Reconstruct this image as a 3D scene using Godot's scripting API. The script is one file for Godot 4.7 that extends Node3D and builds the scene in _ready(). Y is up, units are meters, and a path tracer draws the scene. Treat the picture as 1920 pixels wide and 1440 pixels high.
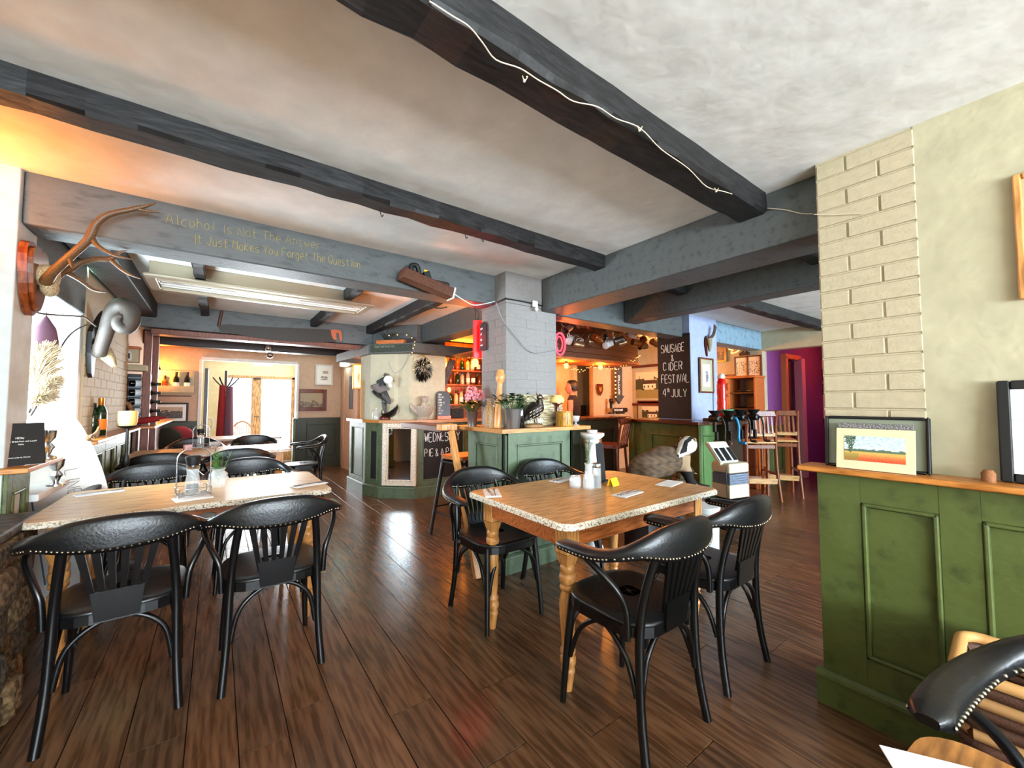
extends Node3D
# A pub dining room: x runs to the right along the ceiling joists, z towards the viewer, y is up, metres.

var M := {}
var used := {}

class MB:
	var v := PackedVector3Array()
	var n := PackedVector3Array()
	var uv := PackedVector2Array()
	var c := PackedColorArray()
	var col := Color(1, 1, 1)
	var xf := Transform3D()

	func tri(a: Vector3, b: Vector3, d: Vector3, na: Vector3, nb: Vector3, nd: Vector3, ua := Vector2(), ub := Vector2(), ud := Vector2()) -> void:
		var nn := na + nb + nd
		if (b - a).cross(d - a).dot(nn) > 0.0:
			var t := b; b = d; d = t
			t = nb; nb = nd; nd = t
			var u := ub; ub = ud; ud = u
		v.append(xf * a); v.append(xf * b); v.append(xf * d)
		var bs := xf.basis.inverse().transposed()
		n.append((bs * na).normalized()); n.append((bs * nb).normalized()); n.append((bs * nd).normalized())
		uv.append(ua); uv.append(ub); uv.append(ud)
		c.append(col); c.append(col); c.append(col)

	func quad(a: Vector3, b: Vector3, d: Vector3, e: Vector3, nn := Vector3.ZERO) -> void:
		var m := nn
		if m == Vector3.ZERO:
			m = (b - a).cross(d - a).normalized()
		tri(a, b, d, m, m, m, Vector2(0, 1), Vector2(1, 1), Vector2(1, 0))
		tri(a, d, e, m, m, m, Vector2(0, 1), Vector2(1, 0), Vector2(0, 0))

	func box(p: Vector3, s: Vector3, b := 0.0, rot := Basis()) -> MB:
		var h := s * 0.5
		var keep := xf
		xf = xf * Transform3D(rot, p)
		b = minf(b, minf(h.x, minf(h.y, h.z)) * 0.95)
		for ax in 3:
			var u := (ax + 1) % 3
			var w := (ax + 2) % 3
			for sg in [-1.0, 1.0]:
				var q := []
				for k in [[-1, -1], [1, -1], [1, 1], [-1, 1]]:
					var t := Vector3.ZERO
					t[ax] = sg * h[ax]; t[u] = k[0] * (h[u] - b); t[w] = k[1] * (h[w] - b)
					q.append(t)
				var nn := Vector3.ZERO
				nn[ax] = sg
				quad(q[0], q[1], q[2], q[3], nn)
		if b > 0.0:
			for ax in 3:
				var u := (ax + 1) % 3
				var w := (ax + 2) % 3
				for su in [-1.0, 1.0]:
					for sw in [-1.0, 1.0]:
						var a1 := Vector3.ZERO
						a1[ax] = -(h[ax] - b); a1[u] = su * h[u]; a1[w] = sw * (h[w] - b)
						var a2 := a1
						a2[ax] = h[ax] - b
						var b1 := Vector3.ZERO
						b1[ax] = -(h[ax] - b); b1[u] = su * (h[u] - b); b1[w] = sw * h[w]
						var b2 := b1
						b2[ax] = h[ax] - b
						var nu := Vector3.ZERO
						nu[u] = su
						var nw := Vector3.ZERO
						nw[w] = sw
						tri(a1, a2, b2, nu, nu, nw); tri(a1, b2, b1, nu, nw, nw)
			for sx in [-1.0, 1.0]:
				for sy in [-1.0, 1.0]:
					for sz in [-1.0, 1.0]:
						var sv := Vector3(sx, sy, sz)
						var hb := h - Vector3(b, b, b)
						tri(sv * Vector3(h.x, hb.y, hb.z), sv * Vector3(hb.x, h.y, hb.z), sv * Vector3(hb.x, hb.y, h.z), Vector3(sx, 0, 0), Vector3(0, sy, 0), Vector3(0, 0, sz))
		xf = keep
		return self

	# a turned profile: pairs of (radius, height), bottom to top
	func lathe(prof: Array, segs := 16, at := Transform3D(), sharp := 0.6) -> MB:
		var keep := xf
		xf = xf * at
		var sn := []
		for i in prof.size() - 1:
			var dd: Vector2 = prof[i + 1] - prof[i]
			sn.append(Vector2(dd.y, -dd.x).normalized())
		for i in prof.size() - 1:
			var p0: Vector2 = prof[i]
			var p1: Vector2 = prof[i + 1]
			if p0.distance_to(p1) < 0.00001:
				continue
			var n0: Vector2 = sn[i]
			var n1: Vector2 = sn[i]
			if i > 0 and n0.dot(sn[i - 1]) > sharp:
				n0 = (n0 + sn[i - 1]).normalized()
			if i < sn.size() - 1 and n1.dot(sn[i + 1]) > sharp:
				n1 = (n1 + sn[i + 1]).normalized()
			for k in segs:
				var a := TAU * k / segs
				var b := TAU * (k + 1) / segs
				var ca := Vector3(cos(a), 0, sin(a))
				var cb := Vector3(cos(b), 0, sin(b))
				var up := Vector3.UP
				var A := ca * p0.x + up * p0.y
				var B := cb * p0.x + up * p0.y
				var C := cb * p1.x + up * p1.y
				var D := ca * p1.x + up * p1.y
				var u0 := Vector2(float(k) / segs, 1.0 - float(i) / prof.size())
				var u1 := Vector2(float(k + 1) / segs, u0.y)
				var u2 := Vector2(u1.x, 1.0 - float(i + 1) / prof.size())
				var u3 := Vector2(u0.x, u2.y)
				if p0.x > 0.00001:
					tri(A, B, C, ca * n0.x + up * n0.y, cb * n0.x + up * n0.y, cb * n1.x + up * n1.y, u0, u1, u2)
				if p1.x > 0.00001:
					tri(A, C, D, ca * n0.x + up * n0.y, cb * n1.x + up * n1.y, ca * n1.x + up * n1.y, u0, u2, u3)
		xf = keep
		return self

	# a tube along points; radii is one number or one per point; squash makes it oval (side, up)
	func tube(pts: Array, radii, segs := 8, squash := Vector2(1, 1), closed := false) -> MB:
		var cnt := pts.size()
		var rings := []
		var nrm := []
		var side := Vector3.ZERO
		for i in cnt:
			var p: Vector3 = pts[i]
			var pa: Vector3 = pts[(i - 1 + cnt) % cnt] if (closed or i > 0) else p
			var pb: Vector3 = pts[(i + 1) % cnt] if (closed or i < cnt - 1) else p
			var t := (pb - pa).normalized()
			if i == 0:
				side = t.cross(Vector3.UP)
				if side.length() < 0.05:
					side = t.cross(Vector3(0.13, 0, 1))
			side = (side - t * side.dot(t)).normalized()
			var up := side.cross(t).normalized()
			var r: float = radii if (radii is float or radii is int) else radii[i]
			var ring := []
			var rn := []
			for k in segs:
				var a := TAU * k / segs
				ring.append(p + side * (cos(a) * r * squash.x) + up * (sin(a) * r * squash.y))
				rn.append((side * (cos(a) * squash.y) + up * (sin(a) * squash.x)).normalized())
			rings.append(ring); nrm.append(rn)
		var last := cnt if closed else cnt - 1
		for i in last:
			var j := (i + 1) % cnt
			for k in segs:
				var m := (k + 1) % segs
				tri(rings[i][k], rings[j][k], rings[j][m], nrm[i][k], nrm[j][k], nrm[j][m])
				tri(rings[i][k], rings[j][m], rings[i][m], nrm[i][k], nrm[j][m], nrm[i][m])
		if not closed:
			for e in [0, cnt - 1]:
				var o: Vector3 = pts[e]
				var tn: Vector3 = (pts[0] - pts[1]).normalized() if e == 0 else (pts[cnt - 1] - pts[cnt - 2]).normalized()
				for k in segs:
					tri(o, rings[e][k], rings[e][(k + 1) % segs], tn, tn, tn)
		return self

	# a flat outline in x and y pushed out along z, centred on z = 0
	func prism(poly: PackedVector2Array, depth: float, at := Transform3D()) -> MB:
		var keep := xf
		xf = xf * at
		var ids := Geometry2D.triangulate_polygon(poly)
		var z := depth * 0.5
		var lo := poly[0]
		var hi := poly[0]
		for p in poly:
			lo = lo.min(p); hi = hi.max(p)
		var sz := (hi - lo).max(Vector2(0.0001, 0.0001))
		for i in range(0, ids.size(), 3):
			var a := poly[ids[i]]
			var b := poly[ids[i + 1]]
			var d := poly[ids[i + 2]]
			var ua := Vector2((a.x - lo.x) / sz.x, 1.0 - (a.y - lo.y) / sz.y)
			var ub := Vector2((b.x - lo.x) / sz.x, 1.0 - (b.y - lo.y) / sz.y)
			var ud := Vector2((d.x - lo.x) / sz.x, 1.0 - (d.y - lo.y) / sz.y)
			for sg in [-1.0, 1.0]:
				var nn := Vector3(0, 0, sg)
				tri(Vector3(a.x, a.y, z * sg), Vector3(b.x, b.y, z * sg), Vector3(d.x, d.y, z * sg), nn, nn, nn, ua, ub, ud)
		var area := 0.0
		for i in poly.size():
			var p := poly[i]
			var q := poly[(i + 1) % poly.size()]
			area += p.x * q.y - q.x * p.y
		for i in poly.size():
			var p := poly[i]
			var q := poly[(i + 1) % poly.size()]
			var e := (q - p).normalized()
			var nn := Vector3(e.y, -e.x, 0) * (1.0 if area > 0.0 else -1.0)
			quad(Vector3(p.x, p.y, -z), Vector3(q.x, q.y, -z), Vector3(q.x, q.y, z), Vector3(p.x, p.y, z), nn)
		xf = keep
		return self

	# an ellipsoid
	func ball(p: Vector3, r: Vector3, segs := 10, rows := 6, rot := Basis()) -> MB:
		var prof := []
		for i in rows + 1:
			var a := -PI / 2 + PI * i / rows
			prof.append(Vector2(cos(a) if i > 0 and i < rows else 0.0, sin(a)))
		return lathe(prof, segs, Transform3D(rot.scaled_local(r), p), -2.0)

	# smooth skin through a grid of points, rows x columns
	func skin(g: Array, wrap := false, caps := false) -> MB:
		var R := g.size()
		var K: int = g[0].size()
		var nn := []
		var mid := Vector3.ZERO
		for i in R:
			var row := []
			for k in K:
				var up: Vector3 = g[mini(i + 1, R - 1)][k] - g[maxi(i - 1, 0)][k]
				var kb: int = (k + 1) % K if wrap else mini(k + 1, K - 1)
				var ka: int = (k - 1 + K) % K if wrap else maxi(k - 1, 0)
				var sd: Vector3 = g[i][kb] - g[i][ka]
				row.append(sd.cross(up).normalized())
			nn.append(row)
		if wrap:
			for i in R:
				var ctr := Vector3.ZERO
				for k in K:
					ctr += g[i][k] / K
				var s := 0.0
				for k in K:
					s += nn[i][k].dot(g[i][k] - ctr)
				if s < 0:
					for k in K:
						nn[i][k] = -nn[i][k]
		var kl := K if wrap else K - 1
		for i in R - 1:
			for k in kl:
				var m := (k + 1) % K
				tri(g[i][k], g[i + 1][k], g[i + 1][m], nn[i][k], nn[i + 1][k], nn[i + 1][m], Vector2(float(k) / K, float(i) / (R - 1)), Vector2(float(k) / K, float(i + 1) / (R - 1)), Vector2(float(k + 1) / K, float(i + 1) / (R - 1)))
				tri(g[i][k], g[i + 1][m], g[i][m], nn[i][k], nn[i + 1][m], nn[i][m], Vector2(float(k) / K, float(i) / (R - 1)), Vector2(float(k + 1) / K, float(i + 1) / (R - 1)), Vector2(float(k + 1) / K, float(i) / (R - 1)))
		if caps:
			for e in [0, R - 1]:
				var ctr := Vector3.ZERO
				for k in K:
					ctr += g[e][k] / K
				var q: int = 1 if e == 0 else R - 2
				var cq := Vector3.ZERO
				for k in K:
					cq += g[q][k] / K
				var tn := (ctr - cq).normalized()
				for k in K:
					tri(ctr, g[e][k], g[e][(k + 1) % K], tn, tn, tn)
		return self

	func mesh() -> ArrayMesh:
		var a := []
		a.resize(Mesh.ARRAY_MAX)
		a[Mesh.ARRAY_VERTEX] = v
		a[Mesh.ARRAY_NORMAL] = n
		a[Mesh.ARRAY_TEX_UV] = uv
		a[Mesh.ARRAY_COLOR] = c
		var m := ArrayMesh.new()
		m.add_surface_from_arrays(Mesh.PRIMITIVE_TRIANGLES, a)
		return m

# ---------------------------------------------------------------- scene helpers
func numbered(nm: String, parent: Node) -> String:
	var key := str(parent.get_instance_id()) + nm
	if not used.has(key):
		used[key] = 0
		return nm
	used[key] += 1
	return "%s_%03d" % [nm, used[key]]

func tag(o: Node, label := "", category := "", group := "", kind := "") -> Node:
	if label != "": o.set_meta("label", label)
	if category != "": o.set_meta("category", category)
	if group != "": o.set_meta("group", group)
	if kind != "": o.set_meta("kind", kind)
	return o

func thing(nm: String, label: String, category: String, at := Vector3.ZERO, yaw := 0.0, group := "") -> Node3D:
	var o := Node3D.new()
	o.name = numbered(nm, self)
	add_child(o, true)
	o.position = at
	o.rotation_degrees.y = yaw
	tag(o, label, category, group)
	return o

func put(nm: String, mesh: Mesh, mat: Material, parent: Node, at := Transform3D()) -> MeshInstance3D:
	var o := MeshInstance3D.new()
	o.mesh = mesh
	o.material_override = mat
	o.name = numbered(nm, parent)
	o.transform = at
	parent.add_child(o, true)
	return o

func part(nm: String, b: MB, mat: Material, parent: Node) -> MeshInstance3D:
	return put(nm, b.mesh(), mat, parent)

func solo(nm: String, b: MB, mat: Material, label: String, category: String, at := Vector3.ZERO, yaw := 0.0, group := "") -> MeshInstance3D:
	var o := put(nm, b.mesh(), mat, self)
	o.position = at
	o.rotation_degrees.y = yaw
	tag(o, label, category, group)
	return o

func struct(nm: String, b: MB, mat: Material) -> MeshInstance3D:
	var o := part(nm, b, mat, self)
	o.set_meta("kind", "structure")
	return o

func copy_of(o: Node3D, base: String, at: Vector3, yaw: float, label: String, group := "") -> Node3D:
	var k := o.duplicate()
	k.name = numbered(base, self)
	add_child(k, true)
	k.position = at
	k.rotation_degrees.y = yaw
	tag(k, label, "", group)
	return k

func noise_tex(seed_: int, freq: float, cols: Array, offs := [], oct := 4, cell := false, size := 512) -> NoiseTexture2D:
	var f := FastNoiseLite.new()
	f.seed = seed_
	f.noise_type = FastNoiseLite.TYPE_CELLULAR if cell else FastNoiseLite.TYPE_SIMPLEX_SMOOTH
	f.frequency = freq
	f.fractal_octaves = oct
	var g := Gradient.new()
	var pc := PackedColorArray()
	var po := PackedFloat32Array()
	for i in cols.size():
		pc.append(cols[i])
		po.append(offs[i] if offs.size() > i else float(i) / (cols.size() - 1))
	g.colors = pc
	g.offsets = po
	var t := NoiseTexture2D.new()
	t.width = size
	t.height = size
	t.seamless = true
	t.noise = f
	t.color_ramp = g
	return t

func bump_tex(seed_: int, freq: float, strength := 4.0, oct := 4, size := 512) -> NoiseTexture2D:
	var f := FastNoiseLite.new()
	f.seed = seed_
	f.noise_type = FastNoiseLite.TYPE_SIMPLEX_SMOOTH
	f.frequency = freq
	f.fractal_octaves = oct
	var t := NoiseTexture2D.new()
	t.width = size
	t.height = size
	t.seamless = true
	t.as_normal_map = true
	t.bump_strength = strength
	t.noise = f
	return t

func mat(c: Color, rough := 0.6, tex: Texture2D = null, scale := Vector3.ONE, nrm: Texture2D = null, nscale := 0.5, metal := 0.0) -> StandardMaterial3D:
	var m := StandardMaterial3D.new()
	m.albedo_color = c
	m.roughness = rough
	m.metallic = metal
	if tex or nrm:
		m.uv1_triplanar = true
		m.uv1_scale = scale
	if tex:
		m.albedo_texture = tex
	if nrm:
		m.normal_enabled = true
		m.normal_texture = nrm
		m.normal_scale = nscale
	return m

func glow(c: Color, e: float) -> StandardMaterial3D:
	var m := StandardMaterial3D.new()
	m.albedo_color = c
	m.emission_enabled = true
	m.emission = c
	m.emission_energy_multiplier = e
	return m

func V2(a: Array) -> Array:     # [x, y, x, y ...] to points
	var r := []
	for i in range(0, a.size(), 2):
		r.append(Vector2(a[i], a[i + 1]))
	return r

func V3(a: Array) -> Array:
	var r := []
	for i in range(0, a.size(), 3):
		r.append(Vector3(a[i], a[i + 1], a[i + 2]))
	return r

func curve(pts: Array, per := 5, closed := false) -> Array:     # smooth line through points
	var r := []
	var cnt := pts.size()
	var last := cnt if closed else cnt - 1
	for i in last:
		var p1 = pts[i]
		var p2 = pts[(i + 1) % cnt]
		var p0 = pts[(i - 1 + cnt) % cnt] if (closed or i > 0) else p1
		var p3 = pts[(i + 2) % cnt] if (closed or i < cnt - 2) else p2
		for k in per:
			r.append(p1.cubic_interpolate(p2, p0, p3, float(k) / per))
	if not closed:
		r.append(pts[cnt - 1])
	return r

func poly(a: Array, smooth := 0) -> PackedVector2Array:
	var p := V2(a)
	if smooth > 0:
		p = curve(p, smooth, true)
	return PackedVector2Array(p)

func round_rect(w: float, h: float, r: float, k := 4) -> PackedVector2Array:
	var p := PackedVector2Array()
	for q in 4:
		var o := Vector2((w / 2 - r) * (1 if q in [0, 3] else -1), (h / 2 - r) * (1 if q in [0, 1] else -1))
		for i in k + 1:
			var a := PI / 2 * (q + float(i) / k)
			p.append(o + Vector2(cos(a), sin(a)) * r)
	return p

func bs(yaw := 0.0, pitch := 0.0, roll := 0.0) -> Basis:
	return Basis.from_euler(Vector3(deg_to_rad(pitch), deg_to_rad(yaw), deg_to_rad(roll)))

# a basis whose y runs from a to b
func along(a: Vector3, b: Vector3) -> Basis:
	var y := (b - a).normalized()
	var x := y.cross(Vector3(0.21, 0.13, 1)).normalized()
	return Basis(x, y, x.cross(y))

# hand lettering: strokes on a grid four wide, baseline at 2, capitals to 8
const GLYPH := {
	"A": "022842|1434", "B": "020838473605|3644433202", "C": "47381807031232 43", "D": "02082846442202", "E": "42020848|0535", "F": "020848|0535",
	"G": "47381807031232434525", "H": "0208|4248|0545", "I": "2228", "J": "3833221203", "K": "0208|480542", "L": "080242", "M": "0208254842", "N": "02084248",
	"O": "180703123243473818", "P": "02083847463505", "Q": "180703123243473818|2442", "R": "02083847463505|2542", "S": "473818070615354443321203",
	"T": "0848|2822", "U": "080312324348", "V": "082248", "W": "0812263248", "X": "0248|0842", "Y": "082548|2522", "Z": "08480242", "&": "4207182703122244",
	"4": "32380444", "2": "07183847460242", "3": "071838473625364443321203", "1": "172822", "a": "361605031232|3632", "b": "08023243453606", "c": "361605031232", "d": "361605031232|3832",
	"e": "043435261605031232", "f": "37281712|0626", "g": "361605031232|36312000", "h": "0802|0516263532", "i": "2622|2728", "j": "36312010|3738", "k": "0802|360432",
	"l": "181322", "m": "0206|051622|253642", "n": "0206|0516263532", "o": "160503122233352616", "p": "0600|062635332202", "q": "3630|361605031232", "r": "0206|051626",
	"s": "36160514243322 02", "t": "18132232|0636", "u": "0603122233|3632", "v": "061236", "w": "0612253246", "x": "0632|3602", "y": "061333|36312000", "z": "06360232", ".": "2223", "'": "2827", "-": "0535", "!": "2824|2223", "/": "0248", ",": "2211", ":": "2223|2526"}

func write(b: MB, text: String, o: Vector3, right: Vector3, up: Vector3, h: float, r: float, gap := 1.6, seed_ := 1) -> float:
	var g := RandomNumberGenerator.new()
	g.seed = seed_
	var x := 0.0
	var u := h / 6.0
	for ch in text:
		if ch == " ":
			x += u * 2.6
			continue
		var s: String = GLYPH.get(ch, "0242")
		s = s.replace(" ", "")
		var dy := g.randf_range(-0.3, 0.3) * u
		var wide := 0.0
		for st in s.split("|"):
			var pts := []
			for i in range(0, st.length() - 1, 2):
				var gx := float(st[i]) + g.randf_range(-0.15, 0.15)
				var gy := float(st[i + 1]) - 2.0 + g.randf_range(-0.2, 0.2)
				wide = maxf(wide, gx)
				pts.append(o + right * (x + gx * u * 0.9) + up * (gy * u + dy))
			if pts.size() > 1:
				b.tube(curve(pts, 2), r, 4)
		x += u * (wide * 0.9 + gap)
	return x

func _ready() -> void:
	var cam := Camera3D.new()
	cam.name = "camera"
	cam.position = Vector3(0, 1.27, 0)
	cam.rotation_degrees = Vector3(2.72, -36.15, 0)
	cam.fov = 87.13
	cam.near = 0.02
	add_child(cam)
	cam.current = true
	var we := WorldEnvironment.new()
	we.name = "environment"
	var env := Environment.new()
	var sky := Sky.new()
	var sm := ProceduralSkyMaterial.new()
	sm.sky_top_color = Color(0.62, 0.74, 0.9)
	sm.sky_horizon_color = Color(0.93, 0.95, 0.97)
	sm.ground_horizon_color = Color(0.8, 0.8, 0.78)
	sm.ground_bottom_color = Color(0.5, 0.5, 0.48)
	sm.sky_energy_multiplier = 2.2
	sm.ground_energy_multiplier = 1.6
	sm.sun_angle_max = 0.0
	sky.sky_material = sm
	env.background_mode = Environment.BG_SKY
	env.sky = sky
	env.tonemap_mode = Environment.TONE_MAPPER_LINEAR
	env.tonemap_exposure = 1.17
	env.sdfgi_enabled = true
	env.ssao_enabled = true
	env.ssil_enabled = true
	we.environment = env
	add_child(we)
	# daylight through the windows: one area light in each opening
	window_light("daylight_front", Vector3(0.18, 1.42, 4.25), Vector2(3.7, 1.4), Vector3(0, 0.8, -1), Color(0.90, 0.955, 1.0), 84.0)
	window_light("daylight_front", Vector3(4.75, 1.5, 4.25), Vector2(3.4, 1.35), Vector3(0, 0.5, -1), Color(0.84, 0.93, 1.0), 80.0)
	window_light("daylight_side", Vector3(-1.2, 1.5, -3.62), Vector2(0.8, 1.1), Vector3(1, 0.7, 0), Color(0.86, 0.95, 1.0), 15.0)
	window_light("daylight_porch", Vector3(0.85, 1.15, -10.0), Vector2(1.3, 1.8), Vector3(0, 0.1, 1), Color(0.95, 0.98, 1.0), 24.0)
	make_materials()
	more_materials()
	build_shell()
	build_beams()
	build_panelling()
	build_tables()
	build_chairs()
	build_stone()
	build_left()
	build_back()
	build_bar()
	build_centre()
	build_right()

func window_light(nm: String, at: Vector3, size: Vector2, dir: Vector3, c: Color, e: float) -> void:
	var l := AreaLight3D.new()
	l.name = numbered(nm, self)
	l.area_size = size
	l.light_color = c
	l.light_energy = e
	l.area_range = 30.0
	l.area_attenuation = 2.0
	l.shadow_enabled = true
	add_child(l, true)
	l.look_at_from_position(at, at + dir, Vector3.UP)

func lamp(nm: String, at: Vector3, c: Color, e: float, size := 0.03) -> void:
	var l := OmniLight3D.new()
	l.name = numbered(nm, self)
	l.light_color = c
	l.light_energy = e
	l.light_size = size
	l.omni_range = 14.0
	l.omni_attenuation = 2.0
	l.shadow_enabled = true
	add_child(l, true)
	l.position = at

func make_materials() -> void:
	var plaster := bump_tex(11, 0.012, 5.0, 5)
	var speck := noise_tex(3, 0.02, [Color(0.93, 0.93, 0.93), Color(1, 1, 1)])
	var wear := noise_tex(7, 0.015, [Color(0.72, 0.72, 0.72), Color(0.95, 0.95, 0.95), Color(1, 1, 1)], [0.0, 0.35, 1.0], 5)
	var grain := noise_tex(21, 0.02, [Color(0.72, 0.66, 0.58), Color(0.92, 0.89, 0.85), Color(1, 1, 1)], [0.15, 0.5, 0.9], 5)
	var dirt := noise_tex(31, 0.018, [Color(0.42, 0.40, 0.38), Color(0.8, 0.78, 0.76), Color(1, 1, 1)], [0.2, 0.55, 0.85], 5)
	var flaky := noise_tex(41, 0.05, [Color(0.55, 0.40, 0.28), Color(0.72, 0.6, 0.5), Color(1, 1, 1), Color(1, 1, 1)], [0.2, 0.33, 0.42, 1.0], 5)
	var rocky := noise_tex(51, 0.02, [Color(0.4, 0.36, 0.32), Color(0.75, 0.68, 0.58), Color(1, 0.95, 0.86)], [0.2, 0.5, 0.8], 5)
	var fine := bump_tex(12, 0.06, 3.0, 3)
	M.ceiling = mat(Color(0.91, 0.905, 0.885), 0.9, speck, Vector3(0.5, 0.5, 0.5), plaster, 0.22)
	M.cream = mat(Color(0.72, 0.685, 0.565), 0.85, speck, Vector3(0.6, 0.6, 0.6), plaster, 0.35)
	M.brick_cream = mat(Color(0.735, 0.68, 0.56), 0.75, speck, Vector3(2, 2, 2), fine, 0.25)
	M.column_cream = mat(Color(0.72, 0.70, 0.60), 0.8, speck, Vector3.ONE, plaster, 0.6)
	M.white = mat(Color(0.88, 0.88, 0.86), 0.7, speck, Vector3.ONE, plaster, 0.25)
	M.pier = mat(Color(0.77, 0.79, 0.78), 0.8, speck, Vector3.ONE, plaster, 0.3)
	M.lilac = mat(Color(0.51, 0.49, 0.475), 0.75, speck, Vector3(2, 2, 2), fine, 0.3)
	M.blue_wall = mat(Color(0.66, 0.70, 0.82), 0.8, speck, Vector3.ONE, plaster, 0.3)
	M.pale_blue = mat(Color(0.52, 0.63, 0.70), 0.7, wear, Vector3.ONE, plaster, 0.2)
	M.pink_plaster = mat(Color(0.80, 0.68, 0.58), 0.85, speck, Vector3.ONE, plaster, 0.3)
	M.orange_plaster = mat(Color(0.85, 0.68, 0.50), 0.85, speck, Vector3.ONE, plaster, 0.3)
	M.purple = mat(Color(0.50, 0.30, 0.52), 0.8, speck, Vector3.ONE, plaster, 0.3)
	M.grey_beam = mat(Color(0.33, 0.345, 0.345), 0.55, wear, Vector3(0.7, 2, 2), fine, 0.3)
	M.black_beam = mat(Color(0.115, 0.11, 0.115), 0.6, dirt, Vector3(0.7, 4, 4), plaster, 0.8)
	M.green = mat(Color(0.335, 0.375, 0.18), 0.42, wear, Vector3(0.8, 0.8, 0.8), fine, 0.15)
	M.sage = mat(Color(0.345, 0.405, 0.30), 0.5, wear, Vector3(0.9, 0.9, 0.9), fine, 0.2)
	M.dark_green = mat(Color(0.20, 0.23, 0.16), 0.5, wear, Vector3.ONE, fine, 0.2)
	M.shelf_oak = mat(Color(0.80, 0.52, 0.24), 0.35, grain, Vector3(6, 6, 0.6))
	M.shelf_oak_x = mat(Color(0.80, 0.55, 0.28), 0.38, grain, Vector3(0.6, 6, 6))
	M.pine = mat(Color(0.84, 0.65, 0.42), 0.45, grain, Vector3(0.45, 5, 5))
	M.pine_pale = mat(Color(0.80, 0.66, 0.48), 0.42, grain, Vector3(0.4, 4, 4))
	M.pine_leg = mat(Color(0.86, 0.62, 0.36), 0.35, grain, Vector3(5, 0.6, 5))
	M.orange_pine = mat(Color(0.78, 0.45, 0.22), 0.4, grain, Vector3(0.6, 5, 5))
	M.flaky_white = mat(Color(0.90, 0.87, 0.80), 0.55, flaky, Vector3(3, 3, 3), fine, 0.4)
	M.chair = mat(Color(0.035, 0.035, 0.04), 0.28)
	M.leather = mat(Color(0.04, 0.042, 0.05), 0.36, null, Vector3(4, 4, 4), bump_tex(14, 0.03, 4.0, 4), 0.35)
	M.nail = mat(Color(0.62, 0.57, 0.48), 0.3, null, Vector3.ONE, null, 0.0, 1.0)
	M.steel = mat(Color(0.75, 0.75, 0.76), 0.2, null, Vector3.ONE, null, 0.0, 1.0)
	M.iron = mat(Color(0.05, 0.05, 0.052), 0.5)
	M.cast = mat(Color(0.28, 0.28, 0.29), 0.4, dirt, Vector3(6, 6, 6), null, 0.0, 0.8)
	M.black = mat(Color(0.03, 0.03, 0.032), 0.55)
	M.slate = mat(Color(0.085, 0.085, 0.095), 0.75, wear, Vector3(2, 2, 2))
	M.chalk = mat(Color(0.92, 0.92, 0.9), 0.9)
	M.gold_ink = mat(Color(0.62, 0.56, 0.34), 0.7)
	M.paper = mat(Color(0.93, 0.93, 0.92), 0.8)
	M.brown_wood = mat(Color(0.36, 0.20, 0.11), 0.4, grain, Vector3(3, 3, 3))
	M.mahogany = mat(Color(0.42, 0.16, 0.07), 0.25, grain, Vector3(3, 1, 3))
	M.stool_wood = mat(Color(0.52, 0.27, 0.12), 0.35, grain, Vector3(5, 0.6, 5))
	M.dark_wood = mat(Color(0.15, 0.075, 0.04), 0.4, grain, Vector3(3, 3, 3))
	M.red_brown = mat(Color(0.48, 0.27, 0.19), 0.5, grain, Vector3(4, 0.6, 4))
	M.stone = []
	for k in 4:
		M.stone.append(mat([Color(0.52, 0.46, 0.38), Color(0.66, 0.58, 0.46), Color(0.45, 0.42, 0.40), Color(0.60, 0.52, 0.40)][k], 0.85, rocky, Vector3(3, 3, 3), plaster, 1.0))
	M.slab = mat(Color(0.30, 0.28, 0.27), 0.6, rocky, Vector3(2, 2, 2), plaster, 0.8)
	M.plank = []
	var scuff := noise_tex(61, 0.012, [Color(0.70, 0.66, 0.62), Color(0.88, 0.86, 0.83), Color(1.0, 0.98, 0.95)], [0.25, 0.5, 0.8], 4)
	for k in 5:
		var tone: Color = [Color(0.45, 0.325, 0.235), Color(0.43, 0.315, 0.23), Color(0.475, 0.34, 0.24), Color(0.42, 0.31, 0.23), Color(0.455, 0.33, 0.235)][k]
		var pm := mat(tone, 0.25, scuff, Vector3(5.0, 5.0, 0.45), fine, 0.10)
		pm.uv1_offset = Vector3(k * 0.37, 0, k * 0.21)
		M.plank.append(pm)
	M.gap = mat(Color(0.05, 0.035, 0.025), 0.8)
	var gm := StandardMaterial3D.new()
	gm.albedo_color = Color(0.95, 0.97, 0.97, 0.12)
	gm.transparency = BaseMaterial3D.TRANSPARENCY_ALPHA
	gm.roughness = 0.03
	M.pane = gm
	var cg := StandardMaterial3D.new()
	cg.albedo_color = Color(0.93, 0.95, 0.95, 0.28)
	cg.transparency = BaseMaterial3D.TRANSPARENCY_ALPHA
	cg.roughness = 0.04
	M.glass = cg

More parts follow.
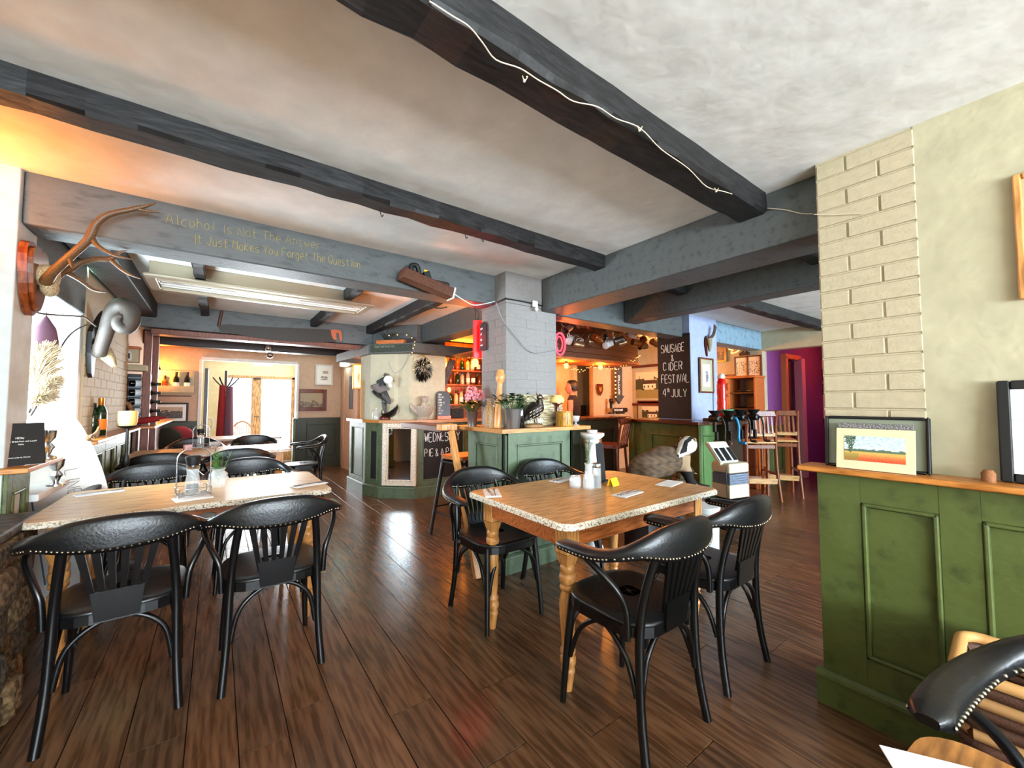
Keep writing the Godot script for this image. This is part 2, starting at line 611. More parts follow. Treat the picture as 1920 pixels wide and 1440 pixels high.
# a wall slab between two corners with rectangular holes [from, to, low, high] along its length
func wall(nm: String, a: Vector3, b: Vector3, holes: Array, m: Material) -> void:
	var q := MB.new()
	var lo := a.min(b)
	var hi := a.max(b)
	var ax := 0 if hi.x - lo.x > hi.z - lo.z else 2
	var cuts := [lo[ax]]
	for h in holes:
		cuts.append(h[0]); cuts.append(h[1])
	cuts.append(hi[ax])
	for i in cuts.size() - 1:
		if cuts[i + 1] - cuts[i] < 0.001:
			continue
		var spans := [[lo.y, hi.y]]
		if i % 2 == 1:
			var h: Array = holes[(i - 1) / 2]
			spans = [[lo.y, h[2]], [h[3], hi.y]]
		for s in spans:
			if s[1] - s[0] < 0.001:
				continue
			var l := lo
			var t := hi
			l[ax] = cuts[i]; t[ax] = cuts[i + 1]
			l.y = s[0]; t.y = s[1]
			q.box((l + t) / 2, t - l)
	struct(nm, q, m)

func build_shell() -> void:
	var floor_ := struct("floor", MB.new().box(Vector3(4.2, -0.09, -2.85), Vector3(13.4, 0.14, 14.7)), M.gap)
	# floorboards run away from the viewer; widths as they lie
	var g := RandomNumberGenerator.new()
	g.seed = 5
	var meshes := []
	var edges := [-1.9, -1.72, -1.53, -1.35, -1.16, -0.97, -0.79, -0.6, -0.42, -0.24, -0.06, 0.1, 0.26, 0.43, 0.604, 0.79, 0.975, 1.19, 1.366, 1.55, 1.74, 1.93, 2.12, 2.31, 2.52, 2.74, 2.957, 3.17, 3.395, 3.6, 3.82, 4.05, 4.28, 4.5, 4.75, 5.0, 5.25, 5.5, 5.75, 6.0, 6.3, 6.6, 6.9, 7.25, 7.6, 8.0, 8.4, 8.9, 9.5]
	var done := 0
	for i in edges.size() - 1:
		var w: float = edges[i + 1] - edges[i]
		var x: float = (edges[i] + edges[i + 1]) / 2
		var z := 4.25
		while z > -10.1:
			var l := g.randf_range(2.3, 3.6)
			if i == 11 and z == 4.25:
				l = 6.05
			if x > 6.95 or (x > 2.6 and z < -2.9):
				l = 5.2
			var z1 := maxf(z - l, -10.1)
			if z1 < -9.5:
				z1 = -10.1
			var b := MB.new().box(Vector3.ZERO, Vector3(w - 0.0028, 0.022, z - z1 - 0.0028), 0.0015)
			var o := put("floorboard", b.mesh(), M.plank[g.randi() % 5], floor_)
			o.position = Vector3(x, -0.011 + g.randf_range(-0.0012, 0.0), (z + z1) / 2)
			done += 1
			z = z1
	struct("ceiling", MB.new().box(Vector3(4.0, 2.46, -2.95), Vector3(13.0, 0.16, 15.1)), M.ceiling)
	# outer walls with their windows
	wall("wall_front", Vector3(-2.1, 0, 4.3), Vector3(10.2, 2.4, 4.5), [[-1.7, 2.05, 0.7, 2.15], [3.0, 6.5, 0.8, 2.2]], M.cream)
	wall("wall_left", Vector3(-2.1, 0, -3.12), Vector3(-1.9, 2.4, 4.3), [], M.cream)
	struct("wall_pier", MB.new().box(Vector3(-1.34, 1.2, -2.99), Vector3(1.13, 2.4, 0.25), 0.008), M.pier)
	# window recess beyond the pier
	wall("wall_recess", Vector3(-1.4, 0, -4.12), Vector3(-1.22, 2.4, -3.1), [[-4.02, -3.24, 0.95, 2.05]], M.white)
	struct("wall_recess_side", MB.new().box(Vector3(-1.1, 1.2, -4.17), Vector3(0.6, 2.4, 0.1), 0.004), M.white)
	struct("wall_brick", MB.new().box(Vector3(-1.1, 1.2, -5.08), Vector3(0.62, 2.4, 1.74)), M.brick_cream)
	struct("wall_lintel", MB.new().box(Vector3(-0.95, 2.15, -3.62), Vector3(0.34, 0.5, 1.0), 0.01), M.grey_beam)
	wall("wall_left_far", Vector3(-1.1, 0, -9.0), Vector3(-0.85, 2.4, -5.9), [], M.pink_plaster)
	wall("wall_back", Vector3(-1.1, 0, -9.0), Vector3(2.4, 2.4, -8.9), [[-0.22, 1.245, -0.001, 2.07]], M.pink_plaster)
	wall("wall_lobby_left", Vector3(-0.34, 0, -10.3), Vector3(-0.24, 2.4, -9.0), [], M.cream)
	wall("wall_lobby_right", Vector3(1.45, 0, -10.3), Vector3(1.55, 2.4, -9.0), [], M.cream)
	wall("wall_lobby_back", Vector3(-0.34, 0, -10.4), Vector3(1.55, 2.4, -10.3), [[0.12, 1.42, 0.0, 1.86]], M.cream)
	wall("wall_right_far", Vector3(2.08, 0, -9.0), Vector3(2.2, 2.4, -6.9), [], M.pink_plaster)
	# right of the dining room: brick chimney breast flush with plaster
	struct("wall_right", MB.new().box(Vector3(2.36, 1.2, 1.99), Vector3(0.28, 2.4, 4.62)), M.cream)
	struct("wall_right_column", MB.new().box(Vector3(2.365, 1.2, -0.48), Vector3(0.285, 2.4, 0.33)), M.brick_cream)
	# bar and corridor walls
	wall("wall_bar_right", Vector3(6.8, 0, -6.2), Vector3(6.95, 2.4, 4.3), [[-2.74, -1.5, -0.001, 2.08]], M.cream)
	wall("wall_corridor", Vector3(6.95, 0, -2.9), Vector3(9.6, 2.4, -2.76), [[7.62, 8.1, -0.001, 2.02]], M.purple)
	wall("wall_corridor_end", Vector3(9.5, 0, -2.9), Vector3(9.7, 2.4, 4.3), [], M.purple)
	wall("wall_corridor_back", Vector3(7.3, 0, -4.2), Vector3(8.5, 2.4, -4.1), [], M.dark_wood)
	wall("wall_bar_back", Vector3(2.2, 0, -6.9), Vector3(5.7, 2.4, -6.75), [], M.orange_plaster)
	wall("wall_bar_far", Vector3(5.7, 0, -6.3), Vector3(6.9, 2.4, -6.15), [], M.orange_plaster)
	# square column of the bar, its left side hidden by the tall chalkboard
	struct("wall_column", MB.new().box(Vector3(5.03, 1.2, -2.93), Vector3(0.66, 2.4, 0.44), 0.006), M.blue_wall)
	brickwork()
	windows()

func windows() -> void:
	var k := 0
	for d in [[-1.7, 2.05, 0.7, 2.15, 4], [3.0, 6.5, 0.8, 2.2, 4]]:
		k += 1
		var f := MB.new()
		var w: float = d[1] - d[0]
		var h: float = d[3] - d[2]
		var c := Vector3((d[0] + d[1]) / 2, (d[2] + d[3]) / 2, 4.42)
		for s in [-1, 1]:
			f.box(c + Vector3(s * (w / 2 - 0.03), 0, 0), Vector3(0.06, h, 0.08), 0.005)
			f.box(c + Vector3(0, s * (h / 2 - 0.03), 0), Vector3(w, 0.06, 0.08), 0.005)
		for i in range(1, d[4]):
			f.box(c + Vector3(-w / 2 + w * i / d[4], 0, 0), Vector3(0.05, h, 0.06), 0.005)
		var o := struct("window_%d" % k, f, M.white)
		for i in d[4]:
			part("pane", MB.new().box(c + Vector3(-w / 2 + w * (i + 0.5) / d[4], 0, 0), Vector3(w / d[4] - 0.04, h - 0.1, 0.006)), M.pane, o)
	var f3 := MB.new()
	var c3 := Vector3(-1.31, 1.5, -3.63)
	for s in [-1, 1]:
		f3.box(c3 + Vector3(0, 0, s * 0.36), Vector3(0.07, 1.1, 0.05), 0.005)
		f3.box(c3 + Vector3(0, s * 0.525, 0), Vector3(0.07, 0.05, 0.78), 0.005)
	f3.box(c3, Vector3(0.05, 1.06, 0.035), 0.004)
	f3.box(c3 + Vector3(0, 0.1, 0), Vector3(0.05, 0.035, 0.74), 0.004)
	var o3 := struct("window_3", f3, M.white)
	for s in [-1, 1]:
		part("pane", MB.new().box(c3 + Vector3(0, 0.31, s * 0.18), Vector3(0.006, 0.4, 0.32)), M.pane, o3)
		part("pane", MB.new().box(c3 + Vector3(0, -0.21, s * 0.18), Vector3(0.006, 0.58, 0.32)), M.pane, o3)

# courses of painted bricks laid over a wall face: o is the lower left corner, right along the face, out its normal
func courses(parent: Node, o: Vector3, right: Vector3, w: float, h: float, seed_: int, m: Material, proud := 0.006, joint := 0.006, bl := 0.218) -> void:
	var g := RandomNumberGenerator.new()
	g.seed = seed_
	var out := right.cross(Vector3.UP)
	var b := Basis(right, Vector3.UP, out)
	var ch := 0.075
	var cache := {}
	var row := 0
	var y := 0.0
	while y < h - 0.02:
		var hh := minf(ch, h - y)
		var x := 0.0
		var first := true
		while x < w - 0.012:
			var l := bl
			if first and row % 2 == 1:
				l = bl * 0.5
			first = false
			if x + l > w - 0.04:
				l = w - x
			var key := "%.3f %.3f %d" % [l, hh, g.randi() % 3]
			if not cache.has(key):
				cache[key] = MB.new().box(Vector3.ZERO, Vector3(l - joint, hh - joint, proud * 2 + g.randf_range(-0.003, 0.003)), 0.0035).mesh()
			put("brick", cache[key], m, parent, Transform3D(b * bs(g.randf_range(-0.5, 0.5), g.randf_range(-1.2, 1.2), g.randf_range(-0.5, 0.5)), o + right * (x + l / 2) + Vector3.UP * (y + hh / 2)))
			x += l
		y += ch
		row += 1

func brickwork() -> void:
	var col := get_node("wall_right_column")
	courses(col, Vector3(2.2225, 1.02, -0.645), Vector3(0, 0, 1), 0.33, 1.36, 4, M.brick_cream, 0.0065, 0.007)
	var br := get_node("wall_brick")
	courses(br, Vector3(-0.79, 1.02, -5.95), Vector3(0, 0, 1), 1.74, 0.9, 9, M.brick_cream, 0.004, 0.005)
	# the pillar in the middle of the room
	var p := struct("wall_pillar", MB.new().box(Vector3(2.22, 1.06, -2.93), Vector3(0.56, 2.12, 0.38)), M.lilac)
	part("pillar_head", MB.new().box(Vector3(2.13, 2.25, -2.93), Vector3(0.40, 0.27, 0.40), 0.006), M.lilac, p)
	courses(p, Vector3(1.94, 1.02, -2.741), Vector3(1, 0, 0), 0.565, 1.09, 15, M.lilac, 0.003, 0.004)
	courses(p, Vector3(1.94, 1.02, -3.12), Vector3(0, 0, 1), 0.38, 1.09, 16, M.lilac, 0.003, 0.004)

func beam(nm: String, p: Vector3, s: Vector3, m: Material, label: String, b := 0.012) -> MeshInstance3D:
	return solo(nm, MB.new().box(Vector3.ZERO, s, b), m, label, "beam", p)

# a rough-sawn joist: a box whose sides waver
func joist(nm: String, a: Vector3, b: Vector3, w: float, h: float, seed_: int, label: String, group := "") -> void:
	var g := RandomNumberGenerator.new()
	g.seed = seed_
	var d := (b - a).normalized()
	var sd := d.cross(Vector3.UP).normalized()
	var n := int((b - a).length() / 0.14) + 2
	var rows := []
	for i in n:
		var c := (b - a) * (float(i) / (n - 1))
		var ring := []
		for q in [[-0.5, 0.0], [0.5, 0.0], [0.5, -0.86], [0.42, -1.0], [-0.42, -1.0], [-0.5, -0.86]]:
			var j: float = 0.006 if q[1] < 0.0 else 0.002
			ring.append(c + sd * (q[0] * w + g.randf_range(-j, j)) + Vector3.UP * (q[1] * h + g.randf_range(-j, j)))
		rows.append(ring)
	var m := MB.new()
	for i in n - 1:
		for k in 6:
			var k2 := (k + 1) % 6
			var mid: Vector3 = (rows[i][k] + rows[i + 1][k2]) / 2
			var cen: Vector3 = (b - a) * (float(i) / (n - 1)) + Vector3.UP * (-h / 2)
			var nn: Vector3 = (rows[i + 1][k] - rows[i][k]).cross(rows[i][k2] - rows[i][k]).normalized()
			if nn.dot(mid - cen) < 0:
				nn = -nn
			m.quad(rows[i][k], rows[i + 1][k], rows[i + 1][k2], rows[i][k2], nn)
	for e in [0, n - 1]:
		var nn2 := -d if e == 0 else d
		for k in range(1, 5):
			m.tri(rows[e][0], rows[e][k], rows[e][k + 1], nn2, nn2, nn2)
	solo(nm, m, M.black_beam, label, "beam", a, 0.0, group)

func build_beams() -> void:
	# two black joists of the dining room, running along x into the grey beam
	joist("ceiling_joist", Vector3(-1.9, 2.385, -0.965), Vector3(2.31, 2.385, -0.965), 0.15, 0.115, 1, "black rough-sawn ceiling joist nearest the viewer, trailing a cream fairy-light cable")
	joist("ceiling_joist", Vector3(-1.9, 2.385, -2.05), Vector3(2.32, 2.385, -2.05), 0.12, 0.1, 2, "black rough-sawn ceiling joist with small hooks, next to the lettered grey beam")
	# big grey beams
	beam("ceiling_beam", Vector3(2.47, 2.235, -1.66), Vector3(0.30, 0.295, 2.14), M.grey_beam, "grey painted ceiling beam from the lilac pillar to the cream brick column")
	var al := beam("ceiling_beam", Vector3(0.58, 2.255, -3.0), Vector3(2.71, 0.265, 0.22), M.grey_beam, "grey painted beam with handwritten gold lettering, left of the lilac pillar")
	var t := MB.new()
	write(t, "Alcohol Is Not The Answer", Vector3(-0.252, 2.264, -2.889), Vector3(0.87, 0.035, 0), Vector3.UP, 0.052, 0.0019, 1.7, 4)
	write(t, "It Just Makes You Forget The Question", Vector3(-0.134, 2.181, -2.889), Vector3(0.715, 0.03, 0), Vector3.UP, 0.05, 0.0022, 1.7, 8)
	var lt := part("lettering", t, M.gold_ink, al)
	lt.position = -al.position
	beam("ceiling_beam", Vector3(3.03, 2.235, -2.9), Vector3(1.4, 0.28, 0.22), M.grey_beam, "short grey beam between the lilac pillar and the tall chalkboard, mugs hanging behind it")
	beam("ceiling_beam", Vector3(4.2, 2.235, -2.9), Vector3(0.98, 0.28, 0.22), M.grey_beam, "grey beam above the tall chalkboard, right of the dark teal beam")
	beam("ceiling_beam", Vector3(3.64, 2.265, 0.75), Vector3(0.2, 0.245, 7.08), M.grey_beam, "dark teal-grey beam parallel to the pillar beam, further right over the bar side")
	beam("ceiling_beam", Vector3(6.08, 2.235, -2.85), Vector3(1.43, 0.285, 0.22), M.pale_blue, "pale blue beam right of the blue column, above the dresser")
	beam("ceiling_beam", Vector3(0.5, 2.245, -6.02), Vector3(2.7, 0.28, 0.24), M.grey_beam, "grey beam at the back of the second room with a long handsaw hung on it")
	beam("ceiling_beam", Vector3(2.42, 2.25, -4.1), Vector3(0.24, 0.27, 2.4), M.grey_beam, "grey beam from the lilac pillar back to the cream bar column")
	beam("ceiling_beam", Vector3(0.5, 2.2, -7.6), Vector3(2.9, 0.2, 0.2), M.dark_wood, "dark brown beam across the far room in front of the porch opening")
	beam("ceiling_beam", Vector3(-0.66, 2.3, -4.5), Vector3(0.2, 0.17, 2.9), M.black_beam, "black wall beam at the left edge of the second ceiling, above the brick pier")
	# joists of the second room run along z
	joist("ceiling_joist", Vector3(-0.14, 2.385, -5.93), Vector3(-0.14, 2.385, -3.1), 0.075, 0.1, 3, "black joist left of the ceiling heater's middle, in the second room", "")
	joist("ceiling_joist", Vector3(1.02, 2.385, -5.93), Vector3(1.02, 2.385, -3.1), 0.085, 0.1, 4, "black joist crossing the right part of the ceiling heater, in the second room", "")
	joist("ceiling_joist", Vector3(1.76, 2.385, -5.9), Vector3(1.76, 2.385, -3.1), 0.1, 0.12, 6, "black joist just right of the ceiling heater, ending by the cream bar column", "")
	# joists of the right side
	joist("ceiling_joist", Vector3(2.62, 2.385, -2.1), Vector3(3.54, 2.385, -2.1), 0.1, 0.09, 7, "short black joist between the grey pillar beam and the dark teal beam")
	joist("ceiling_joist", Vector3(2.62, 2.385, -1.03), Vector3(3.54, 2.385, -1.03), 0.1, 0.09, 8, "short black joist close to the cream brick column, ending at the dark teal beam")
	joist("ceiling_joist", Vector3(3.74, 2.385, -2.0), Vector3(6.8, 2.385, -1.93), 0.13, 0.11, 9, "long dark joist over the bar stools, a white smoke alarm beside it")

func more_materials() -> void:
	var grain := noise_tex(22, 0.02, [Color(0.6, 0.55, 0.48), Color(1, 1, 1)], [0.2, 0.8], 5)
	var mott := noise_tex(24, 0.03, [Color(0.55, 0.5, 0.45), Color(1, 1, 1)], [0.25, 0.75], 5)
	M.alabaster = glow(Color(1.0, 0.72, 0.34), 0.55)
	M.alabaster.albedo_texture = mott
	M.alabaster.emission_texture = mott
	M.alabaster.emission_operator = BaseMaterial3D.EMISSION_OP_MULTIPLY
	M.alabaster.uv1_triplanar = true
	M.alabaster.uv1_scale = Vector3(3, 3, 3)
	M.bulb = glow(Color(1.0, 0.62, 0.25), 9.0)
	M.spark = glow(Color(1.0, 0.72, 0.40), 3.0)
	M.exit_glow = glow(Color(0.85, 1.0, 0.93), 1.6)
	M.cool_glow = glow(Color(0.88, 1.0, 0.96), 1.3)
	M.warm_glow = glow(Color(1.0, 0.9, 0.75), 2.0)
	M.neon = glow(Color(1.0, 0.10, 0.12), 4.0)
	M.neon_pink = glow(Color(1.0, 0.25, 0.33), 1.6)
	M.red_lamp = glow(Color(1.0, 0.3, 0.1), 2.0)
	M.violet_glow = glow(Color(0.8, 0.4, 1.0), 2.0)
	M.red_acrylic = mat(Color(0.75, 0.04, 0.08), 0.3)
	M.mahogany_orange = mat(Color(0.55, 0.26, 0.09), 0.25, grain, Vector3(4, 1, 4))
	M.bone = mat(Color(0.78, 0.70, 0.54), 0.7, mott, Vector3(8, 8, 8))
	M.antler = mat(Color(0.46, 0.33, 0.19), 0.5, mott, Vector3(10, 10, 10))
	M.antler_dark = mat(Color(0.36, 0.23, 0.13), 0.5, mott, Vector3(10, 10, 10))
	M.horn = mat(Color(0.25, 0.21, 0.175), 0.6, grain, Vector3(14, 14, 14), bump_tex(26, 0.05, 5.0), 0.8)
	M.horn_dark = mat(Color(0.10, 0.085, 0.08), 0.6, grain, Vector3(14, 14, 14))
	M.twig = mat(Color(0.25, 0.21, 0.18), 0.8)
	M.plum = mat(Color(0.36, 0.22, 0.28), 0.8)
	M.pampas = mat(Color(0.88, 0.80, 0.66), 0.9)
	M.pampas.backlight_enabled = true
	M.pampas.backlight = Color(0.4, 0.36, 0.3)
	M.blue_line = mat(Color(0.25, 0.40, 0.55), 0.5)
	M.grey_ink = mat(Color(0.50, 0.50, 0.50), 0.7)
	M.cable_cream = mat(Color(0.82, 0.76, 0.66), 0.6)
	M.green_glass = mat(Color(0.06, 0.16, 0.06), 0.08)
	M.black_glass = mat(Color(0.02, 0.022, 0.02), 0.08)
	M.amber_glass = mat(Color(0.42, 0.19, 0.05), 0.12)
	M.clear_bottle = mat(Color(0.75, 0.68, 0.55), 0.1)
	M.slate_glass = mat(Color(0.35, 0.38, 0.42), 0.15)
	M.orange_label = mat(Color(0.95, 0.50, 0.08), 0.5)
	M.pink_label = mat(Color(0.85, 0.35, 0.40), 0.6)
	M.gold_foil = mat(Color(0.85, 0.55, 0.20), 0.3, null, Vector3.ONE, null, 0.0, 0.7)
	M.gold = mat(Color(0.72, 0.55, 0.25), 0.4, null, Vector3.ONE, null, 0.0, 0.5)
	M.driftwood = mat(Color(0.62, 0.45, 0.28), 0.7, grain, Vector3(4, 4, 4))
	M.wax = mat(Color(0.95, 0.80, 0.48), 0.5)
	M.wax.subsurf_scatter_enabled = true
	M.wax.subsurf_scatter_strength = 0.3
	M.heater_frame = mat(Color(0.70, 0.65, 0.56), 0.35, null, Vector3.ONE, null, 0.0, 0.6)
	M.mirror_steel = mat(Color(0.86, 0.86, 0.86), 0.03, null, Vector3.ONE, null, 0.0, 1.0)
	M.rust = mat(Color(0.25, 0.23, 0.20), 0.6, mott, Vector3(6, 6, 6))
	M.saw_handle = mat(Color(0.70, 0.33, 0.16), 0.45)
	M.dark_wool = mat(Color(0.16, 0.17, 0.13), 0.95)
	M.berry_cloth = mat(Color(0.50, 0.16, 0.22), 0.9)
	M.red_cloth = mat(Color(0.50, 0.05, 0.06), 0.85)
	M.dark_cloth = mat(Color(0.09, 0.08, 0.13), 0.9)
	M.wicker = mat(Color(0.66, 0.48, 0.28), 0.7)
	M.wicker_dark = mat(Color(0.36, 0.20, 0.09), 0.65, mott, Vector3(12, 12, 12))
	M.wicker_pale = mat(Color(0.78, 0.58, 0.34), 0.6)
	M.pine_paint = mat(Color(0.74, 0.60, 0.42), 0.5, grain, Vector3(4, 0.6, 4))
	M.pine_near = mat(Color(0.80, 0.55, 0.28), 0.35, grain, Vector3(0.6, 5, 5))
	M.leaf = mat(Color(0.16, 0.30, 0.10), 0.55)
	M.dark_leaf = mat(Color(0.10, 0.12, 0.07), 0.7)
	M.herb = mat(Color(0.27, 0.46, 0.17), 0.6)
	M.grass = mat(Color(0.30, 0.48, 0.14), 0.6)
	for k in ["leaf", "herb", "grass"]:
		M[k].backlight_enabled = true
		M[k].backlight = Color(0.12, 0.2, 0.06)
	M.ochre = mat(Color(0.72, 0.47, 0.12), 0.6)
	M.newsprint = mat(Color(0.60, 0.60, 0.61), 0.9, mott, Vector3(9, 9, 9))
	M.dark_newsprint = mat(Color(0.34, 0.36, 0.38), 0.8, mott, Vector3(9, 9, 9))
	M.milk_glass = mat(Color(0.92, 0.92, 0.90), 0.1)
	M.blue_grey = mat(Color(0.46, 0.50, 0.58), 0.6)
	M.plaster_white = mat(Color(0.84, 0.81, 0.75), 0.6, mott, Vector3(5, 5, 5))
	M.grey_wood = mat(Color(0.36, 0.33, 0.33), 0.7, grain, Vector3(4, 1, 4))
	M.orange_glow_paint = mat(Color(0.90, 0.45, 0.12), 0.6)
	M.orange_wood = mat(Color(0.72, 0.40, 0.16), 0.5, grain, Vector3(0.8, 5, 5))
	M.green_slate = mat(Color(0.27, 0.31, 0.27), 0.8, mott, Vector3(4, 4, 4))
	M.faded_chalk = mat(Color(0.50, 0.55, 0.46), 0.9)
	M.bar_top = mat(Color(0.42, 0.22, 0.11), 0.25, grain, Vector3(0.7, 5, 5))
	M.pewter = mat(Color(0.50, 0.48, 0.45), 0.35, null, Vector3.ONE, null, 0.0, 0.9)
	M.pewter_warm = mat(Color(0.55, 0.44, 0.32), 0.35, null, Vector3.ONE, null, 0.0, 0.8)
	M.silver_dark = mat(Color(0.55, 0.52, 0.48), 0.3, mott, Vector3(12, 12, 12), null, 0.0, 0.9)
	M.bronze = mat(Color(0.20, 0.15, 0.12), 0.4, mott, Vector3(10, 10, 10), null, 0.0, 0.4)
	M.zinc = mat(Color(0.66, 0.67, 0.68), 0.28, null, Vector3.ONE, null, 0.0, 0.9)
	M.stoneware = mat(Color(0.72, 0.56, 0.37), 0.5, mott, Vector3(6, 6, 6))
	M.pink_petal = mat(Color(0.86, 0.55, 0.58), 0.7)
	M.pink_china = mat(Color(0.88, 0.70, 0.70), 0.3)
	M.sign_wood = mat(Color(0.80, 0.76, 0.62), 0.7, grain, Vector3(0.8, 5, 5))
	M.faded_brown = mat(Color(0.50, 0.40, 0.28), 0.8)
	M.yellow_tin = mat(Color(0.86, 0.62, 0.16), 0.4, mott, Vector3(5, 1, 5))
	M.yellow = mat(Color(0.95, 0.78, 0.05), 0.5)
	M.terracotta = mat(Color(0.74, 0.42, 0.28), 0.4, mott, Vector3(5, 5, 5))
	M.black_glossy = mat(Color(0.02, 0.02, 0.022), 0.18)
	M.grey_mount = mat(Color(0.52, 0.54, 0.46), 0.7)
	M.card_cream = mat(Color(0.88, 0.80, 0.64), 0.8)
	M.cork = mat(Color(0.66, 0.43, 0.24), 0.8, mott, Vector3(20, 20, 20))
	M.green_bright = mat(Color(0.29, 0.44, 0.19), 0.45)
	M.red_gloss = mat(Color(0.80, 0.04, 0.04), 0.2)
	M.blue_paint = mat(Color(0.08, 0.52, 0.80), 0.35)
	M.mint = mat(Color(0.35, 0.66, 0.50), 0.4)
	M.ivory = mat(Color(0.86, 0.80, 0.68), 0.3)
	M.pale_case = mat(Color(0.74, 0.79, 0.86), 0.4)
	M.orange_frame = mat(Color(0.85, 0.55, 0.28), 0.4)
	M.pink_frame = mat(Color(0.80, 0.66, 0.60), 0.6)
	M.lilac_door = mat(Color(0.42, 0.38, 0.46), 0.6)
	M.skin = mat(Color(0.72, 0.45, 0.35), 0.55)
	M.hair = mat(Color(0.05, 0.035, 0.03), 0.5)
	M.fur = mat(Color.WHITE, 0.9, null, Vector3(5, 5, 5), bump_tex(28, 0.05, 8.0), 1.0)
	M.fur.vertex_color_use_as_albedo = true

# framed panelling: w wide, h high, standing on its local xz plane and facing local +z; cells are [x0, x1, y0, y1]
func panelling(root: Node, w: float, h: float, cells: Array, m: Material, plinth := 0.13, d := 0.02, fd := 0.014) -> void:
	part("backboard", MB.new().box(Vector3(w / 2, h / 2, -d / 2 - fd), Vector3(w, h, d)), m, root)
	var xs := [0.0]
	var ylo := 9.0
	var yhi := 0.0
	for c in cells:
		xs.append(c[0]); xs.append(c[1])
		ylo = minf(ylo, c[2]); yhi = maxf(yhi, c[3])
	xs.append(w)
	for i in range(0, xs.size(), 2):
		if xs[i + 1] - xs[i] > 0.004:
			part("stile", MB.new().box(Vector3((xs[i] + xs[i + 1]) / 2, h / 2, -fd / 2), Vector3(xs[i + 1] - xs[i], h, fd), 0.002), m, root)
	for c in cells:
		var cw: float = c[1] - c[0]
		var cx: float = (c[0] + c[1]) / 2
		part("rail", MB.new().box(Vector3(cx, c[2] / 2, -fd / 2), Vector3(cw, c[2], fd)), m, root)
		part("rail", MB.new().box(Vector3(cx, (c[3] + h) / 2, -fd / 2), Vector3(cw, h - c[3], fd)), m, root)
		var k := MB.new()
		var s := 0.018
		k.box(Vector3(cx, c[2] + s / 2, -0.004), Vector3(cw, s, 0.02), 0.007)
		k.box(Vector3(cx, c[3] - s / 2, -0.004), Vector3(cw, s, 0.02), 0.007)
		k.box(Vector3(c[0] + s / 2, (c[2] + c[3]) / 2, -0.004), Vector3(s, c[3] - c[2], 0.02), 0.007)
		k.box(Vector3(c[1] - s / 2, (c[2] + c[3]) / 2, -0.004), Vector3(s, c[3] - c[2], 0.02), 0.007)
		part("panel_moulding", k, m, root)
	if plinth > 0:
		var q := MB.new()
		var sec := PackedVector2Array([Vector2(0, 0), Vector2(0.022, 0), Vector2(0.022, plinth - 0.03), Vector2(0.03, plinth - 0.025), Vector2(0.028, plinth - 0.012), Vector2(0.012, plinth)])
		sec.append(Vector2(0, plinth))
		q.prism(sec, w + 0.02, Transform3D(Basis(Vector3(0, 0, 1), Vector3(0, 1, 0), Vector3(-1, 0, 0)), Vector3(w / 2 - 0.01, 0, 0)))
		part("plinth", q, m, root)

func build_panelling() -> void:
	# right wall, facing -x; local x runs towards the viewer
	var r := thing("wainscot", "olive green panelled wainscot under the oak picture shelf, on the right wall", "panelling", Vector3(2.135, 0, -0.655), -90)
	var cs := [[0.146, 0.368, 0.245, 0.866], [0.47, 0.69, 0.245, 0.866]]
	for k in 8:
		cs.append([0.82 + k * 0.51, 1.22 + k * 0.51, 0.245, 0.866])
	panelling(r, 4.94, 0.975, cs, M.green, 0.14)
	part("end_board", MB.new().box(Vector3(0.008, 0.487, -0.17), Vector3(0.016, 0.975, 0.27), 0.002), M.green, r)
	solo("picture_shelf", MB.new().box(Vector3.ZERO, Vector3(0.16, 0.025, 5.0), 0.008), M.shelf_oak, "honey oak picture shelf capping the olive wainscot on the right wall", "shelf", Vector3(2.145, 0.988, 1.79))
	# cabinet round the pillar
	var c := thing("pillar_cabinet", "sage green panelled cabinet built round the lilac pillar", "cabinet", Vector3(1.755, 0, -2.50))
	panelling(c, 0.715, 1.045, [[0.12, 0.6, 0.22, 0.95]], M.sage, 0.14)
	for s in 2:
		part("corner_bead", MB.new().box(Vector3(0.012 + s * 0.022, 0.53, 0.002), Vector3(0.011, 1.0, 0.016), 0.004), M.sage, c)
	var left := Node3D.new()
	left.name = "side_panelling"
	c.add_child(left)
	left.position = Vector3(0.0, 0, -0.54)
	left.rotation_degrees.y = -90
	panelling(left, 0.54, 1.045, [[0.1, 0.44, 0.22, 0.95]], M.sage, 0.14)
	var rr := Node3D.new()
	rr.name = "end_panelling"
	c.add_child(rr)
	rr.position = Vector3(0.715, 0, 0)
	rr.rotation_degrees.y = 90
	panelling(rr, 0.54, 1.045, [[0.1, 0.44, 0.22, 0.95]], M.sage, 0.14)
	var wt := MB.new()
	var tr := Transform3D(Basis(Vector3(1, 0, 0), Vector3(0, 0, -1), Vector3(0, 1, 0)), Vector3(0, 1.06, 0))
	wt.prism(PackedVector2Array([Vector2(1.70, 2.45), Vector2(2.64, 2.45), Vector2(2.64, 2.70), Vector2(1.905, 2.70), Vector2(1.905, 3.2), Vector2(1.70, 3.2)]), 0.03, tr)
	solo("worktop", wt, M.shelf_oak_x, "honey wood worktop wrapping the lilac pillar, crowded with plants and ornaments", "worktop")

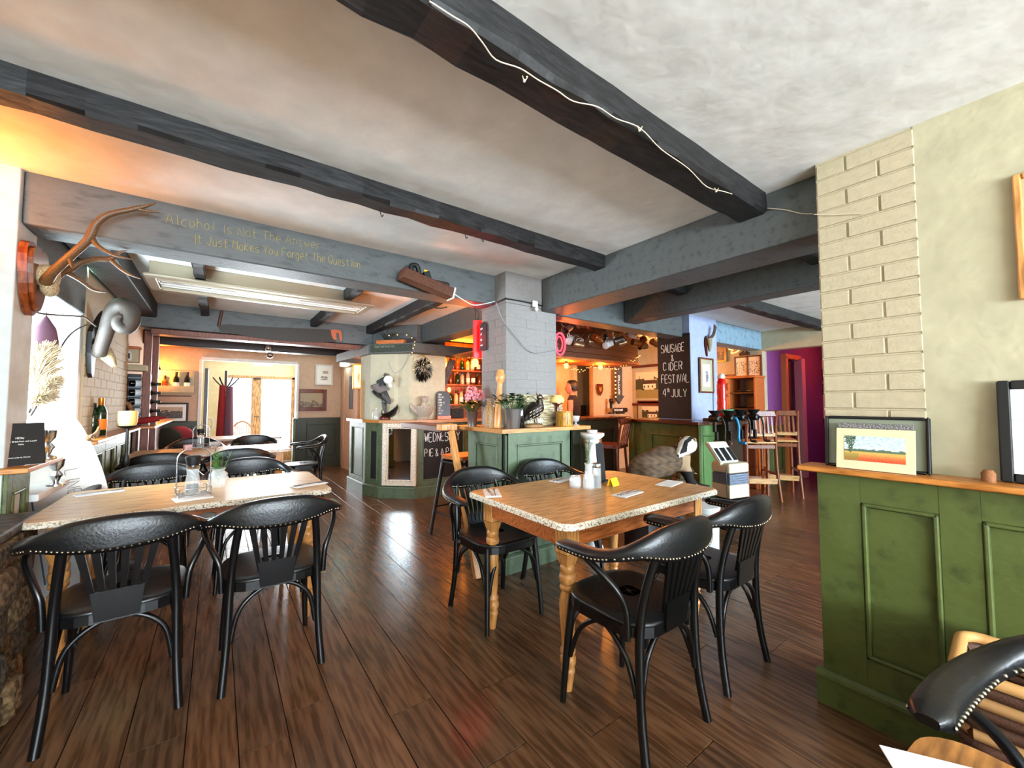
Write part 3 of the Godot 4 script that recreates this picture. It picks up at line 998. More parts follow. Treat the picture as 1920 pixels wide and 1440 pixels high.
func turned_leg(h: float, top: float) -> MB:
	var b := MB.new()
	var s := 0.078
	b.box(Vector3(0, h - top / 2, 0), Vector3(s, top, s), 0.003)
	var t := h - top
	# tapering shoulders of the square block
	for k in 4:
		var a := PI / 2 * k
		var q := Basis(Vector3.UP, a)
		b.quad(q * Vector3(-s / 2, t, s / 2), q * Vector3(s / 2, t, s / 2), q * Vector3(0.022, t - 0.055, 0.026), q * Vector3(-0.022, t - 0.055, 0.026), q * Vector3(0, -0.4, 0.9))
		b.tri(q * Vector3(s / 2, t, s / 2), q * Vector3(0.022, t - 0.055, 0.026), q * Vector3(0.026, t - 0.055, 0.022), q * Vector3(0.6, -0.5, 0.6), q * Vector3(0.6, -0.5, 0.6), q * Vector3(0.6, -0.5, 0.6))
	var y := t - 0.05
	var p := V2([0.0, 0.0, 0.017, 0.0, 0.019, 0.01, 0.028, 0.075, 0.031, 0.08, 0.031, 0.095, 0.026, 0.1, 0.03, 0.108, 0.036, 0.12, 0.036, 0.14, 0.03, 0.152, 0.026, 0.155, 0.034, 0.163, 0.034, 0.176, 0.026, 0.183])
	p += V2([0.027, 0.2, 0.031, 0.26, 0.036, 0.32, 0.038, 0.37, 0.035, 0.405, 0.027, y - 0.125, 0.026, y - 0.118, 0.034, y - 0.112, 0.036, y - 0.1, 0.033, y - 0.093, 0.028, y - 0.09, 0.036, y - 0.078, 0.038, y - 0.06, 0.036, y - 0.045, 0.028, y - 0.04, 0.034, y - 0.034, 0.035, y - 0.012, 0.03, y - 0.004, 0.026, y, 0.0, y])
	b.lathe(p, 18)
	return b

func table(at: Vector3, l: float, w: float, legs: Array, label: String, top_m: Material, leg_m: Material, yaw := 0.0) -> Node3D:
	var t := thing("dining_table", label, "table", at, yaw)
	# rounded slab in two layers: worn wood face over a painted edge
	var e := MB.new()
	var pl := round_rect(l, w, 0.07, 5)
	var pi_ := round_rect(l - 0.024, w - 0.024, 0.06, 5)
	var tr := Transform3D(Basis(Vector3(1, 0, 0), Vector3(0, 0, -1), Vector3(0, 1, 0)), Vector3.ZERO)
	tr.origin.y = 0.7425
	e.prism(pl, 0.018, tr)
	for i in pl.size():
		var j := (i + 1) % pl.size()
		var A := Vector3(pl[i].x, 0.7515, -pl[i].y)
		var B := Vector3(pl[j].x, 0.7515, -pl[j].y)
		var C := Vector3(pi_[j].x, 0.7595, -pi_[j].y)
		var D := Vector3(pi_[i].x, 0.7595, -pi_[i].y)
		var nn := (A + B) * Vector3(1, 0, 1)
		nn = (nn.normalized() + Vector3.UP * 1.3).normalized()
		e.quad(A, B, C, D, nn)
	part("painted_edge", e, M.flaky_white, t)
	var f := MB.new()
	tr.origin.y = 0.755
	f.prism(pi_, 0.01, tr)
	part("tabletop", f, top_m, t)
	var ap := MB.new()
	var hx := l / 2 - 0.115
	var hz := w / 2 - 0.12
	part("apron", MB.new().box(Vector3(0, 0.68, hz + 0.02), Vector3(2 * hx, 0.106, 0.022), 0.003), M.orange_pine, t)
	part("apron", MB.new().box(Vector3(0, 0.68, -hz - 0.02), Vector3(2 * hx, 0.106, 0.022), 0.003), M.orange_pine, t)
	part("apron", MB.new().box(Vector3(hx + 0.02, 0.68, 0), Vector3(0.022, 0.106, 2 * hz), 0.003), M.orange_pine, t)
	part("apron", MB.new().box(Vector3(-hx - 0.02, 0.68, 0), Vector3(0.022, 0.106, 2 * hz), 0.003), M.orange_pine, t)
	var lg := turned_leg(0.735, 0.135).mesh()
	for sx in [-1, 1]:
		for sz in [-1, 1]:
			put("leg", lg, leg_m, t, Transform3D(Basis(), Vector3(sx * hx, 0, sz * hz)))
	return t

func build_tables() -> void:
	table(Vector3(1.815, 0, -1.655), 1.27, 0.85, [], "scrubbed pine dining table with chipped white edge, right of centre, four chairs round it", M.pine, M.pine_leg)
	table(Vector3(-0.045, 0, -3.0), 1.25, 0.80, [], "worn pine dining table with white edge at the left, oil-bottle caddy and rosemary on it", M.pine_pale, M.pine_leg)
	table(Vector3(0.0, 0, -5.52), 1.40, 0.78, [], "honey pine dining table behind the left table, lit warm yellow, in the second room", M.pine, M.pine_leg)
	table(Vector3(0.32, 0, -7.4), 1.0, 0.7, [], "pale table furthest away, in front of the porch doors", M.pine_pale, M.pine_leg)

# ------------------------------------------------ bentwood armchair with a padded leather rail; faces -z
func make_armchair(label: String) -> Node3D:
	var t := thing("armchair", label, "chair", Vector3.ZERO, 0.0, "")
	# padded rail: centre line in plan with lower and upper edge
	var half := V3([0.285, 0.0, -0.125, 0.288, 0.0, -0.03, 0.283, 0.0, 0.07, 0.262, 0.0, 0.15, 0.215, 0.0, 0.215, 0.14, 0.0, 0.252, 0.06, 0.0, 0.268])
	var lowh := [0.690, 0.690, 0.694, 0.712, 0.728, 0.716, 0.708]
	var high := [0.722, 0.730, 0.734, 0.752, 0.792, 0.826, 0.838]
	var thick := [0.030, 0.032, 0.031, 0.028, 0.024, 0.022, 0.021]
	var rail := []
	for i in 7:
		rail.append([half[i], lowh[i], high[i], thick[i]])
	rail.append([Vector3(0, 0, 0.271), 0.706, 0.840, 0.021])
	for i in range(6, -1, -1):
		rail.append([half[i] * Vector3(-1, 1, 1), lowh[i], high[i], thick[i]])
	var cen := []
	var lo := []
	var hi := []
	var th := []
	for q in rail:
		cen.append(q[0]); lo.append(Vector3(q[1], 0, 0)); hi.append(Vector3(q[2], 0, 0)); th.append(Vector3(q[3], 0, 0))
	cen = curve(cen, 3); lo = curve(lo, 3); hi = curve(hi, 3); th = curve(th, 3)
	var n := cen.size()
	var g := []
	var nails := MB.new()
	for i in n:
		var tn: Vector3 = (cen[mini(i + 1, n - 1)] - cen[maxi(i - 1, 0)]).normalized()
		var out := tn.cross(Vector3.UP).normalized()
		if out.dot(cen[i] * Vector3(1, 0, 1) - Vector3(0, 0, 0.02)) < 0:
			out = -out
		var y0: float = lo[i].x
		var y1: float = hi[i].x
		var w: float = th[i].x
		var f := 1.0
		if i == 0 or i == n - 1: f = 0.55
		var ring := []
		for q in [[-0.75, 0.0], [-1.0, 0.12], [-1.0, 0.55], [-0.9, 0.85], [-0.5, 1.0], [0.3, 1.0], [0.85, 0.86], [1.05, 0.55], [1.0, 0.15], [0.75, 0.0]]:
			ring.append(cen[i] + out * (q[0] * w * f) + Vector3.UP * lerpf(y0, y1, 0.5 + (q[1] - 0.5) * f))
		g.append(ring)
	part("leather_rail", MB.new().skin(g, true, true), M.leather, t)
	# studs along both lower edges, close together
	var stud := MB.new()
	for sd in [1.0, -1.0]:
		var acc := 0.0
		for i in range(1, n - 2):
			var seg: Vector3 = cen[i + 1] - cen[i]
			var k := int(seg.length() / 0.0135)
			for j in k:
				var u := float(j) / k
				var tn := seg.normalized()
				var out := tn.cross(Vector3.UP).normalized()
				if out.dot(cen[i] * Vector3(1, 0, 1) - Vector3(0, 0, 0.02)) < 0:
					out = -out
				var p: Vector3 = cen[i].lerp(cen[i + 1], u) + out * sd * (lerpf(th[i].x, th[i + 1].x, u) * 1.0) + Vector3.UP * (lerpf(lo[i].x, lo[i + 1].x, u) + 0.012)
				stud.lathe(V2([0.0046, 0.0, 0.0036, 0.0022, 0.0, 0.0034]), 6, Transform3D(Basis(tn, out * sd, tn.cross(out * sd)), p))
	var so := part("brass_studs", stud, M.nail, t)
	so.set_meta("kind", "stuff")
	# seat: bent rim and pad
	var sp := round_rect(0.42, 0.42, 0.13, 5)
	var tr := Transform3D(Basis(Vector3(1, 0, 0), Vector3(0, 0, -1), Vector3(0, 1, 0)), Vector3(0, 0.438, -0.005))
	part("seat_rim", MB.new().prism(sp, 0.038, tr), M.chair, t)
	var pg := []
	for q in [[0.985, 0.455], [1.0, 0.463], [0.97, 0.474], [0.8, 0.48], [0.4, 0.482], [0.02, 0.482]]:
		var ring := []
		for v in sp:
			ring.append(Vector3(v.x * q[0], q[1], -v.y * q[0] - 0.005))
		pg.append(ring)
	part("seat_pad", MB.new().skin(pg, true, true), M.leather, t)
	# legs
	var fl := MB.new()
	for s in [-1, 1]:
		part("leg", MB.new().tube(curve(V3([s * 0.195, 0, -0.205, s * 0.185, 0.2, -0.19, s * 0.17, 0.45, -0.165]), 4), [0.013, 0.013, 0.014, 0.015, 0.016, 0.017, 0.018, 0.018, 0.018], 10), M.chair, t)
		part("leg", MB.new().tube(curve(V3([s * 0.2, 0, 0.215, s * 0.186, 0.2, 0.185, s * 0.178, 0.45, 0.18, s * 0.168, 0.6, 0.2, s * 0.152, 0.74, 0.238]), 4), 0.0165, 10), M.chair, t)
		part("arm_support", MB.new().tube(curve(V3([s * 0.28, 0.70, -0.015, s * 0.277, 0.665, 0.06, s * 0.245, 0.6, 0.125, s * 0.218, 0.53, 0.15, s * 0.21, 0.42, 0.15]), 5), 0.0125, 8), M.chair, t)
		part("brace", MB.new().tube(curve(V3([s * 0.182, 0.2, -0.172, s * 0.178, 0.33, -0.12, s * 0.176, 0.405, -0.03, s * 0.176, 0.405, 0.03, s * 0.18, 0.33, 0.12, s * 0.186, 0.22, 0.168]), 5), 0.0105, 8), M.chair, t)
	for z in [[-0.19, -0.165], [0.18, 0.172]]:
		part("brace", MB.new().tube(curve(V3([-0.172, 0.2, z[0], -0.14, 0.34, z[0], -0.05, 0.412, z[1], 0.05, 0.412, z[1], 0.14, 0.34, z[0], 0.172, 0.2, z[0]]), 5), 0.0105, 8), M.chair, t)
	# fanned splat
	var bl := MB.new()
	bl.prism(PackedVector2Array([Vector2(-0.066, 0.43), Vector2(0.066, 0.43), Vector2(0.078, 0.545), Vector2(-0.078, 0.545)]), 0.011, Transform3D(bs(0, 6), Vector3(0, 0, 0.162)))
	part("splat_base", bl, M.chair, t)
	for i in 6:
		var u := (i - 2.5) / 2.5
		var x0 := u * 0.068
		var x1 := u * 0.108
		var q := PackedVector2Array([Vector2(x0 - 0.0085, 0.5), Vector2(x0 + 0.0085, 0.5), Vector2(x1 + 0.013, 0.73), Vector2(x1 - 0.013, 0.73)])
		part("splat_slat", MB.new().prism(q, 0.01, Transform3D(bs(0, 13.5), Vector3(0, 0.012, 0.088))), M.chair, t)
	return t

func build_chairs() -> void:
	var g1 := "armchairs round the left table"
	var a := make_armchair("black armchair with its back to the viewer at the far left, beside the stone hearth")
	a.position = Vector3(-0.3, 0, -2.445)
	a.rotation_degrees.y = 2
	copy_of(a, "armchair", Vector3(0.25, 0, -2.415), 0, "black armchair with its back to the viewer, right-hand one of two before the left table")
	copy_of(a, "armchair", Vector3(-0.35, 0, -3.62), 180, "black armchair behind the left table, its rail showing left of the oil caddy")
	copy_of(a, "armchair", Vector3(0.22, 0, -3.58), 180, "black armchair behind the left table, its rail showing right of the rosemary jar")
	copy_of(a, "armchair", Vector3(1.425, 0, -1.11), 0, "black armchair nearest the viewer at the right-hand pine table")
	copy_of(a, "armchair", Vector3(2.03, 0, -1.13), 0, "black armchair at the right-hand pine table, close to the green wainscot wall")
	copy_of(a, "armchair", Vector3(1.425, 0, -2.12), 180, "black armchair behind the right pine table, in front of the sloping prop")
	copy_of(a, "armchair", Vector3(2.03, 0, -2.16), 180, "black armchair behind the right pine table, only its rail seen before the sage cabinet")
	copy_of(a, "armchair", Vector3(-0.38, 0, -4.9), 0, "black armchair before the honey pine table, its rail just above the left-hand rail")
	copy_of(a, "armchair", Vector3(0.2, 0, -4.95), 0, "black armchair at the honey pine table, directly behind the rosemary sprig")
	copy_of(a, "armchair", Vector3(-0.2, 0, -6.2), 180, "black armchair on the far side of the honey pine table, below the cushions")
	copy_of(a, "armchair", Vector3(0.42, 0, -6.3), 180, "black armchair on the far side of the honey pine table, below the coat stand")
	copy_of(a, "armchair", Vector3(0.95, 0, -6.0), 90, "dark armchair side-on at the right end of the honey pine table")
	copy_of(a, "armchair", Vector3(1.13, 0, 0.13), 84, "black armchair at the lower right corner, beyond the near table corner")

# ------------------------------------------------ small things used in several places
func art(kind: String, seed_: int, w := 96, h := 64) -> ImageTexture:
	var g := RandomNumberGenerator.new()
	g.seed = seed_
	var f := FastNoiseLite.new()
	f.seed = seed_
	f.frequency = 0.05
	var im := Image.create(w, h, false, Image.FORMAT_RGB8)
	for y in h:
		for x in w:
			var u := float(x) / w
			var v := float(y) / h
			var n := f.get_noise_2d(x, y * 2.0) * 0.5
			var n2 := f.get_noise_2d(x * 4.0, y * 4.0 + 300.0) * 0.5
			var c := Color(0.8, 0.8, 0.78)
			match kind:
				"poppies":
					if v < 0.62:
						c = Color(0.60, 0.72, 0.80).lerp(Color(0.92, 0.93, 0.90), clampf(0.45 + n * 1.6 + v * 0.3, 0, 1))
						if v > 0.52 + n * 0.12: c = Color(0.33, 0.42, 0.33)
					else:
						c = Color(0.82, 0.66, 0.34).lerp(Color(0.80, 0.30, 0.16), clampf((v - 0.68) * 4.0 + n2 * 1.4, 0, 1))
						if u < 0.25 and v > 0.7: c = c.lerp(Color(0.50, 0.55, 0.25), 0.6)
					if absf(u - 0.10 - n * 0.08) < 0.075 * clampf(0.7 - v, 0.1, 0.6) * 2.2 and v < 0.68 and n2 > -0.12: c = Color(0.20, 0.30, 0.20)
				"sepia":
					var hill := 0.55 + 0.22 * sin(u * 5.0 + seed_) * (1.0 if u > 0.5 else -0.6) + n * 0.2
					c = Color(0.62, 0.54, 0.42) if v < hill else Color(0.30, 0.22, 0.15).lerp(Color(0.72, 0.66, 0.55), clampf(n * 1.5 + 0.35 + n2, 0, 1))
				"photo":
					c = Color(0.70, 0.62, 0.52) if v < 0.35 + n * 0.5 else Color(0.15, 0.12, 0.09).lerp(Color(0.85, 0.8, 0.72), clampf(n2 * 2.2 + n, 0, 1))
				"cottage":
					c = Color(0.88, 0.80, 0.66)
					if v > 0.25 + n * 0.35 and (u < 0.30 or u > 0.62): c = Color(0.25, 0.24, 0.13)
					if v > 0.3 and v < 0.62 and u > 0.25 and u < 0.68: c = Color(0.92, 0.87, 0.75) if v > 0.45 else Color(0.28, 0.17, 0.11)
					if v > 0.50 and v < 0.58 and int(u * 22) % 3 == 0 and u > 0.28 and u < 0.65: c = Color(0.2, 0.14, 0.1)
					if v > 0.66 + n * 0.1: c = Color(0.55, 0.50, 0.28)
				"figures":
					c = Color(0.93, 0.92, 0.88)
					var row := v > 0.22 and v < 0.42 and u > 0.35 and u < 0.85
					var low := v > 0.58 and v < 0.85 and u > 0.2 and u < 0.8
					if (row or low) and n2 + n * 0.6 > 0.02: c = Color(0.13, 0.10, 0.08).lerp(Color(0.6, 0.3, 0.2), clampf(n, 0, 1))
				"bird":
					c = Color(0.93, 0.92, 0.88)
					if Vector2((u - 0.55) * 1.2, v - 0.55).length() + n * 0.35 < 0.24: c = Color(0.25, 0.24, 0.25).lerp(Color(0.75, 0.75, 0.76), clampf(n2 * 2.5 + 0.4, 0, 1))
				"print":
					c = Color(0.95, 0.95, 0.93)
					if v > 0.35 and v < 0.36: c = Color(0.7, 0.7, 0.66)
					if n2 > 0.34: c = Color(0.75, 0.78, 0.74)
				"lines":
					c = Color(0.86, 0.80, 0.70)
					if absf(fmod(u * 5.0 + n * 2.0, 1.0) - 0.5) < 0.1 and v > 0.2 and v < 0.85 and n > -0.2: c = Color(0.15, 0.1, 0.08)
			im.set_pixel(x, y, c)
	return ImageTexture.create_from_image(im)

func art_mat(kind: String, seed_: int, w := 96, h := 64) -> StandardMaterial3D:
	var m := StandardMaterial3D.new()
	m.albedo_texture = art(kind, seed_, w, h)
	m.roughness = 0.5
	return m

# a framed picture centred on p, facing local +z; mount is the card border
func picture(nm: String, label: String, p: Vector3, yaw: float, w: float, h: float, fw: float, fm: Material, mount: float, mm: Material, am: Material, group := "", lean := 0.0, roll := 0.0) -> Node3D:
	var o := thing(nm, label, "picture", p, yaw, group)
	o.rotation_degrees = Vector3(lean, yaw, roll)
	var b := MB.new()
	var d := 0.022
	for s in [-1, 1]:
		b.box(Vector3(s * (w / 2 - fw / 2), 0, 0), Vector3(fw, h, d), 0.005)
		b.box(Vector3(0, s * (h / 2 - fw / 2), 0), Vector3(w - 2 * fw, fw, d), 0.005)
	b.box(Vector3(0, 0, -d / 2 + 0.003), Vector3(w - fw, h - fw, 0.005))
	part("frame", b, fm, o)
	if mount > 0.0:
		part("mount", MB.new().box(Vector3(0, 0, -0.004), Vector3(w - 2 * fw, h - 2 * fw, 0.004)), mm, o)
	var q := MB.new()
	var pw := w - 2 * fw - 2 * mount
	var ph := h - 2 * fw - 2 * mount
	q.quad(Vector3(-pw / 2, -ph / 2, -0.0015), Vector3(pw / 2, -ph / 2, -0.0015), Vector3(pw / 2, ph / 2, -0.0015), Vector3(-pw / 2, ph / 2, -0.0015), Vector3(0, 0, 1))
	part("print", q, am, o)
	return o

const WINE := [0.0, 0.0, 0.036, 0.0, 0.038, 0.006, 0.038, 0.18, 0.034, 0.205, 0.02, 0.23, 0.0145, 0.245, 0.0135, 0.285, 0.0165, 0.287, 0.0165, 0.297, 0.013, 0.3, 0.0, 0.3]
const SPIRIT := [0.0, 0.0, 0.04, 0.0, 0.042, 0.006, 0.042, 0.15, 0.037, 0.17, 0.018, 0.19, 0.0145, 0.2, 0.0145, 0.235, 0.018, 0.237, 0.018, 0.262, 0.0, 0.264]
const FLUTE := [0.0, 0.0, 0.034, 0.0, 0.032, 0.004, 0.005, 0.012, 0.004, 0.08, 0.018, 0.1, 0.03, 0.14, 0.028, 0.19, 0.026, 0.19, 0.028, 0.14, 0.016, 0.103, 0.0, 0.095]

func scaled(a: Array, k: float, ky := 0.0) -> Array:
	var r := []
	for p in V2(a):
		r.append(p * Vector2(k, ky if ky > 0.0 else k))
	return r

func bottle_node(prof: Array, gm: Material, lm: Material, cm: Material, k := 1.0) -> Node3D:
	var o := Node3D.new()
	add_child(o)
	part("bottle_body", MB.new().lathe(scaled(prof, k), 12), gm, o)
	part("label_band", MB.new().lathe(V2([0.0405 * k, 0.045 * k, 0.0415 * k, 0.05 * k, 0.0415 * k, 0.125 * k, 0.0405 * k, 0.13 * k]), 12), lm, o)
	var hh: float = prof[prof.size() - 1] * k
	part("cap", MB.new().lathe(V2([0.0155 * k, hh - 0.06 * k, 0.0185 * k, hh - 0.055 * k, 0.019 * k, hh - 0.002, 0.0, hh + 0.002]), 10), cm, o)
	return o

func leafy(b: MB, p: Vector3, n: int, spread: float, hgt: float, lsize: float, seed_: int, stem_r := 0.0015) -> void:
	var g := RandomNumberGenerator.new()
	g.seed = seed_
	for i in n:
		var a := g.randf() * TAU
		var r := sqrt(g.randf()) * spread
		var tip := p + Vector3(cos(a) * r, hgt * g.randf_range(0.5, 1.0), sin(a) * r)
		var out := Vector3(cos(a), g.randf_range(-0.4, 0.5), sin(a)).normalized()
		b.tube([p + Vector3(cos(a), 0, sin(a)) * r * 0.25, tip], stem_r, 4)
		var sd := out.cross(Vector3.UP).normalized() * lsize * 0.42
		var e := tip + out * lsize
		var m := tip + out * lsize * 0.5 + Vector3.UP * lsize * 0.14
		var nn := Vector3.UP + out * 0.3
		b.tri(tip, m + sd, m, nn + sd * 8, nn + sd * 8, nn); b.tri(tip, m, m - sd, nn, nn, nn - sd * 8)
		b.tri(m, m + sd, e, nn, nn + sd * 8, nn); b.tri(m, e, m - sd, nn, nn, nn - sd * 8)

# needles along leaning stems: rosemary and grass
func needles(b: MB, p: Vector3, stems: int, h: float, lean: float, seed_: int, nl := 0.022, dense := 16) -> void:
	var g := RandomNumberGenerator.new()
	g.seed = seed_
	for i in stems:
		var a := g.randf() * TAU
		var d := Vector3(cos(a) * lean * g.randf(), 1, sin(a) * lean * g.randf()).normalized()
		var l := h * g.randf_range(0.6, 1.0)
		b.tube([p, p + d * l * 0.5, p + d * l], 0.0012, 4)
		for k in dense:
			var q := p + d * l * (0.25 + 0.75 * k / dense)
			var t := g.randf() * TAU
			var o := (Vector3(cos(t), 0.7, sin(t))).normalized()
			var s := o.cross(d).normalized() * 0.0022
			var e := q + o * nl * g.randf_range(0.7, 1.1)
			var nn := Vector3(cos(t), 1, sin(t))
			b.tri(q + s, q - s, e, nn, nn, nn)

func napkin(at: Vector3, yaw: float, label: String) -> void:
	var o := thing("napkin", label + " napkin laid flat", "napkin", at, yaw, "paper napkins on the tables")
	part("paper", MB.new().box(Vector3(0, 0.002, 0), Vector3(0.20, 0.003, 0.09), 0.001), M.paper, o)
	part("fold", MB.new().box(Vector3(0.004, 0.0048, 0.002), Vector3(0.185, 0.002, 0.082), 0.001), M.paper, o)
	var k := thing("knife", label + " knife on its napkin", "knife", at + Vector3(0, 0.006, 0), yaw + 4, "knives on the napkins")
	part("blade", MB.new().box(Vector3(0.05, 0.0015, -0.012), Vector3(0.11, 0.002, 0.016), 0.001), M.steel, k)
	part("handle", MB.new().tube(V3([-0.1, 0.003, -0.012, -0.05, 0.003, -0.012, 0.0, 0.003, -0.012]), [0.005, 0.0045, 0.0035], 8, Vector2(1, 0.5)), M.steel, k)
	var f := thing("fork", label + " fork on its napkin", "fork", at + Vector3(0, 0.006, 0), yaw - 3, "forks on the napkins")
	part("handle", MB.new().tube(V3([-0.095, 0.003, 0.014, -0.04, 0.003, 0.014, 0.035, 0.004, 0.014, 0.05, 0.003, 0.014]), [0.005, 0.0035, 0.003, 0.007], 8, Vector2(1, 0.45)), M.steel, f)
	var tn := MB.new()
	for s in 4:
		tn.tube(V3([0.048, 0.003, 0.0078 + s * 0.0041, 0.075, 0.0025, 0.008 + s * 0.004, 0.096, 0.004, 0.008 + s * 0.004]), 0.0012, 5)
	part("tines", tn, M.steel, f)

# bare filament bulb with its holder; the light sits inside the glowing glass
func bulb(nm: String, label: String, at: Vector3, e: float, c := Color(1.0, 0.6, 0.22)) -> Node3D:
	var o := thing(nm, label, "lamp", at)
	part("bulb", MB.new().ball(Vector3.ZERO, Vector3(0.032, 0.042, 0.032), 12, 8), M.bulb, o)
	part("lamp_holder", MB.new().lathe(V2([0.0, 0.035, 0.016, 0.036, 0.02, 0.045, 0.02, 0.075, 0.012, 0.085, 0.0, 0.086]), 12), M.iron, o)
	lamp("bulb_light", at, c, e, 0.03)
	return o

func build_left() -> void:
	# pier shelf and what stands on it
	solo("wall_shelf", MB.new().box(Vector3.ZERO, Vector3(1.2, 0.026, 0.52), 0.006), M.shelf_oak_x, "oak shelf round the grey pier at the far left edge, black menu card on it", "shelf", Vector3(-1.285, 0.962, -3.065))
	var pn := thing("pier_panelling", "dark green panelling on the pier under the oak shelf at the left edge", "panelling", Vector3(-0.765, 0, -3.14), 90)
	pn.position = Vector3(-0.762, 0, -2.868)
	panelling(pn, 0.28, 0.948, [[0.06, 0.22, 0.15, 0.85]], M.green, 0.12)
	var mc := thing("menu_card", "black menu card standing on the oak shelf at the left edge, small white print", "menu", Vector3(-0.720, 0.923, -2.927), 0)
	mc.position = Vector3(-0.735, 0.976, -2.93)
	mc.rotation_degrees = Vector3(-8, 34, 0)
	part("card", MB.new().box(Vector3(0, 0.10, 0), Vector3(0.15, 0.20, 0.004)), M.black, mc)
	var t := MB.new()
	write(t, "MENU", Vector3(-0.022, 0.125, 0.003), Vector3.RIGHT, Vector3.UP, 0.008, 0.0008)
	write(t, "The Breakfast and Lunch", Vector3(-0.05, 0.11, 0.003), Vector3.RIGHT, Vector3.UP, 0.006, 0.0006)
	write(t, "Menu", Vector3(-0.014, 0.096, 0.003), Vector3.RIGHT, Vector3.UP, 0.006, 0.0006)
	write(t, "please order at the bar", Vector3(-0.05, 0.035, 0.003), Vector3.RIGHT, Vector3.UP, 0.005, 0.0005)
	part("lettering", t, M.chalk, mc)
	# alabaster uplighter on the front of the pier
	var up := thing("uplighter", "cream alabaster uplighter bowl glowing at the upper left edge", "lamp", Vector3(-1.02, 1.90, -2.68))
	part("bowl", MB.new().lathe(V2([0.0, -0.055, 0.06, -0.05, 0.14, -0.028, 0.205, 0.012, 0.215, 0.03, 0.208, 0.032, 0.135, -0.018, 0.05, -0.04, 0.0, -0.044]), 24), M.alabaster, up)
	part("bracket", MB.new().box(Vector3(0, -0.07, -0.10), Vector3(0.04, 0.03, 0.16), 0.006), M.iron, up)
	lamp("uplighter_light", Vector3(-1.02, 2.0, -2.66), Color(1.0, 0.62, 0.2), 0.5, 0.05)
	# antlers on a shield
	var an := thing("antler_trophy", "pair of brown antlers on a varnished wooden shield, mounted on the left pier", "antlers")
	var sh := MB.new()
	var sp := poly([-0.11, 0.14, -0.12, 0.05, -0.085, -0.1, 0.0, -0.19, 0.085, -0.1, 0.12, 0.05, 0.11, 0.14, 0.04, 0.165, 0, 0.15, -0.04, 0.165], 3)
	sh.prism(sp, 0.03, Transform3D(bs(90), Vector3(-0.757, 1.89, -2.985)))
	var sp2 := PackedVector2Array()
	for q in sp: sp2.append(q * 0.88)
	sh.prism(sp2, 0.05, Transform3D(bs(90), Vector3(-0.750, 1.89, -2.985)))
	part("shield", sh, M.mahogany_orange, an)
	var sk := MB.new()
	sk.ball(Vector3(-0.70, 1.90, -2.965), Vector3(0.05, 0.06, 0.055), 12, 8)
	sk.ball(Vector3(-0.69, 1.845, -2.97), Vector3(0.035, 0.045, 0.04), 10, 6)
	part("skull_cap", sk, M.bone, an)
	var a1 := MB.new()
	a1.tube(curve([Vector3(-0.70, 1.86, -2.94), Vector3(-0.668, 1.906, -2.900), Vector3(-0.601, 1.982, -2.840), Vector3(-0.533, 2.070, -2.800), Vector3(-0.504, 2.151, -2.780), Vector3(-0.458, 2.208, -2.770), Vector3(-0.381, 2.255, -2.770), Vector3(-0.348, 2.276, -2.770)], 3), [0.022, 0.026, 0.024, 0.021, 0.02, 0.019, 0.019, 0.018, 0.018, 0.018, 0.019, 0.018, 0.016, 0.015, 0.015, 0.014, 0.013, 0.013, 0.012, 0.012, 0.012, 0.012], 9)
	a1.tube(curve([Vector3(-0.360, 2.267, -2.770), Vector3(-0.321, 2.290, -2.765), Vector3(-0.283, 2.312, -2.750)], 3), [0.011, 0.010, 0.009, 0.008, 0.006, 0.004, 0.002], 7)
	a1.tube(curve([Vector3(-0.356, 2.265, -2.770), Vector3(-0.311, 2.268, -2.775), Vector3(-0.272, 2.276, -2.780)], 3), [0.010, 0.009, 0.008, 0.007, 0.005, 0.003, 0.002], 7)
	a1.tube(curve([Vector3(-0.520, 2.079, -2.800), Vector3(-0.491, 2.042, -2.790), Vector3(-0.438, 2.010, -2.770), Vector3(-0.361, 1.994, -2.750)], 3), [0.015, 0.013, 0.011, 0.01, 0.009, 0.008, 0.007, 0.006, 0.004, 0.002], 7)
	a1.tube(curve([Vector3(-0.601, 1.982, -2.840), Vector3(-0.590, 1.945, -2.820), Vector3(-0.584, 1.925, -2.810)], 2), [0.012, 0.010, 0.008, 0.005, 0.003], 7)
	part("antler", a1, M.antler, an)
	var a2 := MB.new()
	a2.tube(curve([Vector3(-0.70, 1.85, -2.99), Vector3(-0.675, 1.933, -3.030), Vector3(-0.636, 1.980, -3.060), Vector3(-0.608, 2.014, -3.060), Vector3(-0.547, 2.045, -3.050), Vector3(-0.496, 2.053, -3.040), Vector3(-0.472, 2.076, -3.040)], 3), [0.022, 0.024, 0.022, 0.02, 0.019, 0.018, 0.017, 0.016, 0.016, 0.015, 0.015, 0.014, 0.014, 0.014, 0.014, 0.014, 0.014, 0.014, 0.013], 9)
	a2.tube(curve([Vector3(-0.488, 2.057, -3.040), Vector3(-0.460, 2.096, -3.040), Vector3(-0.426, 2.116, -3.040)], 3), [0.013, 0.011, 0.01, 0.008, 0.006, 0.004, 0.002], 7)
	a2.tube(curve([Vector3(-0.492, 2.056, -3.040), Vector3(-0.451, 2.012, -3.030), Vector3(-0.410, 1.981, -3.020), Vector3(-0.360, 1.959, -3.000)], 3), [0.012, 0.011, 0.01, 0.01, 0.009, 0.008, 0.007, 0.005, 0.004, 0.002], 7)
	a2.tube(curve([Vector3(-0.652, 1.954, -3.050), Vector3(-0.600, 1.919, -3.040), Vector3(-0.547, 1.874, -3.030), Vector3(-0.492, 1.862, -3.000)], 3), [0.014, 0.013, 0.012, 0.011, 0.01, 0.009, 0.008, 0.007, 0.006, 0.003], 7)
	part("antler", a2, M.antler, an)
	# twig and what hangs on it
	var br := thing("bare_branch", "thin bare branch reaching from the pier to the brick wall, in the window recess", "branch")
	var bt := MB.new()
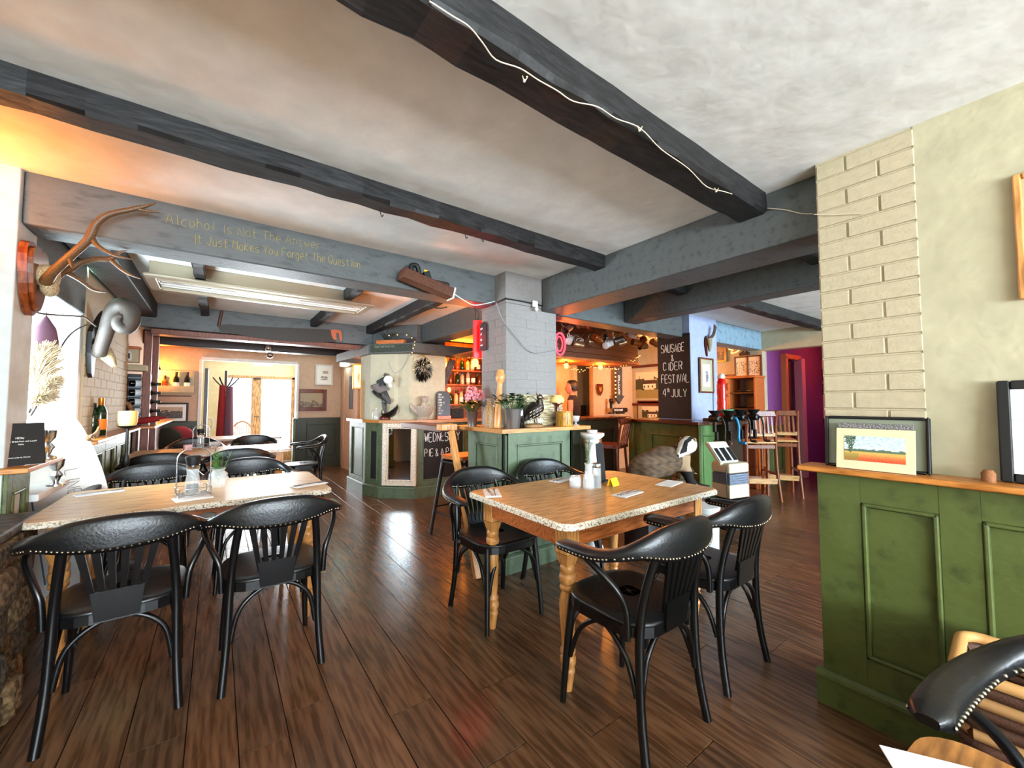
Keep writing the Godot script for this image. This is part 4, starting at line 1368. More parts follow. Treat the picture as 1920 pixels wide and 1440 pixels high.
	bt.tube(curve([Vector3(-0.819, 1.787, -3.300), Vector3(-0.815, 1.771, -3.350), Vector3(-0.771, 1.791, -3.500), Vector3(-0.730, 1.839, -3.800), Vector3(-0.724, 1.836, -3.950), Vector3(-0.718, 1.823, -4.100)], 4), 0.006, 6)
	bt.tube(curve([Vector3(-0.805, 1.219, -3.250), Vector3(-0.781, 1.331, -3.300), Vector3(-0.753, 1.526, -3.400), Vector3(-0.734, 1.654, -3.500), Vector3(-0.702, 1.723, -3.550), Vector3(-0.666, 1.765, -3.600)], 4), 0.0045, 6)
	bt.tube([Vector3(-0.740, 1.638, -3.500), Vector3(-0.760, 1.655, -3.500)], 0.002, 5)
	bt.tube(curve([Vector3(-0.797, 1.202, -3.250), Vector3(-0.750, 1.330, -3.250), Vector3(-0.731, 1.435, -3.300)], 4), 0.004, 6)
	part("twigs", bt, M.twig, br)
	solo("hanging_ornament", MB.new().lathe(V2([0.0, -0.33, 0.03, -0.32, 0.052, -0.24, 0.056, -0.15, 0.042, -0.07, 0.012, -0.015, 0.003, 0.0, 0.003, 0.02, 0, 0.02]), 14), M.plum, "flat plum-coloured hanging ornament in the window recess behind the antlers", "ornament", Vector3(-0.801, 1.770, -3.420))
	# pampas grass
	var pg := thing("pampas_grass", "cream pampas grass plumes standing in the window recess, above the menu card", "dried grass")
	var g := RandomNumberGenerator.new()
	g.seed = 77
	var roots := [[Vector3(-0.821, 1.215, -3.300), Vector3(-0.790, 1.433, -3.300), Vector3(-0.766, 1.579, -3.280), 0.17], [Vector3(-0.821, 1.215, -3.300), Vector3(-0.759, 1.330, -3.250), Vector3(-0.689, 1.408, -3.200), 0.10], [Vector3(-0.821, 1.215, -3.300), Vector3(-0.766, 1.287, -3.220), Vector3(-0.705, 1.321, -3.180), 0.09], [Vector3(-0.820, 1.207, -3.300), Vector3(-0.821, 1.405, -3.350), Vector3(-0.818, 1.523, -3.350), 0.15]]
	for q in roots:
		var ln := curve([q[0], q[1], q[2]], 8)
		var pb := MB.new()
		pb.tube(ln, 0.0035, 5)
		for i in 520:
			var u := g.randf_range(0.30, 1.0)
			var k := int(u * (ln.size() - 1))
			var p0: Vector3 = ln[k]
			var d: Vector3 = (ln[mini(k + 1, ln.size() - 1)] - ln[maxi(k - 1, 0)]).normalized()
			var o := Vector3(g.randfn(), g.randfn(), g.randfn()).normalized()
			var l: float = q[3] * g.randf_range(0.45, 1.1) * sin(PI * (u * 0.85 + 0.12))
			var tip: Vector3 = p0 + (d * 0.9 + o * 0.6).normalized() * l * 1.1 + Vector3.DOWN * l * 0.15
			pb.tube([p0, p0.lerp(tip, 0.5) + Vector3.UP * l * 0.08, tip], [0.002, 0.0032, 0.0008], 3)
		var pp := part("plume", pb, M.pampas, pg)
		pp.set_meta("kind", "stuff")
	var vs := solo("vase", MB.new().lathe(V2([0.0, 0.0, 0.05, 0.0, 0.06, 0.05, 0.045, 0.15, 0.035, 0.2, 0.04, 0.22, 0.036, 0.22, 0.03, 0.2, 0.0, 0.06]), 16), M.white, "white vase behind the menu card, holding the pampas grass", "vase", Vector3(-0.98, 0.976, -3.27))
	# surfboard leaning in the recess
	var sb := thing("surfboard", "white surfboard leaning in the window recess, faint lettering down it", "surfboard")
	var A := Vector3(-0.64, 0.02, -3.62)
	var B := Vector3(-0.851, 1.267, -3.750)
	var ax := (B - A)
	var ln2 := ax.length()
	var up2 := ax.normalized()
	var out := Vector3(0.45, 0, 1).normalized()
	var sd2 := up2.cross(out).normalized()
	out = sd2.cross(up2).normalized()
	var bp := PackedVector2Array(curve(V2([0.0, ln2, -0.10, ln2 - 0.10, -0.17, ln2 - 0.35, -0.20, 0.6, -0.17, 0.15, -0.08, 0.0, 0.08, 0.0, 0.17, 0.15, 0.20, 0.6, 0.17, ln2 - 0.35, 0.10, ln2 - 0.10]), 3, true))
	part("board", MB.new().prism(bp, 0.045, Transform3D(Basis(sd2, up2, out), A)), M.white, sb)
	part("stripe", MB.new().tube([A + out * 0.0235 - sd2 * 0.13 + up2 * 0.2, A + out * 0.0235 - sd2 * 0.13 + up2 * (ln2 - 0.32)], 0.004, 6), M.blue_line, sb)
	var lt := MB.new()
	write(lt, "LINE", A + out * 0.024 + up2 * 0.84 + sd2 * 0.02, -up2, sd2, 0.055, 0.002)
	part("lettering", lt, M.grey_ink, sb)
	# silver candlesticks at the shelf end
	for k in 2:
		solo("glass_candlestick", MB.new().lathe(V2([0.0, 0.0, 0.04, 0.0, 0.038, 0.01, 0.012, 0.02, 0.02, 0.045, 0.03, 0.06, 0.02, 0.075, 0.012, 0.085, 0.03, 0.11, 0.034, 0.15, 0.03, 0.15, 0.02, 0.11, 0.0, 0.1]), 14), M.steel, ["cut-glass candlestick beside the black menu card, standing on the oak shelf", "second cut-glass candlestick lower down, below the end of the oak shelf"][k], "candlestick", [Vector3(-0.72, 0.976, -3.2), Vector3(-0.73, 0.80, -3.42)][k])
	solo("window_ledge", MB.new().box(Vector3.ZERO, Vector3(0.5, 0.04, 0.95), 0.006), M.white, "white ledge of the window recess behind the pier", "ledge", Vector3(-0.98, 0.78, -3.63))
	# brick pier: panelling, shelf, bottles, candle stand
	var p2 := thing("brick_pier_panelling", "green panelling under the shelf of the cream brick pier, behind the left table", "panelling", Vector3(-0.735, 0, -4.16), 90)
	panelling(p2, 1.76, 0.985, [[0.1, 0.42, 0.15, 0.88], [0.54, 0.9, 0.15, 0.88], [1.0, 1.4, 0.15, 0.88]], M.green, 0.12)
	p2.position.z = -4.16
	solo("wall_shelf", MB.new().box(Vector3.ZERO, Vector3(0.16, 0.026, 1.98), 0.006), M.shelf_oak, "oak shelf along the cream brick pier, bottles standing on it", "shelf", Vector3(-0.73, 1.0, -4.9))
	var eb := bottle_node(WINE, M.green_glass, M.orange_label, M.gold_foil, 1.0)
	eb.name = numbered("champagne_bottle", self)
	eb.position = Vector3(-0.752, 1.013, -4.587)
	tag(eb, "green sparkling-wine bottle with gold foil neck and orange label, on the brick pier shelf", "bottle")
	var gb := bottle_node(WINE, M.green_glass, M.green_glass, M.iron, 0.86)
	gb.name = numbered("green_bottle", self)
	gb.position = Vector3(-0.787, 1.013, -4.546)
	tag(gb, "dark green bottle without a label, left of the gold-necked bottle", "bottle")
	solo("driftwood", MB.new().tube(curve([Vector3(-0.717, 1.030, -3.953), Vector3(-0.645, 1.050, -3.712), Vector3(-0.674, 1.060, -4.026), Vector3(-0.683, 1.100, -4.136)], 4), [0.02, 0.02, 0.021, 0.02, 0.019, 0.018, 0.017, 0.016, 0.014, 0.012, 0.01, 0.008, 0.006], 8), M.driftwood, "curved piece of pale driftwood lying before the bottles on the brick pier shelf", "driftwood")
	var cs := thing("candle_stand", "tall black iron candle stand before the brick pier, behind the left table", "candle stand", Vector3(-0.56, 0, -4.35))
	part("stem", MB.new().lathe(V2([0.0, 0.0, 0.12, 0.0, 0.12, 0.012, 0.02, 0.03, 0.012, 0.1, 0.012, 0.5, 0.025, 0.53, 0.025, 0.56, 0.012, 0.6, 0.012, 0.78, 0.022, 0.80, 0.022, 0.84, 0.011, 0.87, 0.01, 1.07, 0.055, 1.085, 0.06, 1.095, 0.0, 1.095]), 14), M.iron, cs)
	solo("candle", MB.new().lathe(V2([0.0, 0.0, 0.05, 0.0, 0.058, 0.03, 0.06, 0.10, 0.056, 0.115, 0.05, 0.1, 0.0, 0.09]), 16), M.wax, "broad cream wax candle on the black iron stand by the brick pier", "candle", Vector3(-0.56, 1.095, -4.35))
	# ram skull with curled horns
	var rs := thing("ram_skull", "ram skull with big curled dark horns on a black board, on the brick pier", "skull")
	part("board", MB.new().prism(poly([0, 0.2, -0.07, 0.14, -0.08, -0.02, -0.04, -0.17, 0, -0.2, 0.04, -0.17, 0.08, -0.02, 0.07, 0.14]), 0.025, Transform3D(bs(90), Vector3(-0.77, 1.66, -4.3))), M.iron, rs)
	var s2 := MB.new()
	s2.tube(curve([Vector3(-0.73, 1.70, -4.28), Vector3(-0.70, 1.66, -4.26), Vector3(-0.66, 1.60, -4.24), Vector3(-0.63, 1.545, -4.22)], 3), [0.05, 0.055, 0.055, 0.052, 0.048, 0.044, 0.038, 0.03, 0.02, 0.016], 10)
	part("skull", s2, M.bone, rs)
	var h1 := MB.new()
	h1.tube(curve([Vector3(-0.72, 1.68, -4.25), Vector3(-0.712, 1.640, -4.200), Vector3(-0.677, 1.764, -4.150), Vector3(-0.651, 1.873, -4.120), Vector3(-0.628, 1.952, -4.100), Vector3(-0.580, 1.992, -4.070), Vector3(-0.535, 1.953, -4.040), Vector3(-0.524, 1.872, -4.020), Vector3(-0.549, 1.816, -4.010), Vector3(-0.581, 1.823, -4.000), Vector3(-0.594, 1.868, -4.000), Vector3(-0.573, 1.901, -4.000)], 3), [0.042, 0.042, 0.042, 0.044, 0.044, 0.044, 0.046, 0.046, 0.048, 0.05, 0.05, 0.052, 0.054, 0.056, 0.056, 0.056, 0.056, 0.056, 0.056, 0.056, 0.055, 0.054, 0.053, 0.052, 0.05, 0.048, 0.045, 0.042, 0.039, 0.036, 0.032, 0.027, 0.02, 0.012], 12)
	part("horn", h1, M.horn, rs)
	var h2 := MB.new()
	h2.tube(curve([Vector3(-0.73, 1.70, -4.33), Vector3(-0.767, 1.747, -4.400), Vector3(-0.751, 1.869, -4.420), Vector3(-0.718, 1.965, -4.420), Vector3(-0.678, 1.946, -4.400), Vector3(-0.667, 1.872, -4.380), Vector3(-0.704, 1.823, -4.360)], 4), [0.045, 0.045, 0.045, 0.046, 0.046, 0.046, 0.046, 0.046, 0.045, 0.044, 0.043, 0.042, 0.041, 0.04, 0.038, 0.035, 0.032, 0.028, 0.024, 0.02, 0.016, 0.012, 0.009, 0.006, 0.004], 10)
	part("horn", h2, M.horn_dark, rs)
	# exit light and downlight
	var ex := thing("exit_light", "bright greenish-white emergency light on the left wall beam behind the antlers", "light", Vector3(-0.814, 2.227, -4.300))
	ex.rotation_degrees = Vector3(0, 90, 0)
	part("housing", MB.new().box(Vector3(0, 0, -0.03), Vector3(0.34, 0.10, 0.06), 0.01), M.white, ex)
	part("lit_face", MB.new().box(Vector3(0, 0, 0.006), Vector3(0.32, 0.085, 0.012), 0.004), M.exit_glow, ex)
	window_light("exit_light_glow", ex.position + Vector3(0.02, 0, 0), Vector2(0.32, 0.09), Vector3(1, 0.1, 0), Color(0.75, 1.0, 0.9), 0.28)
	var dl := thing("downlight", "small round warm downlight in the ceiling beside the heater", "light", Vector3(-0.657, 2.378, -5.674))
	part("ring", MB.new().lathe(V2([0.036, 0.0, 0.055, 0.0, 0.055, -0.006, 0.036, -0.008, 0.036, 0.0]), 20), M.white, dl)
	part("lens", MB.new().lathe(V2([0.0, -0.002, 0.036, -0.002, 0.036, 0.0, 0.0, 0.0]), 20), M.warm_glow, dl)
	var sl := SpotLight3D.new()
	sl.name = "downlight_beam"
	sl.light_color = Color(1.0, 0.75, 0.5)
	sl.light_energy = 3.0
	sl.spot_range = 6.0
	sl.spot_angle = 50.0
	sl.spot_attenuation = 2.0
	sl.light_size = 0.03
	sl.shadow_enabled = true
	add_child(sl)
	sl.look_at_from_position(dl.position + Vector3(0, -0.015, 0), dl.position + Vector3(0, -1, 0), Vector3(0, 0, 1))
	# ceiling heater
	var hp := thing("ceiling_heater", "long recessed silver-framed infrared heater in the ceiling of the second room", "heater", Vector3(0.395, 2.268, -4.37))
	var fr := MB.new()
	for s in [-1, 1]:
		fr.box(Vector3(0, -0.006, s * 0.225), Vector3(1.76, 0.022, 0.07), 0.006)
		fr.box(Vector3(s * 0.845, -0.006, 0), Vector3(0.07, 0.022, 0.38), 0.006)
		fr.box(Vector3(0, -0.012, s * 0.175), Vector3(1.6, 0.03, 0.02), 0.004)
	part("frame", fr, M.heater_frame, hp)
	part("housing", MB.new().box(Vector3(0, 0.062, 0), Vector3(1.7, 0.10, 0.44), 0.004), M.heater_frame, hp)
	part("reflector", MB.new().box(Vector3(0, 0.008, 0), Vector3(1.62, 0.006, 0.38)), M.mirror_steel, hp)
	for s in 3:
		part("element", MB.new().tube([Vector3(-0.8, -0.006, (s - 1) * 0.09), Vector3(0.8, -0.006, (s - 1) * 0.09)], 0.008, 8), M.white, hp)
	# handsaw on the far beam
	var hs := thing("handsaw", "long old rip saw with an orange wooden handle, on the beam of the second room", "saw")
	var z := -5.885
	var bl := PackedVector2Array()
	for q in [Vector3(-0.012, 2.179, -5.885), Vector3(0.044, 2.210, -5.885), Vector3(0.480, 2.227, -5.885), Vector3(1.216, 2.273, -5.885), Vector3(1.301, 2.120, -5.885)]:
		bl.append(Vector2(q.x, q.y))
	var e0 := Vector3(1.301, 2.105, -5.885)
	var e1 := Vector3(0.005, 2.117, -5.885)
	for i in 60:
		var u := float(i) / 59
		var bow := sin(u * PI) * 0.045
		bl.append(Vector2(lerpf(e0.x, e1.x, u), lerpf(e0.y, e1.y, u) - bow + (0.008 if i % 2 == 0 else 0.0)))
	part("blade", MB.new().prism(bl, 0.004, Transform3D(Basis(), Vector3(0, 0, z))), M.rust, hs)
	var hd := MB.new()
	var hc := Vector3(1.313, 2.202, -5.885)
	hd.prism(poly([hc.x - 0.085, hc.y + 0.065, hc.x + 0.02, hc.y + 0.075, hc.x + 0.055, hc.y + 0.05, hc.x + 0.06, hc.y - 0.06, hc.x + 0.04, hc.y - 0.075, hc.x + 0.028, hc.y - 0.02, hc.x + 0.02, hc.y + 0.03, hc.x - 0.01, hc.y + 0.035, hc.x - 0.02, hc.y - 0.01, hc.x - 0.005, hc.y - 0.055, hc.x - 0.05, hc.y - 0.055], 2), 0.024, Transform3D(Basis(), Vector3(0, 0, z)))
	part("handle", hd, M.saw_handle, hs)
	part("toe_peg", MB.new().tube([Vector3(-0.007, 2.179, -5.885), Vector3(0.019, 2.368, -5.885)], 0.016, 8), M.brown_wood, hs)

func build_stone() -> void:
	# stone hearth wall at the left edge; each stone its own piece, facing +x
	var h := struct("wall_hearth", MB.new().box(Vector3(-1.2, 0.36, -2.27), Vector3(1.0, 0.72, 1.1)), M.stone[2])
	h.set_meta("label", "rough stone hearth wall at the lower left edge")
	var g := RandomNumberGenerator.new()
	g.seed = 12
	var y := 0.0
	while y < 0.70:
		var hh := minf(g.randf_range(0.10, 0.17), 0.72 - y)
		if 0.72 - y - hh < 0.05: hh = 0.72 - y
		for face in 2:
			var z := -2.84
			while z < -1.74:
				var l := g.randf_range(0.13, 0.3)
				var d := g.randf_range(0.03, 0.075)
				# lumpy stone from a skinned rounded block
				var gr := []
				for i in 7:
					var v := float(i) / 6 - 0.5
					var ring := []
					for k in 14:
						var a := TAU * k / 14
						var cx := signf(cos(a)) * pow(absf(cos(a)), 0.45)
						var sy := signf(sin(a)) * pow(absf(sin(a)), 0.45)
						var end := 1.0 - pow(absf(v) * 2.0, 6.0) * 0.22
						ring.append(Vector3(cx * d * end + g.randf_range(-0.006, 0.006), sy * hh * 0.5 * end + g.randf_range(-0.005, 0.005), v * (l - 0.006) + g.randf_range(-0.004, 0.004)))
					gr.append(ring)
				var o := put("stone", MB.new().skin(gr, true, true).mesh(), M.stone[g.randi() % 4], h)
				if face == 0:
					o.position = Vector3(-0.70 + g.randf_range(-0.01, 0.02), y + hh / 2, z + l / 2)
				else:
					o.position = Vector3(-0.75 - (z + 2.84) * 0.8, y + hh / 2, -1.76)
					o.rotation_degrees.y = 90
				z += l
		y += hh
	part("top_slab", MB.new().box(Vector3(-1.17, 0.745, -2.28), Vector3(1.04, 0.05, 1.14), 0.015), M.slab, h)

func build_back() -> void:
	# wall behind the saw beam: timber posts, wine rack, shelf house
	for q in [[-0.655, -6.2], [-0.63, -6.6]]:
		struct("trim_%d" % (1 if q[1] > -6.4 else 2), MB.new().box(Vector3(q[0], 1.05, q[1]), Vector3(0.07, 2.1, 0.07), 0.008), M.red_brown)
	struct("trim_3", MB.new().box(Vector3(0.62, 2.07, -6.02), Vector3(2.46, 0.06, 0.2), 0.006), M.red_brown)
	var wr := thing("wine_rack", "narrow wooden wine rack with pale blue dividers beside the brick pier", "rack", Vector3(-0.76, 1.0, -6.28))
	part("back_panel", MB.new().box(Vector3(-0.05, 0.30, -0.10), Vector3(0.18, 0.62, 0.02)), M.dark_wood, wr)
	for k in 6:
		part("divider", MB.new().box(Vector3(0.03, 0.03 + k * 0.105, 0), Vector3(0.17, 0.012, 0.18), 0.003), M.pale_blue, wr)
	for s in [-1, 1]:
		part("upright", MB.new().box(Vector3(s * 0.1 + 0.02, 0.3, -0.03), Vector3(0.02, 0.62, 0.16), 0.003), M.pale_blue if s > 0 else M.brown_wood, wr)
	var wb := bottle_node(WINE, M.black_glass, M.paper, M.iron, 0.92)
	var names := ["topmost", "second", "third", "fourth", "lowest"]
	for k in 5:
		var w := wb if k == 0 else wb.duplicate() as Node3D
		w.name = numbered("wine_bottle", self)
		if k > 0: add_child(w, true)
		w.position = Vector3(-0.80, 1.075 + (4 - k) * 0.105, -6.24)
		w.rotation_degrees = Vector3(0, 20, -90)
		tag(w, names[k] + " dark wine bottle lying in the narrow wine rack", "bottle", "bottles in the wine rack")
	solo("red_bottle", MB.new().lathe(scaled(WINE, 0.95), 12, Transform3D(bs(0, 0, -80), Vector3.ZERO)), M.red_cloth, "dark red bottle lying at the foot of the wine rack", "bottle", Vector3(-0.74, 1.06, -6.12))
	solo("counter_ledge", MB.new().box(Vector3.ZERO, Vector3(0.34, 0.03, 2.6), 0.006), M.shelf_oak, "wooden ledge running along the left wall below the wine rack", "shelf", Vector3(-0.72, 1.0, -7.3))
	var lb := thing("ledge_cupboard", "brown boarded cupboard front under the ledge on the left wall", "cupboard", Vector3(-0.62, 0, -6.0), 90)
	for k in 7:
		part("board", MB.new().box(Vector3(0.18 + k * 0.36, 0.49, -0.1), Vector3(0.352, 0.98, 0.03), 0.004), M.brown_wood, lb)
	var ho := thing("model_house", "little cream model house with an orange roof on a small shelf by the brick pier", "model house", Vector3(-0.782, 1.721, -6.120))
	part("house_body", MB.new().box(Vector3(0, 0.075, 0), Vector3(0.13, 0.15, 0.1), 0.003), M.cream, ho)
	part("roof", MB.new().box(Vector3(0, 0.165, 0), Vector3(0.15, 0.03, 0.12), 0.004), M.orange_pine, ho)
	part("door", MB.new().prism(PackedVector2Array([Vector2(-0.03, 0), Vector2(0.03, 0), Vector2(0.03, 0.07), Vector2(0.018, 0.10), Vector2(-0.018, 0.10), Vector2(-0.03, 0.07)]), 0.01, Transform3D(Basis(), Vector3(-0.02, 0.02, 0.052))), M.white, ho)
	part("window", MB.new().box(Vector3(-0.02, 0.07, 0.058), Vector3(0.03, 0.06, 0.004)), M.dark_wood, ho)
	solo("wall_shelf", MB.new().box(Vector3.ZERO, Vector3(0.24, 0.07, 0.16), 0.01), M.cream, "small cream moulded shelf under the model house", "shelf", Vector3(-0.762, 1.662, -6.120))
	solo("carved_figure", MB.new().tube(curve(V3([-0.05, 0, 0, -0.055, 0.12, 0, -0.03, 0.24, 0.01, 0.02, 0.25, 0.02, 0.05, 0.18, 0.02, 0.03, 0.1, 0.03, 0.02, 0.0, 0.03]), 4), 0.022, 9), M.driftwood, "bent piece of brown carved wood left of the wine rack", "carving", Vector3(-0.80, 1.015, -6.03))
	# back wall
	var wl := bulb("wall_lamp", "bare glowing bulb on an iron bracket, on the far left wall above the bottles", Vector3(-0.775, 1.774, -8.700), 0.7)
	part("bracket", MB.new().tube(curve(V3([0, 0.08, 0, -0.01, 0.13, 0, -0.06, 0.145, -0.06, -0.12, 0.15, -0.18]), 4), 0.008, 6), M.iron, wl)
	var rk := thing("bottle_shelf", "cream wooden bottle shelf on the far back wall, four bottles on it", "shelf", Vector3(-0.631, 1.502, -8.860))
	part("backboard", MB.new().box(Vector3(0, 0.12, 0), Vector3(0.62, 0.40, 0.02), 0.003), M.cream, rk)
	part("front_board", MB.new().box(Vector3(0, 0.0, 0.11), Vector3(0.62, 0.11, 0.02), 0.003), M.cream, rk)
	part("shelf_board", MB.new().box(Vector3(0, -0.03, 0.055), Vector3(0.6, 0.02, 0.1)), M.cream, rk)
	part("rail", MB.new().tube([Vector3(-0.28, -0.11, 0.06), Vector3(0.28, -0.11, 0.06)], 0.009, 6), M.iron, rk)
	var x0: float = rk.position.x
	for k in 4:
		var m: Material = [M.amber_glass, M.amber_glass, M.black_glass, M.black_glass][k]
		var bb := bottle_node(SPIRIT if k < 2 else WINE, m, M.paper, M.iron, [0.85, 0.95, 1.05, 1.05][k])
		bb.name = numbered("shelf_bottle", self)
		bb.position = rk.position + Vector3(-0.22 + k * 0.145, -0.02, 0.055)
		tag(bb, ["small amber bottle, leftmost on the cream wall shelf", "round amber bottle, second on the cream wall shelf", "dark bottle, third on the cream wall shelf", "dark bottle at the right end of the cream wall shelf"][k], "bottle", "bottles on the cream shelf")
	picture("framed_picture", "black-framed dark print low on the far back wall, under the bottle shelf", Vector3(-0.654, 1.109, -8.870), 0, 0.53, 0.34, 0.03, M.black, 0.045, M.paper, art_mat("photo", 5))
	picture("framed_picture", "white-framed print of small figures on the far wall, right of the porch", Vector3(1.750, 1.844, -8.870), 0, 0.33, 0.42, 0.03, M.white, 0.03, M.paper, art_mat("figures", 8, 64, 80))
	picture("framed_picture", "brown-framed sepia landscape on the far wall, just right of the porch opening", Vector3(1.523, 1.333, -8.860), 0, 0.56, 0.43, 0.075, M.mahogany, 0.0, M.paper, art_mat("sepia", 3))
	var bp := thing("back_panelling", "dark green panelling low on the far back wall, left of the porch opening", "panelling", Vector3(-0.84, 0, -8.86))
	panelling(bp, 0.60, 0.96, [[0.08, 0.5, 0.2, 0.85]], M.dark_green, 0.1)
	var bp2 := thing("back_panelling", "dark green panelling low on the far wall, right of the porch opening", "panelling", Vector3(1.245, 0, -8.86))
	panelling(bp2, 0.83, 0.98, [[0.2, 0.74, 0.2, 0.85]], M.dark_green, 0.1)
	var ps := MB.new()
	ps.box(Vector3(1.225, 0.49, -8.84), Vector3(0.05, 0.98, 0.1), 0.006)
	struct("trim_4", ps, M.sage)
	# bench with cushions
	var bn := thing("bench", "dark green bench against the far back wall, cushions on it", "bench", Vector3(-0.55, 0, -8.5))
	part("seat", MB.new().box(Vector3(0, 0.44, 0), Vector3(0.55, 0.06, 0.5), 0.01), M.dark_green, bn)
	part("front", MB.new().box(Vector3(0, 0.21, 0.2), Vector3(0.55, 0.42, 0.03)), M.dark_green, bn)
	for k in 2:
		var cm: Material = [M.dark_wool, M.berry_cloth][k]
		solo("cushion", MB.new().ball(Vector3.ZERO, Vector3(0.2, 0.17, 0.07), 12, 8, bs(0, -15)), cm, ["dark green woollen cushion on the far bench", "berry and white striped cushion on the far bench"][k], "cushion", [Vector3(-0.628, 0.713, -8.420), Vector3(-0.483, 0.734, -8.500)][k])
	# porch: open door, coat stand, wicker chair, glazed doors
	struct("trim_5", MB.new().box(Vector3(0.51, 2.05, -8.87), Vector3(1.5, 0.06, 0.08), 0.006).box(Vector3(-0.24, 1.02, -8.87), Vector3(0.05, 2.04, 0.08), 0.006).box(Vector3(1.27, 1.5, -8.87), Vector3(0.04, 1.08, 0.07), 0.006), M.white)
	var od := struct("door_1", MB.new().box(Vector3(-0.16, 0.95, -9.35), Vector3(0.05, 1.88, 0.76), 0.004), M.dark_wood)
	part("door_handle", MB.new().tube(curve(V3([-0.12, 0.80, -9.02, -0.06, 0.81, -9.02, -0.05, 0.9, -9.02, -0.06, 0.99, -9.02, -0.12, 1.0, -9.02]), 3), 0.014, 8), M.white, od)
	var cs := thing("coat_stand", "dark wooden coat stand in the porch, hung with a red and a plum coat", "coat stand", Vector3(0.173, 0.350, -11.604) * Vector3(1, 0, 1))
	cs.position = Vector3(0.13, 0, -9.3)
	var st := MB.new()
	st.tube([Vector3(0, 0, 0), Vector3(0, 1.88, 0)], 0.022, 8)
	for k in 6:
		var a := TAU * k / 6
		st.tube(curve([Vector3(0, 1.55, 0), Vector3(cos(a) * 0.1, 1.62, sin(a) * 0.1), Vector3(cos(a) * 0.2, 1.75, sin(a) * 0.2)], 3), 0.013, 6)
		st.tube(curve([Vector3(0, 0.3, 0), Vector3(cos(a) * 0.12, 0.12, sin(a) * 0.12), Vector3(cos(a) * 0.24, 0.01, sin(a) * 0.24)], 3), 0.014, 6)
	part("stand", st, M.dark_wood, cs)
	for k in 2:
		var gr := []
		for i in 9:
			var v := float(i) / 8
			var ring := []
			for q in 14:
				var a := TAU * q / 14
				var r: float = 0.04 + 0.028 * v + 0.009 * sin(a * 5.0 + k) * (0.4 + v)
				ring.append(Vector3(cos(a) * r * 1.2, 1.62 - v * 1.08, sin(a) * r))
			gr.append(ring)
		var co := part("x", MB.new().skin(gr, true, true), [M.red_cloth, M.plum][k], self)
		co.name = numbered("coat", self)
		co.position = cs.position + [Vector3(-0.05, -0.02, 0.085), Vector3(0.06, -0.04, 0.1)][k]
		tag(co, ["red coat hanging on the left of the porch coat stand", "dark plum coat hanging on the right of the porch coat stand"][k], "coat")
	var wc := thing("wicker_chair", "pale wicker chair with a round back in the porch, right of the coats", "chair", Vector3(0.42, 0, -9.45))
	var cb := MB.new()
	var arc := []
	for i in 17:
		var a := PI * i / 16
		arc.append(Vector3(cos(a) * 0.2, 0.55 + sin(a) * 0.36, -0.18))
	cb.tube(arc, 0.014, 6)
	for i in 9:
		var xx := -0.16 + i * 0.04
		cb.tube([Vector3(xx, 0.45, -0.18), Vector3(xx * 0.9, 0.55 + sqrt(maxf(0, 0.04 - xx * xx)) * 1.75, -0.18)], 0.006, 5)
	part("back", cb, M.wicker, wc)
	part("seat", MB.new().lathe(V2([0, 0.42, 0.22, 0.42, 0.23, 0.44, 0.22, 0.46, 0, 0.46]), 18), M.wicker, wc)
	for s in [-1, 1]:
		for t in [-1, 1]:
			part("leg", MB.new().tube([Vector3(s * 0.18, 0, t * 0.17), Vector3(s * 0.15, 0.43, t * 0.14)], 0.014, 6), M.wicker, wc)
	var d2 := struct("door_2", MB.new().box(Vector3(0.77, 1.83, -10.34), Vector3(1.3, 0.06, 0.09), 0.005).box(Vector3(0.15, 0.92, -10.34), Vector3(0.06, 1.86, 0.09), 0.005).box(Vector3(1.39, 0.92, -10.34), Vector3(0.06, 1.86, 0.09), 0.005).box(Vector3(0.69, 0.92, -10.33), Vector3(0.18, 1.86, 0.06), 0.006).box(Vector3(0.42, 0.15, -10.34), Vector3(0.5, 0.3, 0.05)).box(Vector3(1.08, 0.15, -10.34), Vector3(0.6, 0.3, 0.05)), M.pine_paint)
	part("pane", MB.new().box(Vector3(0.39, 1.05, -10.34), Vector3(0.42, 1.5, 0.006)), M.pane, d2)
	part("pane", MB.new().box(Vector3(1.07, 1.05, -10.34), Vector3(0.58, 1.5, 0.006)), M.pane, d2)
	part("door_handle", MB.new().tube(V3([0.74, 0.98, -10.28, 0.74, 0.98, -10.25, 0.65, 0.98, -10.25]), 0.009, 6), M.iron, d2)
	part("door_closer", MB.new().box(Vector3(0.69, 1.80, -10.27), Vector3(0.13, 0.04, 0.05), 0.01), M.iron, d2)
	var el := thing("exit_sign", "white lit emergency box on the lintel above the porch doors", "light", Vector3(0.703, 2.047, -9.050))
	part("housing", MB.new().box(Vector3(0, 0, -0.02), Vector3(0.33, 0.12, 0.05), 0.01), M.white, el)
	part("lit_face", MB.new().box(Vector3(0, 0, 0.012), Vector3(0.31, 0.105, 0.014), 0.004), M.cool_glow, el)
	window_light("exit_sign_glow", el.position + Vector3(0, 0, 0.03), Vector2(0.3, 0.1), Vector3(0, -0.2, 1), Color(0.9, 1, 0.97), 0.12)
	for k in 2:
		solo("glass_globe", MB.new().ball(Vector3.ZERO, Vector3(0.055, 0.05, 0.055), 12, 8), M.steel, ["upper small round lamp globe under the saw beam, by the porch", "lower small round lamp globe under the saw beam, by the porch"][k], "globe", [Vector3(0.638, 2.143, -7.450), Vector3(0.658, 2.029, -7.400)][k])
	# outside: pale yard, steps and a plant
	solo("yard", MB.new().box(Vector3.ZERO, Vector3(12, 0.1, 9)), M.white, "pale sunlit yard outside the porch doors", "yard", Vector3(0.8, -0.06, -14.9))
	var sp := thing("outdoor_steps", "white outdoor steps seen through the left porch door", "steps", Vector3(0.42, 0, -12.4))
